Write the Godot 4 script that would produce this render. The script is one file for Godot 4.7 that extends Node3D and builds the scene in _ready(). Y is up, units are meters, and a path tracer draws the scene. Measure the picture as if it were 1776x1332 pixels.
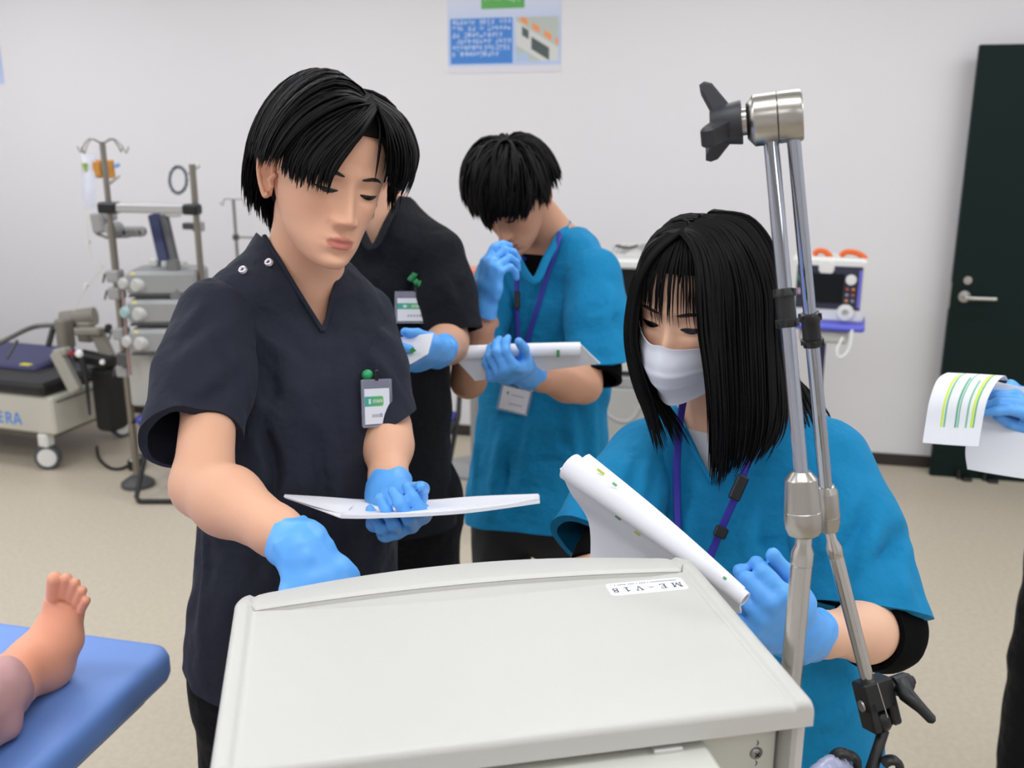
extends Node3D
# A clinical training room: students in scrubs round a ventilator.

const F := 1706.0          # focal length in pixels of the 1776 x 1332 frame
const CAM_Y := 1.65
const PITCH := 0.2635
var cb: Basis
var used := {}
var rng := RandomNumberGenerator.new()

# ---------------------------------------------------------------- places
func P(x: float, y: float, d: float) -> Vector3:
	return Vector3(0, CAM_Y, 0) + cb * Vector3((x - 888.0) / F * d, (666.0 - y) / F * d, -d)

func ray(x: float, y: float) -> Vector3:
	return cb * Vector3((x - 888.0) / F, (666.0 - y) / F, -1.0)

func G(x: float, y: float, h: float) -> Vector3:
	var r := ray(x, y)
	return Vector3(0, CAM_Y, 0) + r * ((h - CAM_Y) / r.y)

func W(x: float, y: float, z: float) -> Vector3:
	var r := ray(x, y)
	return Vector3(0, CAM_Y, 0) + r * (z / r.z)

# ---------------------------------------------------------------- mesh builder: triangles run counter-clockwise seen from outside, commit() turns them
class MB:
	var v := PackedVector3Array()
	var n := PackedVector3Array()
	var uv := PackedVector2Array()
	var c := PackedColorArray()
	var t := PackedInt32Array()
	var colored := false

	func add(p: Vector3, nn := Vector3.UP, u := Vector2.ZERO, col := Color.WHITE) -> int:
		v.append(p); n.append(nn); uv.append(u); c.append(col)
		return v.size() - 1

	func tri(a: int, b: int, d: int) -> void:
		t.append(a); t.append(b); t.append(d)

	func quad(a: int, b: int, d: int, e: int) -> void:
		t.append(a); t.append(b); t.append(d); t.append(a); t.append(d); t.append(e)

	func face(pts: PackedVector3Array) -> void:   # flat convex polygon
		var nn := (pts[1] - pts[0]).cross(pts[2] - pts[0]).normalized()
		var b := v.size()
		for p in pts: add(p, nn)
		for i in range(1, pts.size() - 1): tri(b, b + i, b + i + 1)

	func join(m: MB, x := Transform3D.IDENTITY) -> void:
		var b := v.size()
		for i in m.v.size():
			add(x * m.v[i], (x.basis * m.n[i]).normalized(), m.uv[i], m.c[i])
		for i in m.t: t.append(i + b)
		colored = colored or m.colored

	func smooth_normals() -> void:
		var acc := PackedVector3Array()
		acc.resize(v.size())
		for i in range(0, t.size(), 3):
			var a := t[i]; var b := t[i + 1]; var d := t[i + 2]
			var f := (v[b] - v[a]).cross(v[d] - v[a])
			acc[a] += f; acc[b] += f; acc[d] += f
		for i in v.size(): n[i] = acc[i].normalized() if acc[i].length_squared() > 1e-24 else Vector3.UP

	func mesh() -> ArrayMesh:
		var arr := []
		arr.resize(Mesh.ARRAY_MAX)
		var ti := PackedInt32Array()
		ti.resize(t.size())
		for i in range(0, t.size(), 3):
			ti[i] = t[i]; ti[i + 1] = t[i + 2]; ti[i + 2] = t[i + 1]
		arr[Mesh.ARRAY_VERTEX] = v; arr[Mesh.ARRAY_NORMAL] = n; arr[Mesh.ARRAY_TEX_UV] = uv; arr[Mesh.ARRAY_INDEX] = ti
		if colored: arr[Mesh.ARRAY_COLOR] = c
		var m := ArrayMesh.new()
		m.add_surface_from_arrays(Mesh.PRIMITIVE_TRIANGLES, arr)
		return m

	# bevelled box: centre, half sizes, axes
	func box(ce: Vector3, h: Vector3, bs := Basis.IDENTITY, bev := 0.002) -> MB:
		bev = minf(bev, minf(h.x, minf(h.y, h.z)) * 0.9)
		var hi := h - Vector3(bev, bev, bev)
		var ax := [Vector3.RIGHT, Vector3.UP, Vector3.BACK]
		for a in 3:
			var b := (a + 1) % 3
			var d := (a + 2) % 3
			for s in [-1.0, 1.0]:
				var o: Vector3 = ax[a] * s * h[a]
				var pb: Vector3 = ax[b] * hi[b]
				var pd: Vector3 = ax[d] * hi[d]
				var q := PackedVector3Array([o - pb - pd, o + pb - pd, o + pb + pd, o - pb + pd])
				if s < 0: q.reverse()
				for i in 4: q[i] = ce + bs * q[i]
				face(q)
		if bev > 0.0:
			for a in 3:      # edges along axis a
				var b := (a + 1) % 3
				var d := (a + 2) % 3
				for sb in [-1.0, 1.0]:
					for sd in [-1.0, 1.0]:
						var la: Vector3 = ax[a] * hi[a]
						var e1: Vector3 = ax[b] * sb * h[b] + ax[d] * sd * hi[d]
						var e2: Vector3 = ax[b] * sb * hi[b] + ax[d] * sd * h[d]
						var q := PackedVector3Array([e1 - la, e2 - la, e2 + la, e1 + la])
						if sb * sd > 0: q.reverse()
						for i in 4: q[i] = ce + bs * q[i]
						face(q)
			for sx in [-1.0, 1.0]:
				for sy in [-1.0, 1.0]:
					for sz in [-1.0, 1.0]:
						var q := PackedVector3Array([Vector3(sx * h.x, sy * hi.y, sz * hi.z), Vector3(sx * hi.x, sy * h.y, sz * hi.z), Vector3(sx * hi.x, sy * hi.y, sz * h.z)])
						if sx * sy * sz < 0: q.reverse()
						for i in 3: q[i] = ce + bs * q[i]
						face(q)
		return self

	# tube along a path; r: one radius or one per point; flat: thickness factor across the second axis
	func tube(path: PackedVector3Array, r: PackedFloat32Array, sides := 10, caps := true, flat := 1.0, up := Vector3.ZERO) -> MB:
		var np := path.size()
		var tangents := PackedVector3Array()
		for i in np:
			var a := path[maxi(i - 1, 0)]
			var b := path[mini(i + 1, np - 1)]
			tangents.append((b - a).normalized())
		var u := up
		if u == Vector3.ZERO:
			u = Vector3.UP if absf(tangents[0].y) < 0.9 else Vector3.RIGHT
		u = (u - tangents[0] * u.dot(tangents[0])).normalized()
		var b0 := v.size()
		var frames := PackedVector3Array()
		for i in np:
			var tg := tangents[i]
			u = (u - tg * u.dot(tg)).normalized()
			frames.append(u)
			var w := tg.cross(u)
			var rr := r[mini(i, r.size() - 1)]
			for s in sides:
				var an := TAU * s / sides
				var o := u * cos(an) * flat + w * sin(an)
				var nn := (u * cos(an) / flat + w * sin(an)).normalized()
				add(path[i] + o * rr, nn, Vector2(float(s) / sides, float(i) / (np - 1)))
		for i in np - 1:
			for s in sides:
				var s2 := (s + 1) % sides
				quad(b0 + i * sides + s, b0 + i * sides + s2, b0 + (i + 1) * sides + s2, b0 + (i + 1) * sides + s)
		if caps:
			for e in [0, np - 1]:
				var b1 := v.size()
				var nn: Vector3 = tangents[e] * (1.0 if e > 0 else -1.0)
				for s in sides: add(v[b0 + e * sides + s], nn)
				for s in range(1, sides - 1):
					if e > 0: tri(b1, b1 + s, b1 + s + 1)
					else: tri(b1, b1 + s + 1, b1 + s)
		return self

	# turned profile: list of (radius, height) along an axis; crisp edges where the slope turns hard
	func lathe(o: Vector3, axis: Vector3, prof: PackedVector2Array, sides := 24, crisp := 0.75) -> MB:
		axis = axis.normalized()
		var u := (Vector3.UP if absf(axis.y) < 0.9 else Vector3.RIGHT)
		u = (u - axis * u.dot(axis)).normalized()
		var w := axis.cross(u)
		var ns := PackedVector2Array()
		for i in prof.size() - 1:
			var d := prof[i + 1] - prof[i]
			ns.append(Vector2(d.y, -d.x).normalized())
		for i in prof.size() - 1:
			var na := ns[i]
			var nb := ns[i]
			if i > 0 and ns[i - 1].dot(ns[i]) > crisp: na = (ns[i - 1] + ns[i]).normalized()
			if i < ns.size() - 1 and ns[i + 1].dot(ns[i]) > crisp: nb = (ns[i + 1] + ns[i]).normalized()
			var b := v.size()
			for s in sides + 1:
				var an := TAU * s / sides
				var rd := u * cos(an) + w * sin(an)
				add(o + axis * prof[i].y + rd * prof[i].x, rd * na.x + axis * na.y, Vector2(float(s) / sides, prof[i].y))
				add(o + axis * prof[i + 1].y + rd * prof[i + 1].x, rd * nb.x + axis * nb.y, Vector2(float(s) / sides, prof[i + 1].y))
			for s in sides:
				var q := b + s * 2
				quad(q, q + 2, q + 3, q + 1)
		return self

	# a polygon (counter-clockwise in x, y of the basis) pushed along the basis' z by depth, edges chamfered
	func prism(poly: PackedVector2Array, o: Vector3, bs: Basis, depth: float, bev := 0.0) -> MB:
		if Geometry2D.is_polygon_clockwise(poly): poly.reverse()
		var rings := []
		if bev > 0.0:
			var inner := PackedVector2Array()
			var np := poly.size()
			for i in np:
				var a := (poly[i] - poly[(i + np - 1) % np]).normalized()
				var b := (poly[(i + 1) % np] - poly[i]).normalized()
				var m := Vector2(-a.y - b.y, a.x + b.x)
				m = m.normalized() / maxf(0.4, m.normalized().dot(Vector2(-a.y, a.x)))
				inner.append(poly[i] + m * bev)
			rings = [[inner, 0.0], [poly, bev], [poly, depth - bev], [inner, depth]]
		else:
			rings = [[poly, 0.0], [poly, depth]]
		for k in rings.size() - 1:
			var pa: PackedVector2Array = rings[k][0]
			var pb: PackedVector2Array = rings[k + 1][0]
			for i in pa.size():
				var j := (i + 1) % pa.size()
				face(PackedVector3Array([o + bs * Vector3(pa[i].x, pa[i].y, rings[k][1]), o + bs * Vector3(pa[j].x, pa[j].y, rings[k][1]), o + bs * Vector3(pb[j].x, pb[j].y, rings[k + 1][1]), o + bs * Vector3(pb[i].x, pb[i].y, rings[k + 1][1])]))
		var top: PackedVector2Array = rings[-1][0]
		var ids := Geometry2D.triangulate_polygon(top)
		for e in 2:
			var b := v.size()
			var nn := bs.z * (1.0 if e else -1.0)
			for p in top: add(o + bs * Vector3(p.x, p.y, depth if e else 0.0), nn, p)
			for i in range(0, ids.size(), 3):
				var q0 := top[ids[i]]; var q1 := top[ids[i + 1]]; var q2 := top[ids[i + 2]]
				var ccw := (q1 - q0).cross(q2 - q0) > 0
				if ccw == (e == 1): tri(b + ids[i], b + ids[i + 1], b + ids[i + 2])
				else: tri(b + ids[i], b + ids[i + 2], b + ids[i + 1])
		return self

	# a sheet with thickness from a grid of points (rows of equal length)
	func sheet(rows: Array, th: float) -> MB:
		var nr := rows.size()
		var nc: int = rows[0].size()
		var top := MB.new()
		for i in nr:
			for j in nc: top.add(rows[i][j], Vector3.UP, Vector2(float(j) / (nc - 1), float(i) / (nr - 1)))
		for i in nr - 1:
			for j in nc - 1: top.quad(i * nc + j, i * nc + j + 1, (i + 1) * nc + j + 1, (i + 1) * nc + j)
		top.smooth_normals()
		var b := v.size()
		for i in top.v.size(): add(top.v[i] + top.n[i] * th * 0.5, top.n[i], top.uv[i])
		for i in top.t: t.append(b + i)
		var b2 := v.size()
		for i in top.v.size(): add(top.v[i] - top.n[i] * th * 0.5, -top.n[i], top.uv[i])
		for i in range(0, top.t.size(), 3): tri(b2 + top.t[i], b2 + top.t[i + 2], b2 + top.t[i + 1])
		var rim := PackedInt32Array()
		for j in nc: rim.append(j)
		for i in range(1, nr): rim.append(i * nc + nc - 1)
		for j in range(nc - 2, -1, -1): rim.append((nr - 1) * nc + j)
		for i in range(nr - 2, 0, -1): rim.append(i * nc)
		for k in rim.size():
			var a := rim[k]
			var d := rim[(k + 1) % rim.size()]
			face(PackedVector3Array([v[b2 + a], v[b2 + d], v[b + d], v[b + a]]))
		return self

# ---------------------------------------------------------------- fields: smooth unions of tapered limbs and lofts, meshed as surface nets
class Prim:
	var k := 0.02
	var lo := Vector3.ZERO
	var hi := Vector3.ZERO
	func d(_p: Vector3) -> float: return 1e9

class Cone extends Prim:
	var a: Vector3
	var ba: Vector3
	var il: float
	var ra: float
	var dr: float
	func _init(pa: Vector3, pb: Vector3, r0: float, r1: float, kk: float) -> void:
		a = pa; ba = pb - pa; il = 1.0 / maxf(ba.length_squared(), 1e-9); ra = r0; dr = r1 - r0; k = kk
		var r := Vector3.ONE * maxf(r0, r1)
		lo = pa.min(pb) - r; hi = pa.max(pb) + r
	func d(p: Vector3) -> float:
		var q := p - a
		var t := clampf(q.dot(ba) * il, 0.0, 1.0)
		return (q - ba * t).length() - ra - dr * t

class Flat extends Prim:         # a tapered limb of elliptic section: half widths across u, half thicknesses across v
	var a: Vector3
	var ba: Vector3
	var il: float
	var ln: float
	var u: Vector3
	var w: Vector3
	var ax: Vector3
	var r0: Vector2
	var r1: Vector2
	func _init(pa: Vector3, pb: Vector3, side: Vector3, s0: Vector2, s1: Vector2, kk: float) -> void:
		a = pa; ba = pb - pa; il = 1.0 / maxf(ba.length_squared(), 1e-9); ax = ba.normalized()
		u = (side - ax * side.dot(ax)).normalized(); w = ax.cross(u); r0 = s0; r1 = s1; k = kk
		var r := Vector3.ONE * maxf(maxf(s0.x, s1.x), maxf(s0.y, s1.y))
		lo = pa.min(pb) - r; hi = pa.max(pb) + r
	func d(p: Vector3) -> float:
		var q := p - a
		var t := clampf(q.dot(ba) * il, 0.0, 1.0)
		q -= ba * t
		var r := r0.lerp(r1, t)
		var m := minf(r.x, r.y)
		return (Vector3(q.dot(u) / r.x, q.dot(w) / r.y, q.dot(ax) / m).length() - 1.0) * m

class Ell extends Prim:
	var ce: Vector3
	var ib: Basis
	var m: float
	func _init(c0: Vector3, bs: Basis, r: Vector3, kk: float) -> void:
		ce = c0; k = kk; m = minf(r.x, minf(r.y, r.z))
		ib = Basis.from_scale(Vector3.ONE / r) * bs.orthonormalized().transposed()
		var q := Vector3.ONE * maxf(r.x, maxf(r.y, r.z))
		lo = c0 - q; hi = c0 + q
	func d(p: Vector3) -> float:
		return ((ib * (p - ce)).length() - 1.0) * m

class Loft extends Prim:          # sections across a straight axis: each [t, shift u, shift v, half u, half front, half back]
	var o: Vector3
	var ax: Vector3
	var u: Vector3
	var w: Vector3
	var s: Array
	var pw := 2.3
	func _init(origin: Vector3, axis: Vector3, side: Vector3, secs: Array, kk: float) -> void:
		o = origin; ax = axis.normalized(); u = (side - ax * side.dot(ax)).normalized(); w = u.cross(ax); s = secs; k = kk
		lo = Vector3.ONE * 1e9; hi = -lo
		for q in s:
			var c0: Vector3 = o + ax * q[0] + u * q[1] + w * q[2]
			var r := Vector3.ONE * maxf(q[3], maxf(q[4], q[5]))
			lo = lo.min(c0 - r); hi = hi.max(c0 + r)
	func d(p: Vector3) -> float:
		var q := p - o
		var t := q.dot(ax)
		var n := s.size()
		var over := 0.0
		var A: Array = s[0]
		var B: Array = s[0]
		var f := 0.0
		if t <= A[0]: over = A[0] - t
		elif t >= s[n - 1][0]:
			A = s[n - 1]; B = A; over = t - A[0]
		else:
			var i := 1
			while t > s[i][0]: i += 1
			A = s[i - 1]; B = s[i]
			f = (t - A[0]) / (B[0] - A[0])
			f = f * f * (3.0 - 2.0 * f) * 0.5 + f * 0.5
		var x: float = absf(q.dot(u) - lerpf(A[1], B[1], f)) / lerpf(A[3], B[3], f)
		var z: float = q.dot(w) - lerpf(A[2], B[2], f)
		var hz: float = lerpf(A[4], B[4], f) if z > 0 else lerpf(A[5], B[5], f)
		z = absf(z) / hz
		var kx := pow(pow(x, pw) + pow(z, pw), 1.0 / pw)
		var m: float = minf(hz, lerpf(A[3], B[3], f))
		var dd := (kx - 1.0) * m
		if over > 0.0: return sqrt(maxf(dd, 0.0) * maxf(dd, 0.0) + over * over) if dd > 0.0 else over
		return dd

class Field:
	var prims: Array[Prim] = []
	var holes: Array[Prim] = []     # taken away
	var folds: Array = []           # [a, ba, il, 1 / w2, amplitude, reach]
	var noise: FastNoiseLite
	var amp := 0.0
	var squash := Vector3.ONE
	var clips: Array = []           # callables: the surface stays where they are >= 0
	var inset := 0.0

	func cone(a: Vector3, b: Vector3, r0: float, r1: float, k := 0.02) -> Field:
		prims.append(Cone.new(a, b, r0, r1, k)); return self
	func flat(a: Vector3, b: Vector3, side: Vector3, s0: Vector2, s1: Vector2, k := 0.02) -> Field:
		prims.append(Flat.new(a, b, side, s0, s1, k)); return self
	func ell(c: Vector3, bs: Basis, r: Vector3, k := 0.02) -> Field:
		prims.append(Ell.new(c, bs, r, k)); return self
	func loft(o: Vector3, ax: Vector3, side: Vector3, secs: Array, k := 0.02) -> Field:
		prims.append(Loft.new(o, ax, side, secs, k)); return self
	func fold(a: Vector3, b: Vector3, w: float, h: float) -> Field:
		folds.append([a, b - a, 1.0 / maxf((b - a).length_squared(), 1e-9), 1.0 / (w * w), h, w * 2.2, (a + b) * 0.5, (b - a).length() * 0.5])
		return self

	func at(p: Vector3) -> float:
		var r := 1.0
		for pr in prims:
			var e := pr.d(p)
			var h := pr.k - absf(r - e)
			r = minf(r, e)
			if h > 0.0: r -= h * h / pr.k * 0.25
		return r

	# first point of the surface along a line of sight
	func hit(o: Vector3, dir: Vector3, lift := 0.0) -> Vector3:
		dir = dir.normalized()
		var t := 0.4
		for i in 90:
			var e := at(o + dir * t)
			if e < 0.0005: break
			t += minf(e * 0.9, 0.2)
			if t > 5.0: break
		return o + dir * (t - lift)

	func net(cell: float, smooth := 1) -> MB:
		var lo := Vector3.ONE * 1e9
		var hi := -lo
		for p in prims:
			lo = lo.min(p.lo); hi = hi.max(p.hi)
		lo -= Vector3.ONE * cell * 3.0
		hi += Vector3.ONE * cell * 3.0
		const B := 6
		var nb := ((hi - lo) / (cell * B)).ceil()
		var bx := int(nb.x); var by := int(nb.y); var bz := int(nb.z)
		var nx := bx * B + 1; var ny := by * B + 1; var nz := bz * B + 1
		var val := PackedFloat32Array()
		val.resize(nx * ny * nz)
		val.fill(1.0)
		var sx := 1; var sy := nx; var sz := nx * ny
		var rad := cell * B * 0.5 * 1.7321 + cell * 1.5
		var active := PackedInt32Array()
		for kz in bz:
			for ky in by:
				for kx in bx:
					var ce := lo + Vector3(kx + 0.5, ky + 0.5, kz + 0.5) * cell * B
					var near: Array[Prim] = []
					var best := 1e9
					for p in prims:
						if ce.x < p.lo.x - rad - p.k or ce.y < p.lo.y - rad - p.k or ce.z < p.lo.z - rad - p.k: continue
						if ce.x > p.hi.x + rad + p.k or ce.y > p.hi.y + rad + p.k or ce.z > p.hi.z + rad + p.k: continue
						var dd := p.d(ce)
						if dd < rad + p.k:
							near.append(p)
						best = minf(best, dd)
					if near.is_empty(): continue
					var cut: Array[Prim] = []
					for p in holes:
						if p.d(ce) < rad + p.k: cut.append(p)
					if best < -rad * 1.6 and cut.is_empty():
						for z in B:
							for y in B:
								for x in B: val[(kx * B + x) + (ky * B + y) * sy + (kz * B + z) * sz] = -1.0
						continue
					var fl := []
					for q in folds:
						if (ce - q[6]).length() < q[7] + q[5] + rad: fl.append(q)
					active.append(kx); active.append(ky); active.append(kz)
					for z in B:
						for y in B:
							for x in B:
								var p := lo + Vector3(kx * B + x, ky * B + y, kz * B + z) * cell
								var r := 1.0
								for pr in near:
									var e := pr.d(p)
									var k := pr.k
									var h := k - absf(r - e)
									r = minf(r, e)
									if h > 0.0: r -= h * h / k * 0.25
								for pr in cut:
									var e := -pr.d(p)
									var k := pr.k
									var h := k - absf(r - e)
									r = maxf(r, e)
									if h > 0.0: r += h * h / k * 0.25
								for q in fl:
									var w: Vector3 = p - q[0]
									var ba: Vector3 = q[1]
									var tt := clampf(w.dot(ba) * q[2], 0.0, 1.0)
									r -= q[4] * exp(-(w - ba * tt).length_squared() * q[3]) * (1.0 - 0.8 * absf(2.0 * tt - 1.0))
								if amp > 0.0: r -= noise.get_noise_3dv(p * squash) * amp
								val[(kx * B + x) + (ky * B + y) * sy + (kz * B + z) * sz] = r - inset
		var m := MB.new()
		var ids := {}
		var cells := PackedInt32Array()
		var off := PackedInt32Array([0, sx, sy, sx + sy, sz, sx + sz, sy + sz, sx + sy + sz])
		var g := PackedFloat32Array()
		g.resize(8)
		for ai in range(0, active.size(), 3):
			for z in B:
				for y in B:
					for x in B:
						var ix := active[ai] * B + x
						var iy := active[ai + 1] * B + y
						var iz := active[ai + 2] * B + z
						var at := ix + iy * sy + iz * sz
						var inside := 0
						for q in 8:
							var e := val[at + off[q]]
							g[q] = e
							if e < 0.0: inside += 1
						if inside == 0 or inside == 8: continue
						var s := Vector3.ZERO
						var ct := 0
						for e in [[0, 1], [2, 3], [4, 5], [6, 7], [0, 2], [1, 3], [4, 6], [5, 7], [0, 4], [1, 5], [2, 6], [3, 7]]:
							var a: int = e[0]
							var b: int = e[1]
							if (g[a] < 0.0) == (g[b] < 0.0): continue
							var t := g[a] / (g[a] - g[b])
							var pa := Vector3(a & 1, (a >> 1) & 1, a >> 2)
							var pb := Vector3(b & 1, (b >> 1) & 1, b >> 2)
							s += pa.lerp(pb, t)
							ct += 1
						ids[at] = m.add(lo + (Vector3(ix, iy, iz) + s / ct) * cell)
						cells.append(at)
		for at in cells:
			var here := val[at] < 0.0
			for e in 3:
				var st: int = [sx, sy, sz][e]
				if here == (val[at + st] < 0.0): continue
				var s1: int = [sy, sz, sx][e]
				var s2: int = [sz, sx, sy][e]
				var a: int = ids.get(at, -1)
				var b: int = ids.get(at - s1, -1)
				var d: int = ids.get(at - s1 - s2, -1)
				var f: int = ids.get(at - s2, -1)
				if a < 0 or b < 0 or d < 0 or f < 0: continue
				if here: m.quad(a, b, d, f)
				else: m.quad(a, f, d, b)
		for it in smooth:
			var acc := PackedVector3Array()
			var cn := PackedInt32Array()
			acc.resize(m.v.size()); cn.resize(m.v.size())
			for i in range(0, m.t.size(), 3):
				var a := m.t[i]; var b := m.t[i + 1]; var d := m.t[i + 2]
				acc[a] += m.v[b] + m.v[d]; acc[b] += m.v[a] + m.v[d]; acc[d] += m.v[a] + m.v[b]
				cn[a] += 2; cn[b] += 2; cn[d] += 2
			for i in m.v.size():
				if cn[i]: m.v[i] = m.v[i].lerp(acc[i] / cn[i], 0.5)
		m.smooth_normals()
		return m

# keeps the part of a mesh where f >= 0 and gives its cut edge a hem that turns inwards
static func clipped(m: MB, f: Callable, hem := 0.0) -> MB:
	var r := MB.new()
	r.colored = m.colored
	var val := PackedFloat32Array()
	val.resize(m.v.size())
	var map := PackedInt32Array()
	map.resize(m.v.size())
	map.fill(-1)
	for i in m.v.size():
		val[i] = f.call(m.v[i])
		if val[i] >= 0.0: map[i] = r.add(m.v[i], m.n[i], m.uv[i], m.c[i])
	var cut := {}
	var rim := []
	for i in range(0, m.t.size(), 3):
		var ids := [m.t[i], m.t[i + 1], m.t[i + 2]]
		var keep := 0
		for q in ids:
			if val[q] >= 0.0: keep += 1
		if keep == 3:
			r.tri(map[ids[0]], map[ids[1]], map[ids[2]])
			continue
		if keep == 0: continue
		var poly := PackedInt32Array()
		var edge := PackedInt32Array()
		for q in 3:
			var a: int = ids[q]
			var b: int = ids[(q + 1) % 3]
			if val[a] >= 0.0: poly.append(map[a])
			if (val[a] >= 0.0) != (val[b] >= 0.0):
				var key := Vector2i(mini(a, b), maxi(a, b))
				if not cut.has(key):
					var t := val[key.x] / (val[key.x] - val[key.y])
					cut[key] = r.add(m.v[key.x].lerp(m.v[key.y], t), m.n[key.x].lerp(m.n[key.y], t).normalized(), m.uv[key.x].lerp(m.uv[key.y], t), m.c[key.x].lerp(m.c[key.y], t))
				poly.append(cut[key])
				if val[a] >= 0.0: edge.insert(0, cut[key])
				else: edge.append(cut[key])
		for q in range(1, poly.size() - 1): r.tri(poly[0], poly[q], poly[q + 1])
		if edge.size() == 2: rim.append(edge)
	if hem > 0.0:
		for e in rim:
			var a: int = e[0]
			var b: int = e[1]
			r.face(PackedVector3Array([r.v[b], r.v[a], r.v[a] - r.n[a] * hem, r.v[b] - r.n[b] * hem]))
	return r

# ---------------------------------------------------------------- naming
func numbered(called: String) -> String:
	var k: int = used.get(called, 0)
	used[called] = k + 1
	return called if k == 0 else "%s_%03d" % [called, k]

func thing(called: String, label: String, category: String, at := Vector3.ZERO, group := "") -> Node3D:
	var o := Node3D.new()
	o.name = numbered(called)
	add_child(o)
	o.position = at
	tag(o, label, category, group)
	return o

func tag(o: Node3D, label: String, category: String, group := "") -> void:
	o.set_meta("label", label)
	o.set_meta("category", category)
	if group: o.set_meta("group", group)

func obj(called: String, m: MB, mat: Material, parent: Node3D = null) -> MeshInstance3D:
	var o := MeshInstance3D.new()
	o.name = numbered(called) if parent == null else called
	var off := Vector3.ZERO
	var up: Node = parent
	while up != null and up != self:      # shapes are given in the room's own axes
		off += (up as Node3D).position
		up = up.get_parent()
	if off != Vector3.ZERO:
		for i in m.v.size(): m.v[i] -= off
	o.mesh = m.mesh()
	o.material_override = mat
	(parent if parent else self).add_child(o, true)
	return o

func struct(called: String, m: MB, mat: Material) -> MeshInstance3D:
	var o := obj(called, m, mat)
	o.set_meta("kind", "structure")
	return o

# ---------------------------------------------------------------- materials
func mat(col: Color, rough := 0.6, metal := 0.0, spec := 0.5) -> StandardMaterial3D:
	var m := StandardMaterial3D.new()
	m.albedo_color = col
	m.roughness = rough
	m.metallic = metal
	m.metallic_specular = spec
	return m

func noise_tex(freq: float, seed_: int, w := 512, lo := 0.0, hi := 1.0, oct := 4) -> NoiseTexture2D:
	var nz := FastNoiseLite.new()
	nz.seed = seed_; nz.frequency = freq; nz.fractal_octaves = oct
	var t := NoiseTexture2D.new()
	t.width = w; t.height = w; t.seamless = true; t.noise = nz
	var g := Gradient.new()
	g.set_color(0, Color(lo, lo, lo)); g.set_color(1, Color(hi, hi, hi))
	t.color_ramp = g
	return t

func bumpy(m: StandardMaterial3D, freq: float, size: float, height: float, seed_ := 1, oct := 3) -> StandardMaterial3D:
	m.uv1_triplanar = true
	m.uv1_scale = Vector3.ONE / size
	m.heightmap_enabled = true
	m.heightmap_texture = noise_tex(freq, seed_, 512, 0.0, 1.0, oct)
	m.heightmap_scale = height
	return m

static func pv(a: Array) -> PackedVector3Array:
	return PackedVector3Array(a)

static func pf(a: Array) -> PackedFloat32Array:
	return PackedFloat32Array(a)

# smooth curve through points
static func curve(pts: Array, steps := 6) -> PackedVector3Array:
	var r := PackedVector3Array()
	var n := pts.size()
	for i in n - 1:
		var a: Vector3 = pts[maxi(i - 1, 0)]
		var b: Vector3 = pts[i]
		var c: Vector3 = pts[i + 1]
		var d: Vector3 = pts[mini(i + 2, n - 1)]
		for s in steps: r.append(b.cubic_interpolate(c, a, d, float(s) / steps))
	r.append(pts[n - 1])
	return r

# ---------------------------------------------------------------- the scene
var M := {}

func _ready() -> void:
	rng.seed = 20240611
	cb = Basis(Vector3.RIGHT, -PITCH)
	var cam := Camera3D.new()
	cam.name = "camera"
	add_child(cam)
	cam.transform = Transform3D(cb, Vector3(0, CAM_Y, 0))
	cam.near = 0.05
	cam.far = 40.0
	var at := CameraAttributesPhysical.new()
	at.frustum_focal_length = 12.0 * F / 666.0
	at.exposure_aperture = 5.6
	at.frustum_focus_distance = 1.13
	at.frustum_near = 0.05
	at.frustum_far = 40.0
	cam.attributes = at
	cam.fov = rad_to_deg(2.0 * atan(666.0 / F))
	cam.current = true
	var we := WorldEnvironment.new()
	we.name = "environment"
	var env := Environment.new()
	env.background_mode = Environment.BG_COLOR
	env.background_color = Color(0.8, 0.85, 0.9)
	env.tonemap_mode = Environment.TONE_MAPPER_LINEAR
	env.tonemap_exposure = 1.16
	env.sdfgi_enabled = true
	env.ssao_enabled = true
	env.ssil_enabled = true
	we.environment = env
	add_child(we)
	materials()
	lights()
	room()
	ventilator()
	support_arm()
	background()
	bed()
	people()
	papers()
	straps()

func lights() -> void:
	for r in 4:
		for c in 4:
			var p := R(-4.6 + 1.85 * c, 2.7, 1.15 + 1.6 * r)
			var t := thing("ceiling_light", "white ceiling panel light, %s row from the far wall, %s" % [["first", "second", "third", "fourth"][r], ["by the left wall", "left of the middle", "right of the middle", "by the right wall"][c]], "light", p)
			var fr := MB.new()
			for s in [-1.0, 1.0]:
				fr.box(p + rb * Vector3(s * 0.625, -0.01, 0), Vector3(0.015, 0.012, 0.17), rb, 0.003)
				fr.box(p + rb * Vector3(0, -0.01, s * 0.155), Vector3(0.61, 0.012, 0.015), rb, 0.003)
			obj("frame", fr, M.white, t)
			obj("diffuser", MB.new().box(p + Vector3(0, -0.006, 0), Vector3(0.61, 0.004, 0.14), rb, 0.001), M.lamp, t)
			var l := AreaLight3D.new()
			l.name = "light"
			l.area_size = Vector2(1.22, 0.28)
			l.light_color = Color(0.97, 0.985, 1.0)
			l.light_energy = [0.72, 0.85, 0.9, 0.65][r] * [1.25, 1.0, 1.0, 1.12][c]
			l.area_range = 12.0
			l.shadow_enabled = true
			l.transform = Transform3D(rb * Basis(Vector3.RIGHT, -PI / 2), Vector3(0, -0.022, 0))
			t.add_child(l, true)

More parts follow.
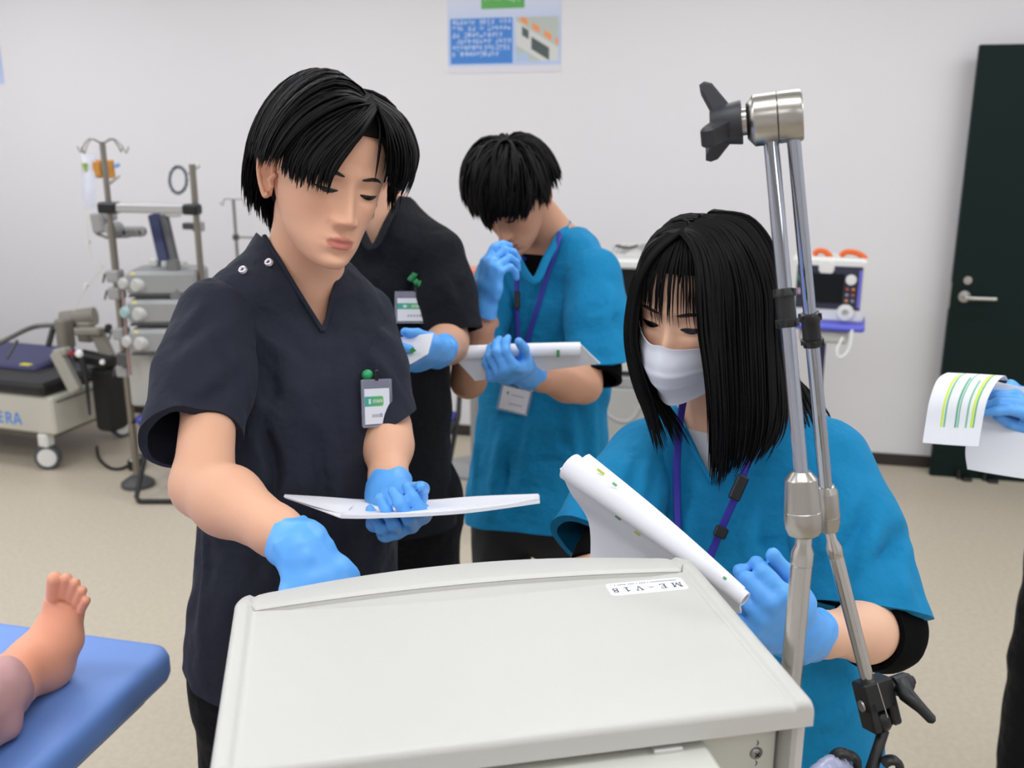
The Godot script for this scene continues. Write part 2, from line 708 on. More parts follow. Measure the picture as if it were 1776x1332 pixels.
func materials() -> void:
	M.white = mat(Color(0.9, 0.9, 0.89), 0.5)
	M.lamp = mat(Color(1, 1, 1), 0.5)
	M.lamp.emission_enabled = true
	M.lamp.emission = Color(0.97, 0.985, 1.0)
	M.lamp.emission_energy_multiplier = 2.0
	M.wall = bumpy(mat(Color(0.91, 0.9, 0.91), 0.85, 0.0, 0.2), 0.06, 0.5, 0.03, 3)
	M.ceil = mat(Color(0.92, 0.92, 0.91), 0.9, 0.0, 0.2)
	M.floor = mat(Color(0.80, 0.755, 0.68), 0.42, 0.0, 0.4)
	var fl: StandardMaterial3D = M.floor
	fl.uv1_triplanar = true
	fl.uv1_world_triplanar = true
	fl.uv1_scale = Vector3.ONE / 1.3
	fl.albedo_texture = noise_tex(0.05, 8, 1024, 0.93, 1.0, 5)
	M.dark_trim = mat(Color(0.2, 0.17, 0.15), 0.6)
	M.vent = bumpy(mat(Color(0.775, 0.77, 0.75), 0.36, 0.0, 0.5), 0.09, 0.055, 0.02, 5, 2)
	M.vent_panel = mat(Color(0.80, 0.80, 0.765), 0.45)
	M.vent_dark = mat(Color(0.1, 0.1, 0.1), 0.6)
	M.steel = mat(Color(0.68, 0.665, 0.64), 0.29, 1.0)
	M.chrome = mat(Color(0.66, 0.68, 0.72), 0.07, 1.0)
	M.screw = mat(Color(0.6, 0.6, 0.6), 0.35, 1.0)
	M.black = mat(Color(0.045, 0.045, 0.05), 0.45, 0.0, 0.5)
	M.knob = bumpy(mat(Color(0.14, 0.14, 0.165), 0.5, 0.0, 0.5), 0.1, 0.02, 0.004, 9, 2)
	M.ink = mat(Color(0.12, 0.12, 0.15), 0.8)
	M.sticker = mat(Color(0.92, 0.92, 0.955), 0.45)
	M.paper = mat(Color(0.915, 0.915, 0.94), 0.75, 0.0, 0.2)
	M.paper.backlight_enabled = true
	M.paper.backlight = Color(0.12, 0.12, 0.12)
	M.blue_bed = mat(Color(0.44, 0.59, 0.87), 0.42, 0.0, 0.45)
	M.green_door = bumpy(mat(Color(0.05, 0.125, 0.112), 0.55, 0.0, 0.3), 0.1, 0.1, 0.01, 4)
	M.grey = mat(Color(0.62, 0.62, 0.62), 0.5)
	M.grey_dark = mat(Color(0.3, 0.3, 0.31), 0.5)
	M.pale = mat(Color(0.8, 0.8, 0.78), 0.45)
	M.navy_plastic = mat(Color(0.13, 0.17, 0.33), 0.5)
	M.clear = mat(Color(0.95, 0.97, 1.0, 0.22), 0.1)
	M.clear.transparency = BaseMaterial3D.TRANSPARENCY_ALPHA

func text(called: String, s: String, size: float, at: Vector3, bs: Basis, m: Material, parent: Node3D, serif := false, spread := 0.0, bold := false) -> MeshInstance3D:
	var t := TextMesh.new()
	var f := SystemFont.new()
	f.font_names = PackedStringArray(["Droid Serif" if serif else "Droid Sans"])
	if bold: f.font_weight = 700
	var fv := FontVariation.new()
	fv.base_font = f
	fv.spacing_glyph = int(spread * 64)
	t.font = fv
	t.text = s
	t.font_size = 64
	t.pixel_size = size / 46.0
	t.depth = 0.0003
	t.curve_step = 2.0
	var o := MeshInstance3D.new()
	o.name = called
	o.mesh = t
	o.material_override = m
	o.transform = Transform3D(bs, at - (parent.position if parent else Vector3.ZERO))
	parent.add_child(o, true)
	return o

# the room's own axes: x along the far wall to the right, z out of it; the far wall is turned a little against the camera
const BETA := 0.218
const RO := Vector3(1.935, 0, -4.57)
var rb := Basis(Vector3.UP, -BETA)

func R(x: float, y: float, z: float) -> Vector3:
	return RO + rb * Vector3(x, y, z)

# where a line of sight meets a plane parallel to the far wall, off metres in front of it
func B(x: float, y: float, off := 0.0) -> Vector3:
	var r := ray(x, y)
	var n := rb.z
	var o := Vector3(0, CAM_Y, 0)
	return o + r * ((RO + n * off - o).dot(n) / r.dot(n))

func wall_box(called: String, a: Vector3, b: Vector3, m: Material, bev := 0.0) -> void:
	struct(called, MB.new().box(R((a.x + b.x) / 2, (a.y + b.y) / 2, (a.z + b.z) / 2), (b - a) / 2, rb, bev), m)

func room() -> void:
	wall_box("floor", Vector3(-5.5, -0.1, -0.2), Vector3(2.0, 0, 7.5), M.floor)
	wall_box("ceiling", Vector3(-5.5, 2.7, -0.2), Vector3(2.0, 2.85, 7.5), M.ceil)
	wall_box("wall_back", Vector3(-5.5, 0, -0.15), Vector3(2.0, 2.7, 0), M.wall)
	wall_box("wall_left", Vector3(-5.5, 0, 0), Vector3(-5.3, 2.7, 7.4), M.wall)
	wall_box("wall_right", Vector3(1.8, 0, 0), Vector3(2.0, 2.7, 7.4), M.wall)
	wall_box("wall_front", Vector3(-5.3, 0, 7.2), Vector3(1.8, 2.7, 7.4), M.wall)
	wall_box("baseboard_back", Vector3(-5.3, 0, 0), Vector3(1.8, 0.06, 0.01), M.dark_trim, 0.003)
	# dark green door leaf folded back against the wall; its own opening lies outside the picture to the right
	var a := B(1705, 77, 0.12)
	var b := B(1609, 826, 0.12)
	var o := Vector3((a.x + b.x) * 0.5, 0, (a.z + b.z) * 0.5)
	var t := thing("door_1", "dark green door with a steel lever handle, open flat against the wall", "door", o)
	t.set_meta("kind", "structure")
	var wd := 0.9
	var bs := rb
	obj("door_leaf", MB.new().box(o + bs * Vector3(wd / 2, (a.y + b.y) / 2, -0.02), Vector3(wd / 2, (a.y - b.y) / 2, 0.02), bs, 0.003), M.green_door, t)
	var hp := B(1672, 514, 0.12)
	var st := mat(Color(0.75, 0.74, 0.72), 0.35, 1.0)
	var h := MB.new()
	h.lathe(hp, bs.z, PackedVector2Array([Vector2(0, 0), Vector2(0.026, 0), Vector2(0.026, 0.008), Vector2(0.011, 0.01), Vector2(0.011, 0.045), Vector2(0, 0.047)]), 20)
	h.tube(pv([hp + bs.z * 0.042, hp + bs.z * 0.05 + bs.x * 0.02, hp + bs.z * 0.05 + bs.x * 0.125]), pf([0.009, 0.01, 0.009]), 10)
	obj("lever_handle", h, st, t)
	obj("lock_cylinder", MB.new().lathe(B(1678, 486, 0.12), bs.z, PackedVector2Array([Vector2(0.001, 0.009), Vector2(0.018, 0.008), Vector2(0.02, 0), Vector2(0, 0)]), 20), st, t)
	obj("latch_plate", MB.new().box(o + bs * Vector3(-0.001, hp.y, -0.02), Vector3(0.0015, 0.06, 0.012), bs, 0.0005), st, t)
	for px in [1660, 1705]:
		var q := B(px, 832, 0.13)
		var ds := MB.new()
		ds.tube(pv([Vector3(q.x, b.y + 0.05, q.z), Vector3(q.x + 0.005, b.y - 0.01, q.z + 0.008), Vector3(q.x + 0.03, 0.012, q.z + 0.03)]), pf([0.012, 0.014, 0.017]), 10)
		ds.box(Vector3(q.x + 0.03, 0.008, q.z + 0.03), Vector3(0.022, 0.008, 0.02), bs, 0.004)
		obj("door_stop", ds, M.black, t)

# the ventilator's own axes: s along its far edge to the right, t towards the camera
const VO := Vector3(-0.271, 1.2, -0.879)
var vb: Basis

func V(s: float, y: float, t: float) -> Vector3:
	return VO + vb * Vector3(s, y, t)

func ventilator() -> void:
	vb = Basis(Vector3.UP, 0.1965)
	var wd := 0.467
	var dp := 0.283
	var t := thing("ventilator", "large cream hospital ventilator seen from behind and above, in front of everyone", "ventilator", Vector3(VO.x, 0, VO.z))
	# seam between the front bezel and the lid
	var seam := func(s: float) -> float:
		var e := minf(s, wd - s)
		var k := smoothstep(0.013, 0.021, e)
		var arc := 1.0 - pow(clampf((s / wd - 0.5) * 2.0, -1.0, 1.0), 2.0)
		return lerpf(0.026, 0.041 - 0.019 * arc, k)
	var front := func(s: float) -> float:
		var q := clampf((s / wd - 0.5) * 2.0, -1.0, 1.0)
		return -0.037 * (1.0 - q * q)
	var hgt := func(s: float, tt: float) -> float:      # relief of the top
		var e := minf(s, wd - s)
		var y := 0.0022 * (1.0 - smoothstep(0.012, 0.017, e))
		y -= 0.0012 * exp(-pow((e - 0.0175) / 0.0022, 2.0))
		var sm: float = seam.call(s)
		# the shallow crescent behind the seam
		var q := clampf((s / wd - 0.5) * 2.1, -1.0, 1.0)
		var dip := 0.034 * (1.0 - q * q)
		if tt > sm and dip > 0.002:
			y -= 0.0058 * clampf(1.0 - (tt - sm) / dip, 0.0, 1.0)
		# rounded outer edges
		for d in [s, wd - s, dp - tt]:
			var r := 0.007
			if d < r: y -= r - sqrt(maxf(r * r - (r - d) * (r - d), 0.0))
		return y
	var lid := MB.new()
	var ss := PackedFloat32Array()
	for i in 9: ss.append(0.007 * i / 8.0 * i / 8.0)
	for i in range(1, 13): ss.append(0.007 + 0.018 * i / 12.0)
	for i in range(1, 61): ss.append(0.025 + (wd - 0.05) * i / 60.0)
	for i in range(1, 13): ss.append(wd - 0.025 + 0.018 * i / 12.0)
	for i in range(1, 9): ss.append(wd - 0.007 + 0.007 * (1.0 - pow(1.0 - i / 8.0, 2.0)))
	var nt := 76
	for i in ss.size():
		var s := ss[i]
		var s0: float = seam.call(s)
		for j in nt + 2:
			var tt: float
			if j <= nt - 8: tt = s0 + (dp - 0.007 - s0) * pow(float(j) / (nt - 8), 1.6)
			else: tt = dp - 0.007 + 0.007 * (1.0 - pow(1.0 - clampf(float(j - nt + 8) / 8.0, 0, 1), 2.0))
			var y: float = hgt.call(s, tt)
			if j == 0: y -= 0.0016
			if j == nt + 1: y = -0.022
			if i == 0 or i == ss.size() - 1:
				pass
			lid.add(V(s, y, tt), Vector3.UP, Vector2(s, tt))
	var rw := nt + 2
	for i in ss.size() - 1:
		for j in nt + 1: lid.quad(i * rw + j, i * rw + j + 1, (i + 1) * rw + j + 1, (i + 1) * rw + j)
	lid.smooth_normals()
	# skirts at the sides and under the far edge
	for e in [0, ss.size() - 1]:
		var b := lid.v.size()
		for j in rw:
			var p := lid.v[e * rw + j]
			var nn := vb.x * (-1.0 if e == 0 else 1.0)
			lid.add(p, nn)
			lid.add(Vector3(p.x, VO.y - 0.022, p.z), nn)
		for j in rw - 1:
			var q := b + j * 2
			if e == 0: lid.quad(q, q + 1, q + 3, q + 2)
			else: lid.quad(q, q + 2, q + 3, q + 1)
	obj("lid", lid, M.vent, t)
	obj("lid_underside", MB.new().box(V(wd / 2, -0.0225, dp / 2 + 0.02), Vector3(wd / 2 - 0.001, 0.0008, dp / 2 - 0.022), vb, 0.0), M.vent_panel, t)
	# front bezel: between the curved face and the seam, rolling over the far edge
	var bz := MB.new()
	var nj := 22
	for i in ss.size():
		var s := ss[i]
		var s1: float = seam.call(s) - 0.0012
		var s0: float = front.call(s)
		var round_c := 0.016
		for d in [s, wd - s]:
			if d < round_c: s0 += round_c - sqrt(maxf(round_c * round_c - (round_c - d) * (round_c - d), 0.0))
		for j in nj:
			if j < 12:
				var tt := lerpf(s1, s0 + 0.008, j / 11.0)
				var y: float = hgt.call(s, tt) * 1.0
				if j == 0: y -= 0.0018
				# a soft hump towards the corners
				bz.add(V(s, y + 0.0012 * exp(-pow((minf(s, wd - s) - 0.03) / 0.01, 2.0)) * (j / 11.0) - 0.004 * pow(j / 11.0, 2.0), tt))
			elif j < 18:
				var an := (j - 11) / 6.0 * PI / 2
				bz.add(V(s, hgt.call(s, s0 + 0.02) - 0.004 - 0.008 * (1.0 - cos(an)), s0 + 0.008 - 0.008 * sin(an)))
			else:
				bz.add(V(s, -0.012 - 0.21 * (j - 17) / 4.0, s0 - 0.004 * (j - 17) / 4.0))
	for i in ss.size() - 1:
		for j in nj - 1: bz.quad(i * nj + j, (i + 1) * nj + j, (i + 1) * nj + j + 1, i * nj + j + 1)
	bz.smooth_normals()
	for e in [0, ss.size() - 1]:
		var b := bz.v.size()
		for j in nj:
			var p := bz.v[e * nj + j]
			var nn := vb.x * (-1.0 if e == 0 else 1.0)
			bz.add(p, nn)
			var q := V(0.0 if e == 0 else wd, -0.222, 0.03) if j >= 12 else V(0.0 if e == 0 else wd, -0.03, 0.026)
			bz.add(Vector3(q.x, p.y if j >= 12 else q.y, q.z), nn)
		for j in nj - 1:
			var q := b + j * 2
			if e == 0: bz.quad(q, q + 2, q + 3, q + 1)
			else: bz.quad(q, q + 1, q + 3, q + 2)
	obj("front_bezel", bz, M.vent, t)
	# a touch screen on the far face, where the students look
	var sb := Basis(-vb.x, vb.y, -vb.z)
	obj("screen", MB.new().box(V(wd / 2, -0.11, -0.035), Vector3(0.13, 0.075, 0.006), sb, 0.003), mat(Color(0.04, 0.05, 0.07), 0.15), t)
	obj("control_dial", MB.new().lathe(V(wd / 2 - 0.17, -0.12, -0.02), -vb.z, PackedVector2Array([Vector2(0, 0), Vector2(0.02, 0), Vector2(0.018, 0.015), Vector2(0, 0.016)]), 20), M.grey_dark, t)
	# housing: side panels, sunken rear panel, lower block
	for e in [0.0, 1.0]:
		var x: float = lerpf(0.0075, wd - 0.0075, e)
		obj("side_panel", MB.new().box(V(x, -0.135, 0.152), Vector3(0.0055, 0.112, 0.125), vb, 0.003), M.vent, t)
	obj("rear_panel", MB.new().box(V(wd / 2, -0.135, 0.243), Vector3(wd / 2 - 0.0155, 0.112, 0.012), vb, 0.002), M.vent_panel, t)
	var lb := MB.new()
	lb.box(V(0.19, -0.13, 0.28), Vector3(0.19, 0.1, 0.0335), vb, 0.004)
	var blk := obj("rear_block", lb, M.vent_panel, t)
	obj("tab", MB.new().box(V(0.345, -0.0285, 0.272), Vector3(0.012, 0.0025, 0.012), vb, 0.001), M.vent, blk)
	obj("bottom_panel", MB.new().box(V(wd / 2, -0.24, 0.13), Vector3(wd / 2 - 0.006, 0.012, 0.14), vb, 0.004), M.vent_panel, t)
	for q in [Vector2(0.417, -0.0265), Vector2(0.4335, -0.062)]:
		var so := V(q.x, q.y, 0.255)
		var sc := MB.new().lathe(so, vb.z, PackedVector2Array([Vector2(0.0, 0.0), Vector2(0.0058, 0.0), Vector2(0.0056, 0.0008), Vector2(0.0038, 0.0024), Vector2(0.0, 0.003)]), 20)
		var scr := obj("screw", sc, M.screw, t)
		var cr := MB.new()
		for an in [0.8, 2.37]:
			cr.box(so + vb.z * 0.0027, Vector3(0.0026, 0.0006, 0.0006), vb * Basis(Vector3.BACK, an), 0.0)
		obj("slot", cr, M.vent_dark, scr)
		var mk := MB.new()
		for sgn in [-1.0, 1.0]:
			var pts := []
			for k in 5:
				var an: float = (sgn * (0.62 + 0.16 * k) + (1.57 if q.x < 0.42 else 0.0))
				if q.x < 0.42: an = (0.0 if sgn > 0 else PI) - 0.15 + 0.1 * k
				var rr := 0.0072 + 0.0013 * k
				pts.append(so + vb * Vector3(cos(an) * rr, sin(an) * rr, 0.0002) if q.x < 0.42 else so + vb * Vector3(0.0014 * sin(k * 0.8) , sgn * rr, 0.0002))
			mk.tube(PackedVector3Array(pts), pf([0.0003, 0.0006, 0.0006, 0.0005, 0.0002]), 6, true, 0.3, vb.z)
		obj("pen_mark", mk, M.ink, scr)
	# pedestal down to the floor
	var ped := MB.new()
	ped.box(V(wd / 2, -0.6, 0.1), Vector3(0.12, 0.35, 0.07), vb, 0.01)
	obj("column", ped, M.vent_panel, t)
	var base := MB.new()
	for sx in [-1.0, 1.0]:
		for sz in [-1.0, 1.0]:
			base.tube(pv([V(wd / 2, -1.03, 0.1), V(wd / 2 + sx * 0.24, -1.08, 0.1 + sz * 0.2)]), pf([0.035, 0.022]), 12)
	obj("base", base, M.vent_panel, t)
	for sx in [-1.0, 1.0]:
		for sz in [-1.0, 1.0]:
			obj("caster", MB.new().lathe(V(wd / 2 + sx * 0.24 - 0.012, -1.155, 0.1 + sz * 0.2), vb.x, PackedVector2Array([Vector2(0, 0), Vector2(0.04, 0), Vector2(0.045, 0.005), Vector2(0.045, 0.019), Vector2(0.04, 0.024), Vector2(0, 0.024)]), 20), M.grey_dark, t)
	# asset sticker, upside down from here
	var s0 := VO + vb * Vector3(0, 0, 0)
	var c0 := G(1122, 1018, 1.1995)
	var stb := Basis(-vb.x, vb.z, vb.y)     # text axes: right, up, out of the lid
	stb = Basis(stb.x, stb.y, stb.x.cross(stb.y))
	var st := thing("sticker", "white asset sticker lettered ME-V18 stuck on the ventilator's lid", "sticker", c0)
	var rr := PackedVector2Array()
	for q in [[1, 1, 0], [-1, 1, 1], [-1, -1, 2], [1, -1, 3]]:
		for k in 5:
			var an: float = (q[2] + k / 4.0) * PI / 2
			rr.append(Vector2(q[0] * 0.0355 + cos(an) * 0.0045, q[1] * 0.0085 + sin(an) * 0.0045))
	obj("label", MB.new().prism(rr, c0 + Vector3(0, 0.0003, 0), stb, 0.0003), M.sticker, st)
	text("lettering", "ME−V18", 0.0088, c0 + Vector3(0, 0.0007, 0) + stb.y * 0.0022, stb, M.ink, st, true, 0.42)
	var fine := MB.new()
	var x := -0.033
	while x < 0.032:
		var w := rng.randf_range(0.0006, 0.0013)
		if rng.randf() < 0.86:
			fine.box(c0 + Vector3(0, 0.0007, 0) + stb * Vector3(x, -0.0086 + rng.randf_range(-0.0004, 0.0004), 0), Vector3(w * 0.5, 0.00022, 0.0001), stb, 0.0)
			fine.box(c0 + Vector3(0, 0.0007, 0) + stb * Vector3(x, -0.0078, 0), Vector3(w * 0.4, 0.00022, 0.0001), stb, 0.0)
			fine.box(c0 + Vector3(0, 0.0007, 0) + stb * Vector3(x + w * rng.randf_range(-0.3, 0.3), -0.0082, 0), Vector3(0.0002, 0.001, 0.0001), stb, 0.0)
		x += w + 0.0007
	obj("fine_print", fine, M.ink, st)

func frame(z: Vector3, up := Vector3.UP) -> Basis:
	z = z.normalized()
	var x := up.cross(z).normalized()
	return Basis(x, z.cross(x), z)

func support_arm() -> void:
	var t := thing("support_arm", "folding stainless tube holder arm with a black star knob, standing up beside the ventilator", "support arm", Vector3(0.28, 0, -0.8))
	# top joint
	var ja := P(1295, 211, 0.862)
	var jb := P(1391, 199, 0.85)
	var ax := (jb - ja).normalized()
	var ln := (jb - ja).length()
	var R := 0.0222
	var half := ln * 0.555
	obj("joint_inner", MB.new().lathe(ja, ax, PackedVector2Array([Vector2(0, 0), Vector2(R * 0.68, 0), Vector2(R * 0.99, ln * 0.13), Vector2(R, ln * 0.15), Vector2(R, half - 0.0006), Vector2(R * 0.97, half), Vector2(0, half)]), 40), M.steel, t)
	obj("joint_outer", MB.new().lathe(ja + ax * (half + 0.0004), ax, PackedVector2Array([Vector2(0, 0), Vector2(R * 0.97, 0), Vector2(R, 0.0006), Vector2(R, ln - half - 0.0015), Vector2(R * 0.95, ln - half), Vector2(0, ln - half)]), 40), M.steel, t)
	obj("joint_spindle", MB.new().lathe(ja - ax * 0.008, ax, PackedVector2Array([Vector2(0.0, 0), Vector2(0.0115, 0), Vector2(0.0115, 0.009)]), 24), M.steel, t)
	# star knob
	var ka := ja - ax * 0.004
	var kn := MB.new()
	kn.lathe(ka, -ax, PackedVector2Array([Vector2(0, 0), Vector2(0.0185, 0), Vector2(0.019, 0.001), Vector2(0.0165, 0.019), Vector2(0.0135, 0.027), Vector2(0, 0.028)]), 28)
	var kb := frame(-ax)
	for an in [1.83, 1.83 + TAU / 3, 1.83 + 2 * TAU / 3]:
		var rd: Vector3 = (kb.x * cos(an) + kb.y * sin(an)).normalized()
		var sd: Vector3 = rd.cross(-ax).normalized()
		# wings: swept outwards and back from the hub
		var prof := PackedVector2Array([Vector2(0.0, 0.006), Vector2(0.016, 0.010), Vector2(0.036, 0.0235), Vector2(0.0385, 0.030), Vector2(0.036, 0.0345), Vector2(0.030, 0.034), Vector2(0.006, 0.0235), Vector2(-0.008, 0.0225), Vector2(-0.008, 0.008)])
		kn.prism(prof, ka - sd * 0.0085, Basis(rd, -ax, sd if rd.cross(-ax).dot(sd) > 0 else -sd), 0.017, 0.0022)
	obj("star_knob", kn, M.knob, t)
	# two pairs of rods
	var top1 := P(1337, 243, 0.857)
	var top2 := P(1376, 238, 0.852)
	var f1 := P(1389, 817, 0.865)
	var f2 := P(1432, 842, 0.955)
	for q in [[top1, f1, 0.0066, 0.0062, Vector2(1350, 507), Vector2(1362, 568), 1], [top2, f2, 0.0059, 0.0064, Vector2(1397, 525), Vector2(1405, 585), 2]]:
		var a: Vector3 = q[0]
		var b: Vector3 = q[1]
		var dr := (b - a).normalized()
		var L := (b - a).length()
		# where the collar sits along the rod
		var m0 := L * (0.445 if q[6] == 1 else 0.475)
		var m1 := L * (0.565 if q[6] == 1 else 0.572)
		obj("upper_rod", MB.new().lathe(a, dr, PackedVector2Array([Vector2(q[2], -0.012), Vector2(q[2], m0 + 0.01)]), 28), M.chrome, t)
		obj("lower_rod", MB.new().lathe(a + dr * (m1 - 0.02), dr, PackedVector2Array([Vector2(q[3], 0), Vector2(q[3], L - m1 + 0.04)]), 28), M.chrome, t)
		var cr: float = 0.0083 if q[6] == 1 else 0.0084
		var C := m1 - m0
		var col := MB.new().lathe(a + dr * m0, dr, PackedVector2Array([Vector2(0.0055, 0.0), Vector2(cr * 1.0, 0.0006), Vector2(cr * 1.24, C * 0.17), Vector2(cr * 1.22, C * 0.22), Vector2(cr, C * 0.225), Vector2(cr * 0.99, C * 0.5), Vector2(cr, C * 0.775), Vector2(cr * 1.22, C * 0.78), Vector2(cr * 1.24, C * 0.83), Vector2(cr, C * 0.995), Vector2(0.0055, C)]), 28)
		var cl := obj("collar", col, M.black, t)
		var rb := MB.new()
		var fb := frame(dr)
		for k in 6:
			var an := TAU * k / 6.0 + 0.3
			var rd := fb.x * cos(an) + fb.y * sin(an)
			for e in [0.12, 0.88]:
				rb.box(a + dr * (m0 + C * e) + rd * cr * 1.13, Vector3(0.0011, cr * 0.14, C * 0.1), Basis(rd.cross(dr), rd, dr) * Basis(Vector3.RIGHT, 0.0), 0.0004)
		obj("rib", rb, M.black, cl)
	# ferrules
	var lo1 := P(1395, 940, 0.872)
	var d1 := (lo1 - f1).normalized()
	var L1 := (lo1 - f1).length()
	obj("ferrule", MB.new().lathe(f1 - d1 * 0.0, d1, PackedVector2Array([Vector2(0.0062, 0), Vector2(0.0085, 0.0005), Vector2(0.0136, 0.0065), Vector2(0.0142, 0.0075), Vector2(0.0161, L1 * 0.55), Vector2(0.0157, L1 * 0.56), Vector2(0.0162, L1 * 0.57), Vector2(0.0166, L1 * 0.68), Vector2(0.0158, L1 * 0.8), Vector2(0.0135, L1 * 0.89), Vector2(0.0085, L1 * 0.93), Vector2(0, L1 * 0.935)]), 36, 0.9), M.steel, t)
	var lo2 := P(1438, 930, 0.975)
	var d2 := (lo2 - f2).normalized()
	var L2 := (lo2 - f2).length()
	obj("ferrule", MB.new().lathe(f2, d2, PackedVector2Array([Vector2(0.0062, 0), Vector2(0.0079, 0.0005), Vector2(0.0107, 0.006), Vector2(0.0112, 0.007), Vector2(0.0118, L2 * 0.55), Vector2(0.0115, L2 * 0.56), Vector2(0.0118, L2 * 0.57), Vector2(0.0115, L2 * 0.72), Vector2(0.0096, L2 * 0.86), Vector2(0.0055, L2 * 0.9), Vector2(0, L2 * 0.905)]), 32, 0.9), M.steel, t)
	# lower rods
	var e1 := P(1374, 1165, 0.885)
	var dd := (e1 - lo1).normalized()
	var n1 := P(1396, 915, 0.873)
	var r1 := MB.new()
	r1.lathe(n1, dd, PackedVector2Array([Vector2(0.0072, 0.0), Vector2(0.0072, 0.016), Vector2(0.0098, 0.022), Vector2(0.0098, 0.034), Vector2(0.009, 0.0345), Vector2(0.0094, 0.036), Vector2(0.0094, 0.38), Vector2(0, 0.38)]), 30)
	obj("lower_post", r1, mat(Color(0.74, 0.725, 0.7), 0.2, 1.0), t)
	var e2 := P(1507, 1188, 0.985)
	var n2 := P(1437, 915, 0.97)
	var dd2 := (e2 - n2).normalized()
	var l2 := (e2 - n2).length()
	obj("lower_post", MB.new().lathe(n2, dd2, PackedVector2Array([Vector2(0.005, 0.0), Vector2(0.005, 0.012), Vector2(0.0078, 0.02), Vector2(0.0078, 0.03), Vector2(0.0071, 0.031), Vector2(0.0073, 0.032), Vector2(0.0064, l2 + 0.015), Vector2(0, l2 + 0.015)]), 26), mat(Color(0.74, 0.725, 0.7), 0.2, 1.0), t)
	# bracket to the ventilator's side
	var foot := n1 + dd * 0.36
	var side := V(0.472, 0, 0.15)
	side.y = foot.y + 0.02
	var br := MB.new()
	br.tube(pv([foot + Vector3(0, 0.02, 0), Vector3(side.x - 0.02, foot.y + 0.02, side.z - 0.08)]), pf([0.014]), 12)
	br.lathe(foot - Vector3(0, 0.02, 0), Vector3.UP, PackedVector2Array([Vector2(0, 0), Vector2(0.017, 0), Vector2(0.017, 0.06), Vector2(0, 0.06)]), 20)
	obj("rail_bracket", br, M.steel, t)
	# black clamp with lever
	var ca := P(1520, 1216, 0.985)
	var cz := (P(1528, 1262, 0.985) - P(1508, 1180, 0.985)).normalized()
	var right := cb.x
	var cx := (right - cz * right.dot(cz)).normalized()
	var cbs := Basis(cx, -cz, cx.cross(-cz)) * Basis(Vector3.UP, 0.22)
	var cl := MB.new()
	cl.box(ca + cbs.y * 0.008, Vector3(0.0165, 0.015, 0.012), cbs, 0.002)
	cl.box(ca - cbs.y * 0.011 - cbs.x * 0.0115, Vector3(0.005, 0.016, 0.012), cbs, 0.002)
	cl.box(ca - cbs.y * 0.010 + cbs.x * 0.0115, Vector3(0.005, 0.015, 0.012), cbs, 0.002)
	obj("clamp_block", cl, M.black, t)
	obj("clamp_slit", MB.new().box(ca + cbs.y * 0.004 + cbs.z * 0.0121 , Vector3(0.0005, 0.018, 0.0003), cbs * Basis(Vector3.BACK, 0.06), 0.0), M.steel, t)
	obj("clamp_bolt", MB.new().lathe(ca - cbs.x * 0.0162, -cbs.x, PackedVector2Array([Vector2(0, 0), Vector2(0.0062, 0), Vector2(0.0055, 0.002), Vector2(0, 0.0028)]), 20), M.screw, t)
	obj("ball_head", MB.new().lathe(ca - cbs.y * 0.030, cbs.y, PackedVector2Array([Vector2(0, 0), Vector2(0.007, 0.001), Vector2(0.0108, 0.006), Vector2(0.0115, 0.011), Vector2(0.0108, 0.016), Vector2(0.007, 0.021), Vector2(0, 0.022)]), 24, 0.5), M.black, t)
	var lv := MB.new()
	var la := ca + cbs.x * 0.014 + cbs.y * 0.008
	lv.lathe(la, cbs.x, PackedVector2Array([Vector2(0.007, 0.0), Vector2(0.007, 0.008), Vector2(0.0105, 0.009), Vector2(0.0105, 0.024), Vector2(0.009, 0.027), Vector2(0.005, 0.0275), Vector2(0.005, 0.031), Vector2(0, 0.0315)]), 8, 0.95)
	var l0 := la + cbs.x * 0.018
	lv.tube(pv([l0, P(1573, 1206, 0.97), P(1598, 1229, 0.965), P(1616, 1248, 0.96), P(1619, 1251, 0.96)]), pf([0.0095, 0.008, 0.0056, 0.005, 0.003]), 14)
	obj("clamp_lever", lv, M.black, t)
	# stem and hose forks below the clamp
	var s0 := ca - cbs.y * 0.03
	var s1 := P(1509, 1345, 0.965)
	obj("stem", MB.new().tube(pv([s0, s0.lerp(s1, 0.25), s1, s1 + Vector3(0, -0.02, 0)]), pf([0.0058, 0.0055, 0.0066, 0.0066]), 12), M.black, t)
	var fk := MB.new()
	for q in [[1452, 1318, 0.94, -1.0], [1478, 1322, 0.955, 1.0], [1552, 1330, 0.965, 1.0]]:
		var p := P(q[0], q[1], q[2])
		var arc := []
		for k in 9:
			var an := lerpf(-0.3, 2.5, k / 8.0)
			arc.append(p + cb.x * q[3] * (0.0095 * cos(an) - 0.004) + Vector3.UP * (0.012 * sin(an) - 0.004) )
		fk.tube(PackedVector3Array(arc), pf([0.0042]), 8, true, 1.6, cb.z)
		fk.tube(pv([arc[0], s1 + Vector3(0, -0.012, 0)]), pf([0.004, 0.005]), 8)
	obj("hose_fork", fk, M.black, t)
	# clear corrugated hose lying in the fork
	var h := thing("corrugated_hose", "short length of clear ribbed breathing hose below the black clamp", "hose", Vector3(0.3, 0, -0.75))
	var ha := P(1395, 1372, 0.90)
	var hb := P(1452, 1330, 0.945)
	var hd := P(1490, 1365, 1.0)
	var pts := curve([ha, ha.lerp(hb, 0.5) + Vector3(0, 0.004, 0), hb, hd], 26)
	var rad := PackedFloat32Array()
	for i in pts.size(): rad.append(0.0098 + 0.0017 * sin(i * 1.9))
	obj("tube_wall", MB.new().tube(pts, rad, 20, false), mat_clear(Color(0.8, 0.82, 0.95), 0.55), h)


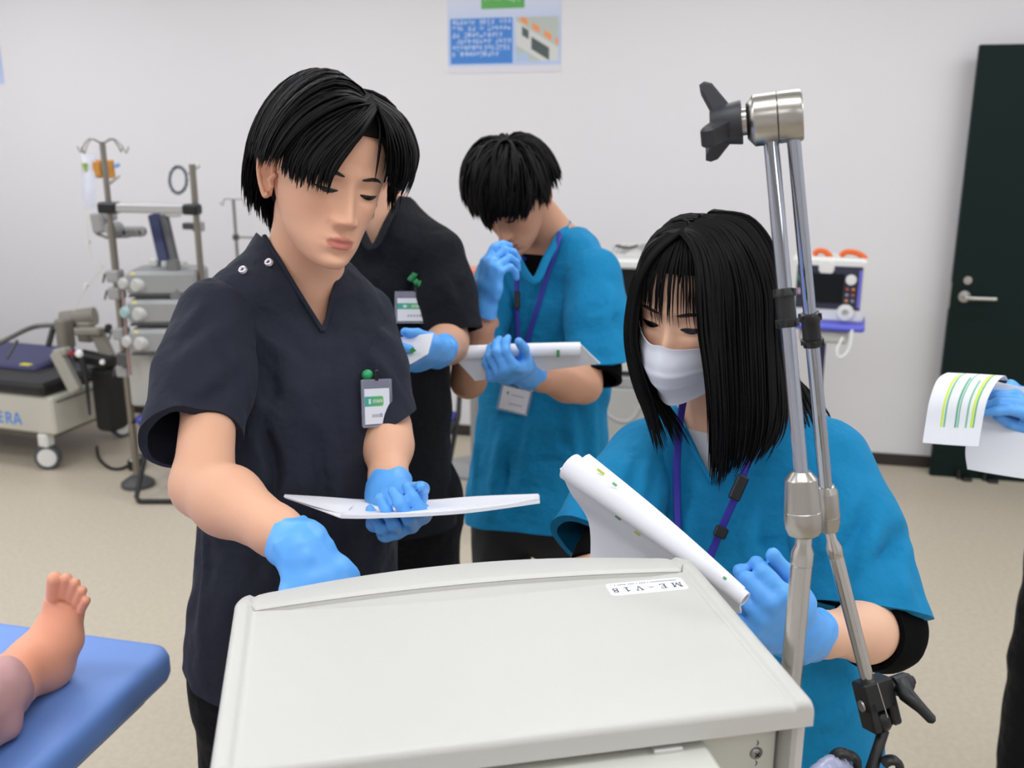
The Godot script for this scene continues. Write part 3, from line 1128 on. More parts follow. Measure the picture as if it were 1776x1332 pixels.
# ---------------------------------------------------------------- people
func tab(a: Array, y: float, col: int) -> float:      # smooth look-up in rows [y, ...]
	var n := a.size()
	if y <= a[0][0]: return a[0][col]
	if y >= a[n - 1][0]: return a[n - 1][col]
	var i := 1
	while y > a[i][0]: i += 1
	var A: Array = a[i - 1]
	var B: Array = a[i]
	var Z: Array = a[maxi(i - 2, 0)]
	var C: Array = a[mini(i + 1, n - 1)]
	var t: float = (y - A[0]) / (B[0] - A[0])
	return cubic_interpolate_in_time(A[col], B[col], Z[col], C[col], t, B[0] - A[0], Z[0] - A[0], C[0] - A[0]) if i > 1 and i < n - 1 else lerpf(A[col], B[col], t)

# rows: height, half width, front, back, middle
const HEAD := [
	[-0.113, 0.006, 0.076, 0.040, 0.06], [-0.111, 0.017, 0.084, 0.022, 0.055], [-0.105, 0.028, 0.0885, 0.006, 0.042], [-0.093, 0.039, 0.090, -0.012, 0.03], [-0.078, 0.0485, 0.0915, -0.03, 0.018],
	[-0.055, 0.0580, 0.0905, -0.052, 0.008], [-0.03, 0.0665, 0.088, -0.07, 0.0], [0.0, 0.0715, 0.086, -0.087, -0.004], [0.03, 0.0748, 0.0885, -0.097, -0.008],
	[0.055, 0.0738, 0.086, -0.099, -0.01], [0.08, 0.065, 0.073, -0.09, -0.012], [0.1, 0.047, 0.05, -0.068, -0.012], [0.112, 0.026, 0.024, -0.042, -0.012], [0.1165, 0.004, -0.006, -0.018, -0.012]]

func gs(x: float, y: float, x0: float, y0: float, sx: float, sy: float) -> float:
	var a := (x - x0) / sx
	var b := (y - y0) / sy
	return exp(-a * a - b * b)

# how far the features stand out of the plain front of the head
func relief(x: float, y: float) -> float:
	var ax := absf(x)
	var nose_h := tab([[-0.06, 0.0], [-0.054, 0.001], [-0.0495, 0.008], [-0.045, 0.0185], [-0.039, 0.0225], [-0.032, 0.0195], [-0.02, 0.0135], [-0.006, 0.0078], [0.006, 0.005], [0.02, 0.003], [0.035, 0.0]], y, 1)
	var nose_w := tab([[-0.06, 0.013], [-0.045, 0.0125], [-0.03, 0.0108], [-0.01, 0.0095], [0.01, 0.0105], [0.035, 0.014]], y, 1)
	var r := nose_h * exp(-pow(ax / nose_w, 2.0))
	r += 0.0085 * gs(ax, y, 0.0135, -0.0425, 0.0066, 0.0068)
	r -= 0.003 * gs(ax, y, 0.02, -0.046, 0.003, 0.006)
	r -= 0.0075 * gs(ax, y, 0.026, 0.004, 0.014, 0.0105)
	r += 0.0058 * gs(ax, y, 0.0315, -0.0005, 0.013, 0.0085)
	r -= 0.0022 * gs(ax, y, 0.031, -0.0125, 0.014, 0.004)
	r += 0.0035 * gs(ax, y, 0.027, 0.0205, 0.02, 0.008)
	r += 0.004 * gs(ax, y, 0.043, -0.022, 0.017, 0.015)
	r -= 0.0035 * gs(ax, y, 0.043, -0.062, 0.014, 0.018)
	r += 0.0035 * gs(ax, y, 0.0, -0.07, 0.026, 0.016)
	r += 0.0034 * gs(ax, y, 0.0, -0.0665, 0.0165, 0.0044) + 0.0012 * gs(ax, y, 0.006, -0.0645, 0.004, 0.003)
	r += 0.0045 * gs(ax, y, 0.0, -0.0775, 0.015, 0.005)
	r -= 0.0042 * gs(ax, y, 0.0, -0.0716, 0.021, 0.0016)
	r -= 0.0018 * gs(ax, y, 0.0, -0.058, 0.004, 0.006)
	r -= 0.0032 * gs(ax, y, 0.0, -0.0885, 0.017, 0.0055)
	r += 0.005 * gs(ax, y, 0.0, -0.1005, 0.015, 0.008)
	return r

func face_z(x: float, y: float) -> float:
	var w := tab(HEAD, y, 1)
	var zf := tab(HEAD, y, 2)
	var zm := tab(HEAD, y, 4)
	var q := clampf(absf(x) / w, 0.0, 0.999)
	return zm + (zf - zm) * pow(1.0 - pow(q, 2.35), 1.0 / 2.35) + relief(x, y)

func head_mesh(skin: Color, lips: Color) -> MB:
	var m := MB.new()
	m.colored = true
	var ys := PackedFloat32Array()
	var ny := 118
	for i in ny + 1:
		var t := float(i) / ny
		# denser over the face
		ys.append(-0.113 + 0.2295 * (t + 0.11 * sin(TAU * t) * 0.9))
	var us := PackedFloat32Array()
	var nu := 120
	for i in nu:
		var t := float(i) / nu * 2.0 - 1.0
		us.append(PI * (0.42 * t + 0.58 * t * t * t))
	var sl := skin.srgb_to_linear()
	var ll := lips.srgb_to_linear()
	for y in ys:
		var w := maxf(tab(HEAD, y, 1), 0.001)
		var zf := tab(HEAD, y, 2)
		var zb := tab(HEAD, y, 3)
		var zm := tab(HEAD, y, 4)
		for u in us:
			var s := sin(u)
			var c := cos(u)
			var e := 2.0 / (2.35 if c > 0 else 2.15)
			var x := w * signf(s) * pow(absf(s), e)
			var z: float
			var col := sl
			if c > 0.0:
				z = zm + (zf - zm) * pow(c, e)
				z += relief(x, y) * smoothstep(0.0, 0.35, c)
				var ax := absf(x)
				var lipm := smoothstep(1.15, 0.75, pow(ax / 0.0205, 2.0) + pow((y + 0.0718) / (0.0085 if y > -0.0718 else 0.0098), 2.0) + 0.25 * gs(ax, y, 0.0, -0.0625, 0.003, 0.003))
				col = sl.lerp(ll, lipm * 0.85)
				var blush := gs(ax, y, 0.042, -0.03, 0.02, 0.018) * 0.35 + gs(ax, y, 0.0, -0.042, 0.014, 0.01) * 0.3
				col = col * Color(1.0 + blush * 0.04, 1.0 - blush * 0.16, 1.0 - blush * 0.18)
			else:
				z = zm - (zm - zb) * pow(-c, e)
			m.add(Vector3(x, y, z), Vector3.UP, Vector2.ZERO, col)
	for i in ny:
		for j in nu:
			var k := (j + 1) % nu
			m.quad(i * nu + j, i * nu + k, (i + 1) * nu + k, (i + 1) * nu + j)
	# ears
	m.smooth_normals()
	for sd in [-1.0, 1.0]:
		var e := MB.new()
		var base := Vector3(sd * 0.069, -0.012, -0.012)
		var out_ := Vector3(sd * 0.62, 0.0, -0.78)       # the ear leans back from the head
		var rim := []
		for q in [[-0.3, 0.0, -0.012], [-0.5, 0.7, 0.2], [-0.25, 1.0, 0.55], [0.25, 1.02, 0.9], [0.72, 0.72, 1.05], [0.8, 0.2, 1.0], [0.55, -0.3, 0.8], [0.25, -0.75, 0.5], [0.0, -1.0, 0.25], [-0.25, -0.85, 0.05]]:
			rim.append(base + Vector3(sd * 0.004, 0, 0) + out_ * 0.022 * q[2] + Vector3(0, q[1] * 0.03, 0) + Vector3(0, 0, -q[0] * 0.006))
		e.tube(curve(rim, 5), pf([0.0042]), 8)
		var bowl := []
		for i in 9:
			var row := PackedVector3Array()
			for j in 7:
				var v0 := i / 8.0 * 2.0 - 1.0
				var u0 := j / 6.0
				var ww := sqrt(maxf(1.0 - pow(v0, 2.0), 0.02)) * (1.0 if v0 > -0.2 else 0.8)
				row.append(base + out_ * (0.022 * u0 * ww) + Vector3(sd * 0.002, v0 * 0.029, 0) - Vector3(sd * 0.006, 0, 0) * sin(u0 * PI) * ww)
			bowl.append(row)
		e.sheet(bowl, 0.004)
		e.tube(pv([base + Vector3(sd * 0.004, 0.004, 0.012), base + Vector3(sd * 0.008, -0.006, 0.006), base + Vector3(sd * 0.004, -0.016, 0.008)]), pf([0.003, 0.005, 0.003]), 8)
		for i in e.c.size(): e.c[i] = (sl * Color(1.0, 0.9, 0.87))
		m.join(e)
	m.colored = true
	return m

# brows, lids and eyes: parts of their own
func eyes(parent: Node3D, hx: Transform3D, look: float, brow: Material, dark: Material) -> void:
	for sd in [-1.0, 1.0]:
		var b := []
		for i in 9:
			var t := i / 8.0
			var x := lerpf(0.013, 0.05, t)
			var y := 0.0165 + 0.0055 * sin(t * PI * 0.85) - 0.003 * t
			b.append(hx * Vector3(sd * x, y, face_z(sd * x, y) + 0.0002))
		var nb := hx.basis * Vector3(0, 0, 1)
		obj("eyebrow", MB.new().tube(PackedVector3Array(b), pf([0.0010, 0.0024, 0.0029, 0.0029, 0.0028, 0.0025, 0.0021, 0.0015, 0.0005]), 8, true, 0.3, nb), brow, parent)
		var lash := []
		var lower := []
		var mid := []
		for i in 9:
			var t := i / 8.0
			var x := lerpf(0.0165, 0.046, t)
			var y := -0.0035 + (0.0055 - 0.0085 * look) * sin(t * PI) + 0.0012 * t
			var yl := -0.0045 - 0.0052 * sin(t * PI) + 0.001 * t
			lash.append(hx * Vector3(sd * x, y, face_z(sd * x, y) + 0.0012))
			lower.append(hx * Vector3(sd * x, yl, face_z(sd * x, yl) + 0.0008))
			mid.append(hx * Vector3(sd * x, (y + yl) * 0.5, face_z(sd * x, (y + yl) * 0.5) + 0.0008))
		# the open slit between the lids
		var rows := [PackedVector3Array(), PackedVector3Array(), PackedVector3Array()]
		for i in 9:
			rows[0].append(lash[i] - nb * 0.0004)
			rows[1].append(mid[i])
			rows[2].append(lower[i])
		if sd < 0: rows.reverse()
		obj("eye", MB.new().sheet(rows, 0.0005), dark, parent)
		obj("eyelash", MB.new().tube(PackedVector3Array(lash), pf([0.0005, 0.0011, 0.0014, 0.0015, 0.0015, 0.0015, 0.0014, 0.0012, 0.0006]), 6, true, 0.7, nb), dark, parent)

# a hand in local axes: x towards the thumb, y along the fingers, z out of the back of the hand
func hand_field(x: Transform3D, curls: Array, thumb: Array, sc := 1.0, spread := 0.04) -> Field:
	var f := Field.new()
	var L := func(a: Vector3) -> Vector3: return x * (a * sc)
	var bx := x.basis.x
	f.flat(L.call(Vector3(0, -0.01, 0)), L.call(Vector3(0.001, 0.04, 0)), bx, Vector2(0.0275, 0.0195) * sc, Vector2(0.0375, 0.0165) * sc, 0.015)
	f.flat(L.call(Vector3(0.001, 0.04, 0)), L.call(Vector3(0.0, 0.084, 0.001)), bx, Vector2(0.0375, 0.0165) * sc, Vector2(0.0395, 0.0125) * sc, 0.015)
	var fx := [0.0285, 0.0095, -0.0095, -0.0275]
	var fy := [0.088, 0.093, 0.089, 0.080]
	var fl := [0.073, 0.081, 0.075, 0.059]
	var fr := [0.0090, 0.0092, 0.0088, 0.0078]
	for i in 4:
		var a := Vector3(fx[i] * 0.8, fy[i] - 0.035, 0.001)
		var p := Vector3(fx[i], fy[i], 0.001)
		f.cone(L.call(a), L.call(p), 0.009 * sc, fr[i] * 1.08 * sc, 0.009)
		var dir := Vector3(fx[i] * spread * 6.0, 1, 0).normalized()
		var ang := 0.0
		for k in 3:
			ang += curls[i][k]
			var d := (Vector3(dir.x, dir.y * cos(ang), -sin(ang))).normalized()
			var ln: float = fl[i] * [0.46, 0.29, 0.25][k]
			var q := p + d * ln
			var r0: float = fr[i] * [1.05, 0.98, 0.92][k]
			f.cone(L.call(p), L.call(q), r0 * sc, fr[i] * [0.98, 0.92, 0.78][k] * sc, 0.0035)
			p = q
	var c0 := Vector3(0.014, 0.014, -0.008)
	var c1 := Vector3(0.034, 0.045, -0.014)
	if thumb.size() > 3: c1 = thumb[3]
	f.cone(L.call(c0), L.call(c1), 0.0165 * sc, 0.0125 * sc, 0.014)
	var td: Vector3 = (thumb[0] as Vector3).normalized()
	var c2 := c1 + td * 0.036
	var te: Vector3 = (thumb[1] as Vector3).normalized()
	var c3 := c2 + te * 0.028
	f.cone(L.call(c1), L.call(c2), 0.0122 * sc, 0.0102 * sc, 0.006)
	f.cone(L.call(c2), L.call(c3), 0.0104 * sc, 0.0082 * sc, 0.004)
	return f

const RELAX := [[0.35, 0.4, 0.25], [0.4, 0.45, 0.3], [0.45, 0.5, 0.3], [0.5, 0.5, 0.3]]
const GRIP := [[0.9, 1.1, 0.7], [0.95, 1.15, 0.7], [1.0, 1.15, 0.75], [1.05, 1.15, 0.75]]

# gloved hand; side: 1 left, -1 right; fingers along y, back of the hand towards z; arm: the way from the wrist back to the elbow
func glove(parent: Node3D, side: float, wrist: Vector3, y: Vector3, z: Vector3, arm: Vector3, curls: Array, thumb: Array, m: Material, sc := 1.0, cell := 0.0032, cuff := 0.055) -> Field:
	y = y.normalized()
	z = (z - y * z.dot(y)).normalized()
	var th := y.cross(z) * side
	var x := Transform3D(Basis(th, y, z), wrist)
	var f := hand_field(x, curls, thumb, sc)
	arm = arm.normalized()
	f.flat(wrist + y * 0.006, wrist + arm * (cuff * 0.45), th, Vector2(0.0292, 0.0215) * sc, Vector2(0.0305, 0.0245) * sc, 0.012)
	f.flat(wrist + arm * (cuff * 0.45), wrist + arm * (cuff + 0.02), th, Vector2(0.0305, 0.0245) * sc, Vector2(0.0385, 0.0325) * sc, 0.01)
	f.noise = FastNoiseLite.new()
	f.noise.seed = 7
	f.noise.frequency = 26.0
	f.noise.fractal_octaves = 2
	f.amp = 0.0022
	f.squash = Vector3.ONE
	# creases across the wrist
	for k in 4:
		var c := wrist + arm * (0.004 + 0.011 * k)
		var tilt := sin(k * 2.1) * 0.5
		f.fold(c + z * 0.022 * sc - th * 0.03 + arm * tilt * 0.012, c + z * 0.024 * sc + th * 0.028 - arm * tilt * 0.012, 0.0045, 0.0034)
	var net := f.net(cell)
	var e := wrist + arm * cuff
	net = clipped(net, func(p: Vector3) -> float: return -(p - e).dot(arm) - 0.004 * sin((p - e).dot(th) * 160.0), 0.004)
	obj("glove", net, m, parent)
	return f

# bare arm: shoulder, elbow, wrist
func arm_field(f: Field, sh: Vector3, el: Vector3, wr: Vector3, sc := 1.0) -> void:
	var fa := wr - el
	var side := (el - sh).cross(fa).normalized()
	if side.length() < 0.5: side = Vector3.RIGHT
	f.cone(sh.lerp(el, 0.08), sh.lerp(el, 0.5), 0.034 * sc, 0.036 * sc, 0.03)
	f.cone(sh.lerp(el, 0.5), el, 0.036 * sc, 0.0385 * sc, 0.02)
	f.cone(el, el + fa * 0.27, 0.0385 * sc, 0.042 * sc, 0.02)
	f.flat(el + fa * 0.27, el + fa * 0.75, side, Vector2(0.041, 0.042) * sc, Vector2(0.031, 0.029) * sc, 0.02)
	f.flat(el + fa * 0.75, wr, side, Vector2(0.031, 0.029) * sc, Vector2(0.0265, 0.0215) * sc, 0.015)

# sleeve: a loose tube round the upper arm, cut where the hem is
func sleeve(sh: Vector3, hem: Vector3, side: Vector3, r0: Vector2, r1: Vector2, cut: Vector3, folds: Array, nz: FastNoiseLite, cell := 0.006) -> MB:
	var f := Field.new()
	var dr := (hem - sh).normalized()
	f.flat(sh, sh.lerp(hem, 0.5), side, r0, r0.lerp(r1, 0.55), 0.03)
	f.flat(sh.lerp(hem, 0.5), hem + dr * 0.05, side, r0.lerp(r1, 0.55), r1, 0.03)
	f.noise = nz
	f.amp = 0.006
	add_folds(f, folds)
	var m := f.net(cell)
	var cn := cut.normalized()
	return clipped(m, func(p: Vector3) -> float: return -(p - hem).dot(cn), 0.012)

func cloth_noise(seed_: int, fr := 9.0) -> FastNoiseLite:
	var n := FastNoiseLite.new()
	n.seed = seed_
	n.frequency = fr
	n.fractal_octaves = 3
	return n

func add_folds(f: Field, list: Array) -> void:
	for q in list:
		var a := f.hit(Vector3(0, CAM_Y, 0), ray(q[0], q[1]))
		var b := f.hit(Vector3(0, CAM_Y, 0), ray(q[2], q[3]))
		var w: float = q[4] * 0.72
		var h: float = absf(q[5])
		var sd := (b - a).cross(a - Vector3(0, CAM_Y, 0)).normalized() * signf(q[5])
		# a rounded ridge beside a valley
		f.fold(a, b, w, h)
		f.fold(a + sd * w * 1.7, b + sd * w * 1.7, w, -h * 0.75)

# points on a field's surface under a line of pixels
func drawn(f: Field, px: Array, lift: float) -> PackedVector3Array:
	var r := []
	for q in px: r.append(f.hit(Vector3(0, CAM_Y, 0), ray(q[0], q[1]), lift))
	return curve(r, 5)

# ---------------------------------------------------------------- hair
class Hair:
	var m := MB.new()
	var rng := RandomNumberGenerator.new()
	func lock(path: PackedVector3Array, r: float, out: Vector3, flat := 0.45, sides := 5) -> void:
		var n := path.size()
		var rr := PackedFloat32Array()
		for i in n:
			var t := float(i) / (n - 1)
			rr.append(r * (0.75 + 0.25 * sin(minf(t * 2.2, 1.57))) * (1.0 - pow(t, 3.5)) + 0.00025)
		m.tube(path, rr, sides, false, flat, out)
	# locks spread between guide curves
	func panel(guides: Array, count: int, r: float, jit: float, out: Vector3, vary := 0.12) -> void:
		var gs := []
		for g in guides: gs.append(g)
		for i in count:
			var u := (i + rng.randf()) / count * (gs.size() - 1)
			var k := mini(int(u), gs.size() - 2)
			var f := u - k
			var A: PackedVector3Array = gs[k]
			var B: PackedVector3Array = gs[k + 1]
			var n := A.size()
			var end := 1.0 - rng.randf() * vary
			var j0 := Vector3(rng.randfn(), rng.randfn(), rng.randfn()) * jit
			var j1 := Vector3(rng.randfn(), rng.randfn(), rng.randfn()) * jit * 1.5
			var p := PackedVector3Array()
			for s in n:
				var t := float(s) / (n - 1) * end * (n - 1)
				var a := mini(int(t), n - 2)
				var q := A[a].lerp(A[a + 1], t - a).lerp(B[a].lerp(B[a + 1], t - a), f)
				p.append(q + (j0 * 0.35).lerp(j1, minf(1.0, 1.6 * s / (n - 1))))
			lock(p, r * rng.randf_range(0.7, 1.3), out)

# hair that lies on the scalp: flows away from the parting (head axes) until it reaches its lower limit, then falls
func flow_hair(h: Hair, hx: Transform3D, part: Array, count: int, r: float, limit: Callable, lift: Callable, front: Callable, wave: float, fall: float) -> void:
	var c := Vector3(0, 0.012, -0.010)
	var rad := Vector3(0.0775, 0.1065, 0.093)
	var inv := hx.affine_inverse()
	var down := (inv.basis * Vector3.DOWN).normalized()
	for i in count:
		# spread over the upper part of the head
		var y := 1.0 - (i + 0.5) / count * 1.35
		var an := i * 2.399963 + h.rng.randf() * 0.2
		var rr := sqrt(maxf(1.0 - y * y, 0.0))
		var n := Vector3(cos(an) * rr, y, sin(an) * rr)
		var p := c + n * rad
		if i % 5 == 0:      # more of them along the parting, so that no bare line shows
			var tp := h.rng.randf()
			p = (part[0] as Vector3).lerp(part[1], tp) + Vector3((1.0 if i % 2 else -1.0) * h.rng.randf_range(0.001, 0.012), 0, h.rng.randf_range(-0.006, 0.006))
			p = c + (p - c) / ((p - c) / rad).length()
			n = ((p - c) / rad).normalized()
		if not front.call(p): continue
		var path := PackedVector3Array()
		var ph := h.rng.randf() * TAU
		var amp := wave * h.rng.randf_range(0.4, 1.2)
		var lf: float = lift.call(n) * h.rng.randf_range(0.75, 1.25)
		var vel := Vector3.ZERO
		for s in 22:
			var q := p - c
			n = (q / rad).normalized()
			var sn := (n / rad).normalized()
			# nearest point of the parting
			var A: Vector3 = part[0]
			var B: Vector3 = part[1]
			var tt := clampf((p - A).dot(B - A) / (B - A).length_squared(), 0.0, 1.0)
			var away := p - A.lerp(B, tt)
			var dirv := (away.normalized() + down * fall * (0.3 + s * 0.1))
			dirv = dirv - sn * dirv.dot(sn)
			if n.y < -0.05: dirv = down + away.normalized() * 0.1
			vel = dirv.normalized() if s == 0 else vel.lerp(dirv.normalized(), 0.45).normalized()
			var off := lf * smoothstep(-2.5, 3.5, s) + 0.003
			var side := sn.cross(vel)
			path.append(hx * (p + sn * off + side * sin(ph + s * 0.55) * amp * minf(s * 0.25, 1.0)))
			p += vel * 0.0125
			q = p - c
			var k := (q / rad).length()
			if k < 1.0 or n.y > 0.0: p = c + q / k      # stay on the scalp
			if p.y < limit.call(p) + h.rng.randf_range(-0.012, 0.012): break
		if path.size() > 3: h.lock(path, r * h.rng.randf_range(0.7, 1.3), hx.basis * (n / rad).normalized())

func scalp_cap(hx: Transform3D, thick: float, keep: Callable) -> MB:
	var m := MB.new()
	var nu := 72
	var nv := 44
	for i in nv + 1:
		var y := lerpf(-0.11, 0.1165, sin(i / float(nv) * PI / 2))
		for j in nu:
			var u := TAU * j / nu
			var w := tab(HEAD, y, 1)
			var s := sin(u)
			var cc := cos(u)
			var zm := tab(HEAD, y, 4)
			var z := zm + (tab(HEAD, y, 2) - zm) * pow(cc, 0.85) if cc > 0 else zm - (zm - tab(HEAD, y, 3)) * pow(-cc, 0.93)
			m.add(Vector3(w * signf(s) * pow(absf(s), 0.9), y, z))
	for i in nv:
		for j in nu:
			var k := (j + 1) % nu
			m.quad(i * nu + j, i * nu + k, (i + 1) * nu + k, (i + 1) * nu + j)
	m.smooth_normals()
	for i in m.v.size(): m.v[i] += m.n[i] * thick
	m = clipped(m, keep, 0.01)
	var r := MB.new()
	r.join(m, hx)
	return r

func head_at(yaw: float, pitch: float, roll: float, at: Vector3, sc := 1.0) -> Transform3D:
	return Transform3D(Basis(Vector3.UP, deg_to_rad(yaw)) * Basis(Vector3.RIGHT, deg_to_rad(pitch)) * Basis(Vector3.BACK, deg_to_rad(roll)) * Basis.from_scale(Vector3.ONE * sc), at)

func skin_mat(seed_: int) -> StandardMaterial3D:
	var m := mat(Color.WHITE, 0.48, 0.0, 0.35)
	m.vertex_color_use_as_albedo = true
	m.subsurf_scatter_enabled = true
	m.subsurf_scatter_strength = 0.08
	return m

func cloth_mat(c: Color, seed_: int) -> StandardMaterial3D:
	var m := bumpy(mat(c, 0.75, 0.0, 0.25), 0.011, 0.34, 0.55, seed_, 4)
	m.rim_enabled = true
	m.rim = 0.35
	m.rim_tint = 0.6
	return m

func paint(m: MB, c: Color) -> MB:
	m.colored = true
	var l := c.srgb_to_linear()
	for i in m.c.size(): m.c[i] = l
	return m

func people_materials() -> void:
	M.skin = skin_mat(1)
	M.hair = mat(Color(0.038, 0.034, 0.036), 0.52, 0.0, 0.26)
	M.brow = mat(Color(0.1, 0.075, 0.065), 0.7)
	M.eye = mat(Color(0.035, 0.025, 0.022), 0.25)
	M.navy = cloth_mat(Color(0.155, 0.165, 0.21), 21)
	M.black_scrub = cloth_mat(Color(0.09, 0.095, 0.115), 22)
	M.teal = cloth_mat(Color(0.085, 0.49, 0.68), 23)
	M.black_cloth = mat(Color(0.035, 0.035, 0.04), 0.9, 0.0, 0.2)
	M.trousers = cloth_mat(Color(0.06, 0.065, 0.08), 24)
	M.glove = mat(Color(0.37, 0.665, 0.96), 0.38, 0.0, 0.45)
	M.glove.subsurf_scatter_enabled = true
	M.glove.subsurf_scatter_strength = 0.05
	M.white_cloth = mat(Color(0.86, 0.86, 0.87), 0.85)
	M.lanyard = mat(Color(0.17, 0.15, 0.6), 0.6)
	M.mask = mat(Color(0.87, 0.88, 0.92), 0.8, 0.0, 0.2)
	M.shoe = mat(Color(0.16, 0.16, 0.17), 0.5)

# trousers and shoes below a hip point
func legs(parent: Node3D, hip: Vector3, side: Vector3, m: Material, stance := 0.1, cell := 0.012) -> void:
	var f := Field.new()
	var fw := side.cross(Vector3.UP)
	f.flat(hip + Vector3(0, -0.05, 0), hip - Vector3(0, 0.12, 0), side, Vector2(0.13, 0.085), Vector2(0.145, 0.095), 0.05)
	for s in [-1.0, 1.0]:
		var h: Vector3 = hip - Vector3(0, 0.08, 0) + side * s * 0.08
		var k: Vector3 = Vector3(hip.x, 0.47, hip.z) + side * s * stance + fw * 0.02
		var a: Vector3 = Vector3(hip.x, 0.06, hip.z) + side * s * (stance + 0.01) - fw * 0.02
		f.cone(h, k, 0.088, 0.068, 0.05)
		f.cone(k, a, 0.066, 0.056, 0.02)
	f.noise = cloth_noise(5)
	f.amp = 0.008
	var net := clipped(f.net(cell), func(p: Vector3) -> float: return p.y - 0.045, 0.01)
	obj("trousers", net, m, parent)
	for s in [-1.0, 1.0]:
		var a: Vector3 = Vector3(hip.x, 0.0, hip.z) + side * s * (stance + 0.01) - fw * 0.02
		var g := Field.new()
		g.flat(a + Vector3(0, 0.045, 0) - fw * 0.05, a + Vector3(0, 0.045, 0) + fw * 0.06, side, Vector2(0.036, 0.042), Vector2(0.045, 0.036), 0.02)
		g.flat(a + Vector3(0, 0.04, 0) + fw * 0.06, a + Vector3(0, 0.03, 0) + fw * 0.17, side, Vector2(0.045, 0.036), Vector2(0.038, 0.022), 0.02)
		g.cone(a + Vector3(0, 0.05, 0) - fw * 0.02, a + Vector3(0, 0.12, 0), 0.04, 0.038, 0.02)
		obj("shoe", clipped(g.net(0.008), func(p: Vector3) -> float: return p.y - 0.001, 0.004), M.shoe, parent)

# torso of a loose top over the trunk; returns the field before the neckline is cut
func trunk(f: Field, hip: Vector3, neck: Vector3, side: Vector3, shr: Vector3, shl: Vector3, secs: Array, sr := 0.058, nr := 0.05) -> void:
	f.loft(hip, neck - hip, side, secs, 0.05)
	for s in [shr, shl]:
		var a: Vector3 = neck.lerp(s, 0.22) - Vector3(0, 0.012, 0)
		f.cone(a, s, nr, sr, 0.045)

func vneck(f: MB, a: Vector3, b: Vector3, c: Vector3, fwd: Vector3, neck: Vector3, collar: float, nrad := 0.062) -> MB:
	var sight := (b - Vector3(0, CAM_Y, 0)).normalized()
	var n1 := (b - a).cross(sight).normalized()
	if n1.dot(c - a) < 0: n1 = -n1
	var n2 := (b - c).cross(sight).normalized()
	if n2.dot(a - c) < 0: n2 = -n2
	return clipped(f, func(p: Vector3) -> float:
		var v := maxf(maxf(-(p - a).dot(n1), -(p - c).dot(n2)), -(p - neck).dot(fwd) - 0.01)
		var q := p - neck
		var back := maxf(Vector2(q.x, q.z).length() - nrad, neck.y + collar - p.y)
		return minf(v, back), 0.006)

func people() -> void:
	people_materials()
	man_navy()
	man_black()
	man_teal()
	woman_teal()
	man_beyond()

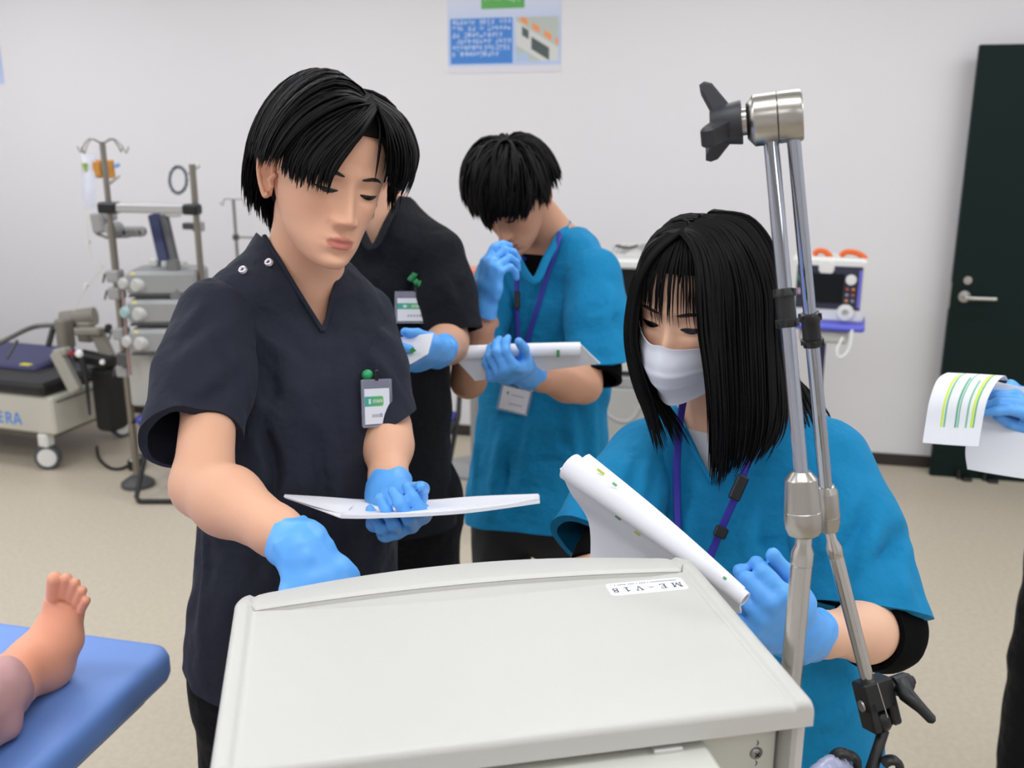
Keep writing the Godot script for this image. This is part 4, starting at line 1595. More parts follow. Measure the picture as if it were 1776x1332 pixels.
func man_navy() -> void:
	var t := thing("person", "young man in dark navy scrubs looking down, papers in his left glove", "person", Vector3(-0.3, 0, -1.42))
	var skin := Color(0.885, 0.68, 0.565)
	var yaw := deg_to_rad(33.0)
	var fwd := Vector3(sin(yaw), 0, cos(yaw))
	var u := Vector3(cos(yaw), 0, -sin(yaw))
	var neck := P(522, 452, 1.475)
	var hip := P(513, 1040, 1.53)
	var shr := P(376, 548, 1.385)
	var shl := P(624, 548, 1.54)
	var elr := P(352, 842, 1.245)
	var wrr := P(528, 952, 1.105)
	var ell := P(672, 742, 1.50)
	var wrl := P(674, 862, 1.375)
	var hx := head_at(31.5, 8.0, -12.5, Vector3(-0.2585, 1.570, -1.398), 0.985)
	# body
	var b := Field.new()
	trunk(b, hip, neck, u, shr, shl, [[-0.05, 0, 0, 0.125, 0.085, 0.085], [0.15, 0, 0, 0.125, 0.085, 0.085], [0.35, 0, 0.0, 0.14, 0.092, 0.085], [0.42, 0, 0.0, 0.115, 0.07, 0.07], [0.47, 0, 0, 0.06, 0.05, 0.05]], 0.036, 0.034)
	b.cone(neck - Vector3(0, 0.03, 0), hx * Vector3(0, -0.05, -0.025), 0.058, 0.051, 0.03)
	b.cone(hx * Vector3(0, -0.05, -0.025), hx * Vector3(0, -0.02, -0.02), 0.051, 0.05, 0.01)
	arm_field(b, shr, elr, wrr, 0.98)
	arm_field(b, shl, ell, wrl, 0.86)
	# collar bones and the notch of the throat
	var body := paint(b.net(0.0065), skin)
	body.join(head_mesh(skin, Color(0.74, 0.42, 0.38)), hx)
	obj("body", body, M.skin, t)
	eyes(t, hx, 0.75, M.brow, M.eye)
	# scrub top
	var f := Field.new()
	trunk(f, hip, neck, u, shr, shl, [[-0.26, 0, 0, 0.168, 0.118, 0.112], [-0.1, 0, 0, 0.163, 0.115, 0.112], [0.1, 0, 0, 0.152, 0.108, 0.105], [0.3, 0, 0.004, 0.16, 0.112, 0.1], [0.4, 0, 0.004, 0.135, 0.09, 0.085], [0.47, 0, 0, 0.08, 0.064, 0.062]], 0.051, 0.05)
	f.cone(P(480, 426, 1.455), shr.lerp(neck, 0.45), 0.022, 0.045, 0.05)
	f.cone(P(480, 426, 1.455), P(545, 432, 1.53), 0.02, 0.03, 0.04)
	f.noise = cloth_noise(31, 6.0)
	f.amp = 0.013
	f.squash = Vector3(1, 0.55, 1)
	add_folds(f, [[380, 560, 440, 700, 0.016, 0.010], [500, 800, 470, 1000, 0.014, -0.012], [560, 640, 575, 820, 0.012, 0.009], [640, 620, 690, 740, 0.014, 0.010], [415, 720, 470, 860, 0.016, 0.010], [650, 760, 660, 950, 0.016, 0.01], [430, 640, 470, 1000, 0.016, 0.0160], [480, 620, 560, 760, 0.02, -0.0144], [520, 700, 540, 960, 0.016, 0.0128], [600, 600, 640, 900, 0.018, 0.0128], [440, 560, 520, 640, 0.016, 0.0112], [580, 780, 600, 960, 0.014, -0.0128], [350, 930, 360, 1180, 0.014, 0.0128], [620, 560, 680, 620, 0.015, 0.0096]])
	var top := f.net(0.0052)
	top = vneck(top, P(457, 408, 1.44), P(560, 574, 1.37), P(592, 440, 1.44), fwd, neck, -0.035)
	var hy := P(340, 1215, 1.42).y
	top = clipped(top, func(p: Vector3) -> float: return p.y - hy - 0.01 * sin(p.x * 22.0), 0.012)
	var nz := cloth_noise(33, 8.0)
	var hr := P(332, 762, 1.285)
	top.join(sleeve(shr, hr, u, Vector2(0.055, 0.058), Vector2(0.067, 0.054), (hr - shr).normalized() + Vector3(0.22, 0.3, 0.0), [[300, 640, 400, 560, 0.018, 0.013], [320, 700, 410, 620, 0.014, -0.010], [285, 700, 350, 735, 0.014, 0.010], [350, 580, 405, 700, 0.014, 0.010], [310, 590, 350, 520, 0.016, 0.008]], nz))
	var hl := P(671, 735, 1.495)
	top.join(sleeve(shl, hl, u, Vector2(0.052, 0.056), Vector2(0.05, 0.05), Vector3(0.44, -0.9, 0.1), [[650, 620, 700, 690, 0.014, 0.011], [640, 560, 690, 600, 0.014, 0.008]], nz))
	obj("scrub_top", top, M.navy, t)
	# V trim
	var trim := MB.new()
	trim.tube(drawn(f, [[458, 408], [485, 452], [520, 510], [545, 550], [560, 574]], 0.001), pf([0.0035]), 8, true, 0.5, fwd)
	trim.tube(drawn(f, [[560, 574], [571, 540], [581, 500], [585, 468]], 0.001), pf([0.0035]), 8, true, 0.5, fwd)
	obj("neckline_trim", trim, M.navy, t)
	# vest edge in the V
	var ve := MB.new()
	var rows := []
	for i in 6:
		var row := PackedVector3Array()
		for j in 5:
			row.append(b.hit(Vector3(0, CAM_Y, 0), ray(lerpf(556, 592, i / 5.0) + (j - 2) * 3.0 * (1.0 - i / 5.0), lerpf(582, 515, i / 5.0) - 5 + j * 7.0), 0.003))
		rows.append(row)
	ve.sheet(rows, 0.002)
	obj("vest", ve, M.white_cloth, t)
	# snaps on the shoulder
	for q in [[421, 468], [466, 455]]:
		var p := f.hit(Vector3(0, CAM_Y, 0), ray(q[0], q[1]), 0.001)
		var nn := (Vector3(-0.25, 0.65, 0.7)).normalized()
		obj("snap", MB.new().lathe(p, nn, PackedVector2Array([Vector2(0.0022, 0.0005), Vector2(0.0028, 0.0022), Vector2(0.0045, 0.003), Vector2(0.0058, 0.002), Vector2(0.0062, -0.002)]), 20, 0.4), mat(Color(0.85, 0.83, 0.86), 0.35, 0.6), t)
	legs(t, hip, u, M.trousers)
	# gloves
	var dr := (P(560, 1030, 1.09) - wrr).normalized()
	glove(t, -1.0, wrr, dr, Vector3(0.25, 0.62, 0.45), elr - wrr, [[0.15, 0.3, 0.2], [0.2, 0.3, 0.2], [0.25, 0.3, 0.2], [0.3, 0.35, 0.2]], [Vector3(0.5, 0.8, -0.3), Vector3(0.3, 0.9, -0.3)], M.glove, 1.0, 0.003, 0.03)
	glove(t, 1.0, wrl, P(704, 920, 1.29) - wrl, Vector3(0.45, -0.65, 0.45), ell - wrl, [[0.75, 1.0, 0.5], [0.8, 1.0, 0.5], [0.85, 1.0, 0.5], [0.9, 1.0, 0.5]], [Vector3(0.3, 0.9, -0.5), Vector3(0.0, 0.8, -0.6)], M.glove, 0.98, 0.0032, 0.03)
	# hair: parted over the left brow, long at the sides and the nape
	var h := Hair.new()
	h.rng.seed = 11
	h.m.join(scalp_cap(hx, 0.0085, func(p: Vector3) -> float:
		var s := absf(p.x)
		if p.z > 0.03: return p.y - lerpf(0.078, 0.03, smoothstep(0.035, 0.07, s))
		if p.z > -0.03: return p.y - lerpf(0.022, 0.012, smoothstep(0.03, -0.03, p.z))
		return p.y - lerpf(0.012, -0.085, smoothstep(-0.03, -0.045, p.z))))
	flow_hair(h, hx, [Vector3(0.03, 0.085, 0.115), Vector3(0.012, 0.125, -0.045)], 2600, 0.0034,
		func(p: Vector3) -> float:
			if p.z > 0.05: return 0.012 if p.x < 0.0 else 0.0
			if p.z > 0.0: return 0.008 if p.x < 0.0 else -0.02
			if p.z > -0.04: return 0.012
			return lerpf(-0.104, -0.045, clampf(absf(p.x) / 0.075, 0.0, 1.0)),
		func(n: Vector3) -> float: return 0.017 + 0.008 * maxf(n.y, 0.0),
		func(p: Vector3) -> bool: return p.y > (0.1 if p.z > 0.03 and absf(p.x) < 0.06 else 0.02 if p.z > -0.035 else -0.05),
		0.0018, 0.5)
	# the two curtains over the brow
	var gl := []
	for g in [[[654, 188, 1.312], [632, 224, 1.277], [600, 262, 1.262], [578, 298, 1.255], [569, 338, 1.262]], [[650, 180, 1.318], [612, 216, 1.274], [574, 255, 1.259], [549, 290, 1.259], [541, 328, 1.27]], [[640, 165, 1.333], [590, 205, 1.275], [545, 245, 1.268], [520, 285, 1.27], [512, 320, 1.28]], [[622, 152, 1.35], [560, 190, 1.29], [515, 232, 1.285], [494, 272, 1.29], [488, 305, 1.298]]]:
		var pts := []
		for q in g: pts.append(P(q[0], q[1], q[2]))
		gl.append(curve(pts, 5))
	h.panel(gl, 260, 0.0027, 0.0022, hx.basis * Vector3(-0.4, 0.2, 0.9), 0.3)
	gl = []
	for g in [[[658, 190, 1.308], [674, 225, 1.287], [681, 262, 1.291], [680, 300, 1.312], [675, 328, 1.322]], [[656, 184, 1.316], [690, 215, 1.312], [703, 255, 1.322], [702, 300, 1.334], [686, 335, 1.345]], [[642, 165, 1.338], [694, 203, 1.358], [716, 255, 1.374], [715, 295, 1.376], [698, 338, 1.376]]]:
		var pts := []
		for q in g: pts.append(P(q[0], q[1], q[2]))
		gl.append(curve(pts, 5))
	h.panel(gl, 240, 0.003, 0.0026, hx.basis * Vector3(0.6, 0.2, 0.7), 0.25)
	obj("hair", h.m, M.hair, t)

func man_black() -> void:
	var t := thing("person", "person in black scrubs with a wide badge, half hidden behind the man in navy", "person", P(640, 900, 2.0) * Vector3(1, 0, 1))
	var skin := Color(0.80, 0.62, 0.52)
	var yaw := deg_to_rad(8.0)
	var fwd := Vector3(sin(yaw), 0, cos(yaw))
	var u := Vector3(cos(yaw), 0, -sin(yaw))
	var neck := P(650, 385, 2.03)
	var hip := P(660, 790, 2.10)
	var shr := P(535, 455, 2.0)
	var shl := P(757, 447, 1.98)
	var ell := P(780, 590, 1.985)
	var wrl := P(762, 612, 1.81)
	var elr := P(545, 640, 1.95)
	var wrr := P(590, 650, 1.82)
	var hx := head_at(-14.0, 18.0, 6.0, P(617, 285, 1.99), 0.97)
	var b := Field.new()
	trunk(b, hip, neck, u, shr, shl, [[0.0, 0, 0, 0.125, 0.085, 0.085], [0.2, 0, 0, 0.125, 0.085, 0.085], [0.4, 0, 0.0, 0.14, 0.092, 0.085], [0.5, 0, 0.0, 0.115, 0.075, 0.07], [0.55, 0, 0, 0.065, 0.055, 0.05]], 0.038, 0.034)
	b.cone(neck - Vector3(0, 0.03, 0), hx * Vector3(0, -0.05, -0.025), 0.058, 0.052, 0.03)
	arm_field(b, shr, elr, wrr, 0.95)
	arm_field(b, shl, ell, wrl, 0.95)
	var body := paint(b.net(0.009), skin)
	body.join(head_mesh(skin, Color(0.66, 0.4, 0.36)), hx)
	obj("body", body, M.skin, t)
	eyes(t, hx, 0.7, M.brow, M.eye)
	var f := Field.new()
	trunk(f, hip, neck, u, shr, shl, [[-0.2, 0, 0, 0.165, 0.115, 0.11], [0.1, 0, 0, 0.152, 0.108, 0.105], [0.36, 0, 0.004, 0.162, 0.115, 0.1], [0.46, 0, 0.004, 0.14, 0.095, 0.085], [0.54, 0, 0, 0.08, 0.066, 0.062]], 0.056, 0.05)
	f.noise = cloth_noise(41, 6.0)
	f.amp = 0.009
	add_folds(f, [[700, 470, 690, 600, 0.015, 0.0112], [740, 480, 730, 560, 0.015, 0.0112]])
	var top := f.net(0.008)
	top = vneck(top, P(612, 360, 1.95), P(643, 430, 1.9), P(686, 350, 1.97), fwd, neck, -0.01)
	var hy := hip.y - 0.14
	top = clipped(top, func(p: Vector3) -> float: return p.y - hy, 0.01)
	var nz := cloth_noise(43, 8.0)
	var hl := P(788, 578, 1.972)
	top.join(sleeve(shl, hl, u, Vector2(0.06, 0.062), Vector2(0.062, 0.056), hl - shl, [[770, 480, 790, 540, 0.014, 0.0096]], nz, 0.008))
	var hr := P(548, 580, 1.97)
	top.join(sleeve(shr, hr, u, Vector2(0.06, 0.062), Vector2(0.062, 0.056), hr - shr, [], nz, 0.008))
	obj("scrub_top", top, M.black_scrub, t)
	var col := MB.new()
	col.tube(curve([P(612, 360, 1.97), P(643, 430, 1.9), P(672, 385, 1.93), P(687, 352, 1.99), P(680, 338, 2.06), P(640, 335, 2.1)], 5), pf([0.009]), 8, true, 0.45, fwd)
	obj("collar", col, M.black_scrub, t)
	legs(t, hip, u, M.trousers)
	glove(t, 1.0, wrl, P(700, 626, 1.73) - wrl, Vector3(0.0, -0.5, 0.85), ell - wrl, [[0.35, 0.5, 0.3], [0.35, 0.55, 0.3], [0.4, 0.55, 0.3], [0.4, 0.55, 0.3]], [Vector3(0.2, 0.9, -0.3), Vector3(0.0, 0.95, -0.3)], M.glove, 1.0, 0.004, 0.03)
	glove(t, -1.0, wrr, P(640, 650, 1.74) - wrr, Vector3(0.0, 0.75, 0.6), elr - wrr, RELAX, [Vector3(0.5, 0.8, -0.3), Vector3(0.3, 0.9, -0.3)], M.glove, 1.0, 0.005, 0.04)
	var h := Hair.new()
	h.rng.seed = 12
	h.m.join(scalp_cap(hx, 0.008, func(p: Vector3) -> float: return p.y - (0.06 if p.z > 0.03 else 0.01 if p.z > -0.03 else -0.06)))
	flow_hair(h, hx, [Vector3(0.0, 0.12, -0.02), Vector3(0.0, 0.12, -0.05)], 500, 0.0055, func(p: Vector3) -> float: return 0.03 if p.z > 0.03 else 0.0 if p.z > -0.04 else -0.06, func(n: Vector3) -> float: return 0.012, func(p: Vector3) -> bool: return p.y > 0.02, 0.003, 0.5)
	obj("hair", h.m, M.hair, t)

func man_teal() -> void:
	var t := thing("person", "young man in teal scrubs, head bowed, one gloved hand at his mouth", "person", P(930, 900, 2.3) * Vector3(1, 0, 1))
	var skin := Color(0.80, 0.60, 0.49)
	var yaw := deg_to_rad(-24.0)
	var fwd := Vector3(sin(yaw), 0, cos(yaw))
	var u := Vector3(cos(yaw), 0, -sin(yaw))
	var neck := P(972, 408, 2.33)
	var hip := P(932, 800, 2.40)
	var shr := P(868, 482, 2.36)
	var shl := P(1028, 478, 2.23)
	var ell := P(1012, 668, 2.12)
	var wrl := P(908, 648, 2.0)
	var elr := P(812, 660, 2.13)
	var wrr := P(840, 530, 2.05)
	var hx := head_at(-30.0, 37.0, 8.0, Vector3(0.003, 1.480, -2.2295), 0.93)
	var b := Field.new()
	trunk(b, hip, neck, u, shr, shl, [[0.0, 0, 0, 0.125, 0.085, 0.085], [0.2, 0, 0, 0.125, 0.085, 0.085], [0.4, 0, 0.0, 0.14, 0.092, 0.085], [0.48, 0, 0.0, 0.115, 0.075, 0.07], [0.54, 0, 0, 0.065, 0.055, 0.05]], 0.038, 0.034)
	b.cone(neck - Vector3(0, 0.03, 0), hx * Vector3(0, -0.045, -0.03), 0.058, 0.052, 0.03)
	arm_field(b, shr, elr, wrr, 0.95)
	arm_field(b, shl, ell, wrl, 0.98)
	var body := paint(b.net(0.008), skin)
	body.join(head_mesh(skin, Color(0.62, 0.38, 0.35)), hx)
	obj("body", body, M.skin, t)
	eyes(t, hx, 0.9, M.brow, M.eye)
	# black shirt under the scrubs
	var us := Field.new()
	trunk(us, hip, neck, u, shr, shl, [[0.0, 0, 0, 0.13, 0.09, 0.09], [0.2, 0, 0, 0.13, 0.09, 0.09], [0.4, 0, 0.0, 0.146, 0.098, 0.09], [0.48, 0, 0.0, 0.122, 0.081, 0.075], [0.535, 0, 0, 0.072, 0.06, 0.055]], 0.049, 0.04)
	var under := us.net(0.009)
	under = clipped(under, func(p: Vector3) -> float: return minf(neck.y - 0.012 - p.y + 0.3 * (p - neck).dot(-fwd), p.y - neck.y + 0.14), 0.004)
	var nz := cloth_noise(53, 8.0)
	var he := P(1038, 655, 2.135)
	var usl := (sleeve(shl, he, u, Vector2(0.044, 0.044), Vector2(0.054, 0.05), he - shl + Vector3(-0.05, 0, 0.02), [], nz, 0.007))
	obj("undershirt", under, M.black_cloth, t)
	obj("undersleeve", usl, M.black_cloth, t)
	var f := Field.new()
	trunk(f, hip, neck, u, shr, shl, [[-0.3, 0, 0.01, 0.168, 0.12, 0.12], [-0.1, 0, 0, 0.168, 0.118, 0.115], [0.15, 0, 0, 0.155, 0.11, 0.105], [0.36, 0, 0.004, 0.164, 0.115, 0.105], [0.46, 0, 0.004, 0.142, 0.095, 0.088], [0.535, 0, 0, 0.08, 0.066, 0.064]], 0.058, 0.05)
	f.cone(P(988, 397, 2.325), shl.lerp(neck, 0.45), 0.019, 0.045, 0.05)
	f.noise = cloth_noise(51, 6.0)
	f.amp = 0.012
	f.squash = Vector3(1, 0.6, 1)
	add_folds(f, [[985, 500, 960, 590, 0.018, 0.0144], [900, 560, 900, 640, 0.016, 0.0128], [870, 740, 850, 900, 0.02, 0.0176], [930, 700, 900, 860, 0.022, -0.0160], [990, 720, 1010, 880, 0.02, 0.0176], [960, 780, 1000, 800, 0.018, 0.0128], [830, 720, 820, 860, 0.015, 0.0144], [1030, 700, 1030, 850, 0.016, 0.0144], [920, 790, 1000, 775, 0.013, -0.0112]])
	var top := f.net(0.0065)
	top = vneck(top, P(893, 445, 2.2), P(925, 489, 2.17), P(985, 385, 2.25), fwd, neck, -0.005, 0.066)
	var hy := P(900, 945, 2.28).y
	top = clipped(top, func(p: Vector3) -> float: return p.y - hy - 0.02 * sin(p.x * 9.0 + 1.0), 0.012)
	var hl := P(1040, 624, 2.16)
	top.join(sleeve(shl, hl, u, Vector2(0.066, 0.066), Vector2(0.072, 0.064), Vector3(0.05, -1, 0.1), [[1010, 500, 990, 590, 0.016, 0.0144], [1060, 500, 1050, 600, 0.018, 0.0144], [1020, 560, 1070, 540, 0.014, 0.0096]], nz, 0.0075))
	var hr := P(822, 598, 2.24)
	top.join(sleeve(shr, hr, u, Vector2(0.062, 0.064), Vector2(0.064, 0.058), hr - shr, [[850, 480, 830, 560, 0.016, 0.0128]], nz, 0.0075))
	obj("scrub_top", top, M.teal, t)
	var col := MB.new()
	col.tube(curve([P(896, 446, 2.225), P(925, 489, 2.19), P(950, 445, 2.21), P(974, 402, 2.25), P(984, 384, 2.29)], 5), pf([0.010]), 8, true, 0.5, fwd)
	obj("collar", col, M.teal, t)
	legs(t, hip, u, mat(Color(0.13, 0.13, 0.15), 0.85), 0.1)
	# right hand at the mouth, left hand round the roll of papers
	glove(t, -1.0, wrr, P(852, 478, 2.03) - wrr, Vector3(-0.8, 0.05, 0.55), elr - wrr, [[0.45, 0.7, 0.5], [0.8, 0.9, 0.6], [0.95, 1.0, 0.6], [1.05, 1.05, 0.6]], [Vector3(-0.1, 0.9, -0.4), Vector3(-0.1, 0.85, -0.5)], M.glove, 1.0, 0.0035, 0.018)
	glove(t, 1.0, wrl, Vector3(-0.5, 0.28, 0.82), Vector3(0.1, -0.72, 0.68), ell - wrl, [[1.15, 0.85, 0.5], [1.2, 0.9, 0.5], [1.2, 0.9, 0.5], [1.15, 0.9, 0.5]], [Vector3(0.5, 0.75, -0.35), Vector3(0.2, 0.9, -0.4)], M.glove, 1.0, 0.0033, 0.03)
	var h := Hair.new()
	h.rng.seed = 13
	h.m.join(scalp_cap(hx, 0.009, func(p: Vector3) -> float:
		if p.z > 0.03: return p.y - lerpf(0.07, 0.03, smoothstep(0.035, 0.07, absf(p.x)))
		return p.y - (0.018 if p.z > -0.03 else lerpf(0.018, -0.07, smoothstep(-0.03, -0.045, p.z)))))
	flow_hair(h, hx, [Vector3(0.015, 0.11, -0.05), Vector3(0.0, 0.105, -0.075)], 1900, 0.0048,
		func(p: Vector3) -> float:
			if p.z > 0.03: return (0.040 if p.x < -0.01 else 0.012) + 0.01 * sin(p.x * 90.0)
			if p.z > -0.035: return 0.0
			return 0.0,
		func(n: Vector3) -> float: return 0.026 + 0.006 * maxf(n.y, 0.0),
		func(p: Vector3) -> bool: return p.y > 0.0,
		0.006, 0.2)
	obj("hair", h.m, M.hair, t)

func woman_teal() -> void:
	var t := thing("person", "young woman in teal scrubs with long black hair and a white face mask", "person", P(1300, 1000, 1.42) * Vector3(1, 0, 1))
	var skin := Color(0.90, 0.72, 0.61)
	var yaw := deg_to_rad(-20.0)
	var fwd := Vector3(sin(yaw), 0, cos(yaw))
	var u := Vector3(cos(yaw), 0, -sin(yaw))
	var neck := P(1270, 700, 1.47)
	var hip := P(1310, 1230, 1.53)
	var shr := P(1125, 795, 1.49)
	var shl := P(1432, 800, 1.40)
	var ell := P(1534, 1092, 1.30)
	var wrl := P(1388, 1104, 1.13)
	var elr := P(1030, 990, 1.36)
	var wrr := P(1130, 1040, 1.21)
	var hx := head_at(-35.7, 10.8, -2.7, Vector3(0.255, 1.402, -1.3409), 0.97)
	var b := Field.new()
	trunk(b, hip, neck, u, shr, shl, [[0.0, 0, 0, 0.12, 0.085, 0.085], [0.2, 0, 0, 0.115, 0.08, 0.08], [0.36, 0, 0.0, 0.13, 0.095, 0.08], [0.44, 0, 0.0, 0.11, 0.07, 0.07], [0.5, 0, 0, 0.055, 0.05, 0.05]], 0.036, 0.033)
	b.cone(neck - Vector3(0, 0.03, 0), hx * Vector3(0, -0.05, -0.025), 0.05, 0.045, 0.03)
	arm_field(b, shr, elr, wrr, 0.85)
	arm_field(b, shl, ell, wrl, 0.88)
	var body := paint(b.net(0.0065), skin)
	body.join(head_mesh(skin, Color(0.78, 0.45, 0.42)), hx)
	obj("body", body, M.skin, t)
	eyes(t, hx, 0.5, M.brow, M.eye)
	# grey shirt with a black neckband, black sleeves
	var us := Field.new()
	trunk(us, hip, neck, u, shr, shl, [[0.0, 0, 0, 0.122, 0.087, 0.086], [0.2, 0, 0, 0.117, 0.082, 0.082], [0.36, 0, 0.0, 0.132, 0.0975, 0.082], [0.44, 0, 0.0, 0.112, 0.073, 0.072], [0.5, 0, 0, 0.058, 0.054, 0.052]], 0.039, 0.035)
	us.cone(neck - Vector3(0, 0.03, 0), neck + (hx * Vector3(0, -0.05, -0.025) - neck) * 0.5, 0.056, 0.053, 0.03)
	var under := clipped(us.net(0.008), func(p: Vector3) -> float: return minf(neck.y - 0.0 - p.y + 0.35 * (p - neck).dot(-fwd), p.y - neck.y + 0.12), 0.004)
	obj("shirt", under, M.white_cloth, t)
	var nb := []
	for i in 25:
		var an := TAU * i / 24.0
		var d := u * cos(an) * 0.064 + fwd * sin(an) * 0.064
		nb.append(neck + d + Vector3(0, 0.002 - 0.35 * d.dot(fwd), 0))
	obj("neckband", MB.new().tube(PackedVector3Array(nb), pf([0.0095]), 10, true, 0.45, u), M.black_cloth, t)
	var nz := cloth_noise(63, 8.0)
	var sl := MB.new()
	var uel := ell + (ell - shl).normalized() * 0.005
	var bs_ := Field.new()
	bs_.flat(shl.lerp(ell, 0.3), ell, u, Vector2(0.044, 0.044), Vector2(0.05, 0.047), 0.03)
	bs_.flat(ell, ell.lerp(wrl, 0.42), u, Vector2(0.048, 0.047), Vector2(0.046, 0.047), 0.03)
	bs_.noise = nz
	bs_.amp = 0.005
	var el2 := ell.lerp(wrl, 0.22)
	var cutd := (wrl - ell).normalized()
	sl.join(clipped(bs_.net(0.006), func(p: Vector3) -> float: return -(p - el2).dot(cutd), 0.006))
	var hrc := P(1012, 945, 1.375)
	obj("undersleeve", sl, M.black_cloth, t)
	obj("undersleeve", sleeve(shr, elr.lerp(wrr, 0.1), u, Vector2(0.042, 0.042), Vector2(0.044, 0.042), elr - shr, [], nz, 0.007), M.black_cloth, t)
	var f := Field.new()
	trunk(f, hip, neck, u, shr, shl, [[-0.3, 0.0, 0, 0.192, 0.135, 0.125], [-0.1, 0.0, 0, 0.185, 0.128, 0.12], [0.1, 0, 0, 0.168, 0.115, 0.11], [0.28, 0, 0.004, 0.168, 0.12, 0.105], [0.4, 0, 0.004, 0.14, 0.095, 0.088], [0.48, 0, 0, 0.08, 0.066, 0.066]], 0.056, 0.05)
	f.noise = cloth_noise(61, 6.0)
	f.amp = 0.012
	f.squash = Vector3(1, 0.6, 1)
	add_folds(f, [[1190, 870, 1190, 1000, 0.014, 0.0128], [1310, 880, 1300, 1000, 0.018, 0.0144], [1300, 955, 1370, 970, 0.012, 0.0144], [1440, 900, 1400, 1000, 0.02, 0.0176], [1420, 1260, 1500, 1210, 0.016, 0.0192], [1430, 1300, 1530, 1300, 0.02, 0.0128], [1480, 1170, 1530, 1290, 0.018, 0.0160], [1150, 790, 1170, 900, 0.014, 0.0112]])
	var top := f.net(0.0056)
	top = vneck(top, P(1188, 735, 1.40), P(1234, 834, 1.35), P(1290, 735, 1.39), fwd, neck, -0.015, 0.066)
	var hy := hip.y - 0.17
	top = clipped(top, func(p: Vector3) -> float: return p.y - hy, 0.012)
	var hl := P(1508, 1058, 1.305)
	top.join(sleeve(shl, hl, u, Vector2(0.062, 0.064), Vector2(0.078, 0.068), (hl - shl).normalized() + Vector3(-0.35, -0.35, 0), [[1480, 850, 1430, 960, 0.022, 0.0224], [1530, 880, 1490, 1010, 0.022, 0.0208], [1480, 1040, 1580, 950, 0.02, 0.0192], [1450, 1000, 1560, 900, 0.016, -0.0160], [1560, 980, 1580, 1060, 0.016, 0.0144]], nz, 0.0065))
	var hr := P(1024, 948, 1.39)
	top.join(sleeve(shr, hr, u, Vector2(0.062, 0.064), Vector2(0.066, 0.06), hr - shr, [[1090, 790, 1070, 880, 0.014, 0.0144], [1120, 800, 1100, 900, 0.014, 0.0128]], nz, 0.0065))
	obj("scrub_top", top, M.teal, t)
	var trim := MB.new()
	trim.tube(drawn(f, [[1186, 745], [1200, 775], [1218, 808], [1234, 836]], 0.001), pf([0.004]), 8, true, 0.5, fwd)
	trim.tube(drawn(f, [[1234, 836], [1252, 805], [1272, 770], [1288, 740]], 0.001), pf([0.004]), 8, true, 0.5, fwd)
	obj("neckline_trim", trim, M.teal, t)
	obj("pocket_edge", MB.new().tube(drawn(f, [[1290, 968], [1330, 975], [1380, 990]], 0.001), pf([0.003]), 8, true, 0.5, fwd), M.teal, t)
	legs(t, hip, u, M.trousers, 0.09)
	glove(t, 1.0, wrl, P(1318, 1052, 1.07) - wrl, Vector3(0.3, -0.2, 0.9), ell - wrl, [[1.0, 1.05, 0.6], [1.05, 1.1, 0.6], [1.05, 1.1, 0.6], [1.05, 1.1, 0.6]], [Vector3(0.35, 0.9, -0.25), Vector3(0.1, 0.9, -0.4)], M.glove, 0.98, 0.003, 0.03)
	glove(t, -1.0, wrr, P(1185, 1065, 1.14) - wrr, Vector3(0.0, 0.3, 0.9), elr - wrr, GRIP, [Vector3(0.3, 0.8, -0.5), Vector3(0.1, 0.8, -0.6)], M.glove, 0.9, 0.004, 0.04)
	# mask
	var rows := []
	for i in 33:
		var v := i / 32.0
		var row := PackedVector3Array()
		for j in 33:
			var s := j / 16.0 - 1.0
			var as_ := absf(s)
			var yt := lerpf(-0.0235, -0.0335 if s > 0 else -0.020, pow(as_, 1.4)) + 0.004 * exp(-pow(s / 0.16, 2.0))
			var yb := lerpf(-0.122, -0.098, pow(as_, 1.6))
			var y := lerpf(yt, yb, v)
			var zc := lerpf(lerpf(0.1115, 0.119, smoothstep(0.0, 0.28, v)), 0.086, pow(smoothstep(0.3, 1.0, v), 1.5))
			var x := s * lerpf(0.0705 if s < 0 else 0.0665, 0.058, v)
			var z := zc - 0.071 * pow(as_, 1.75)
			# pleats
			for pl in [0.38, 0.6]: z += 0.0022 * smoothstep(pl - 0.012, pl + 0.012, v) - 0.0022 * smoothstep(pl, pl + 0.2, v)
			z += 0.002 * exp(-pow(v / 0.06, 2.0)) * (1.0 - as_)
			row.append(hx * Vector3(x, y, z))
		rows.append(row)
	var mk := MB.new().sheet(rows, 0.0014)
	var mask := obj("face_mask", mk, M.mask, t)
	var lp := MB.new()
	for sd in [-1.0, 1.0]:
		for q in [[-0.034, 0.01], [-0.098, -0.035]]:
			lp.tube(curve([hx * Vector3(sd * 0.0655, q[0], 0.045), hx * Vector3(sd * 0.072, (q[0] + q[1]) * 0.5, 0.015), hx * Vector3(sd * 0.078, q[1], -0.015)], 5), pf([0.0013]), 6)
	obj("ear_loop", lp, M.mask, mask)
	woman_hair(t, hx)

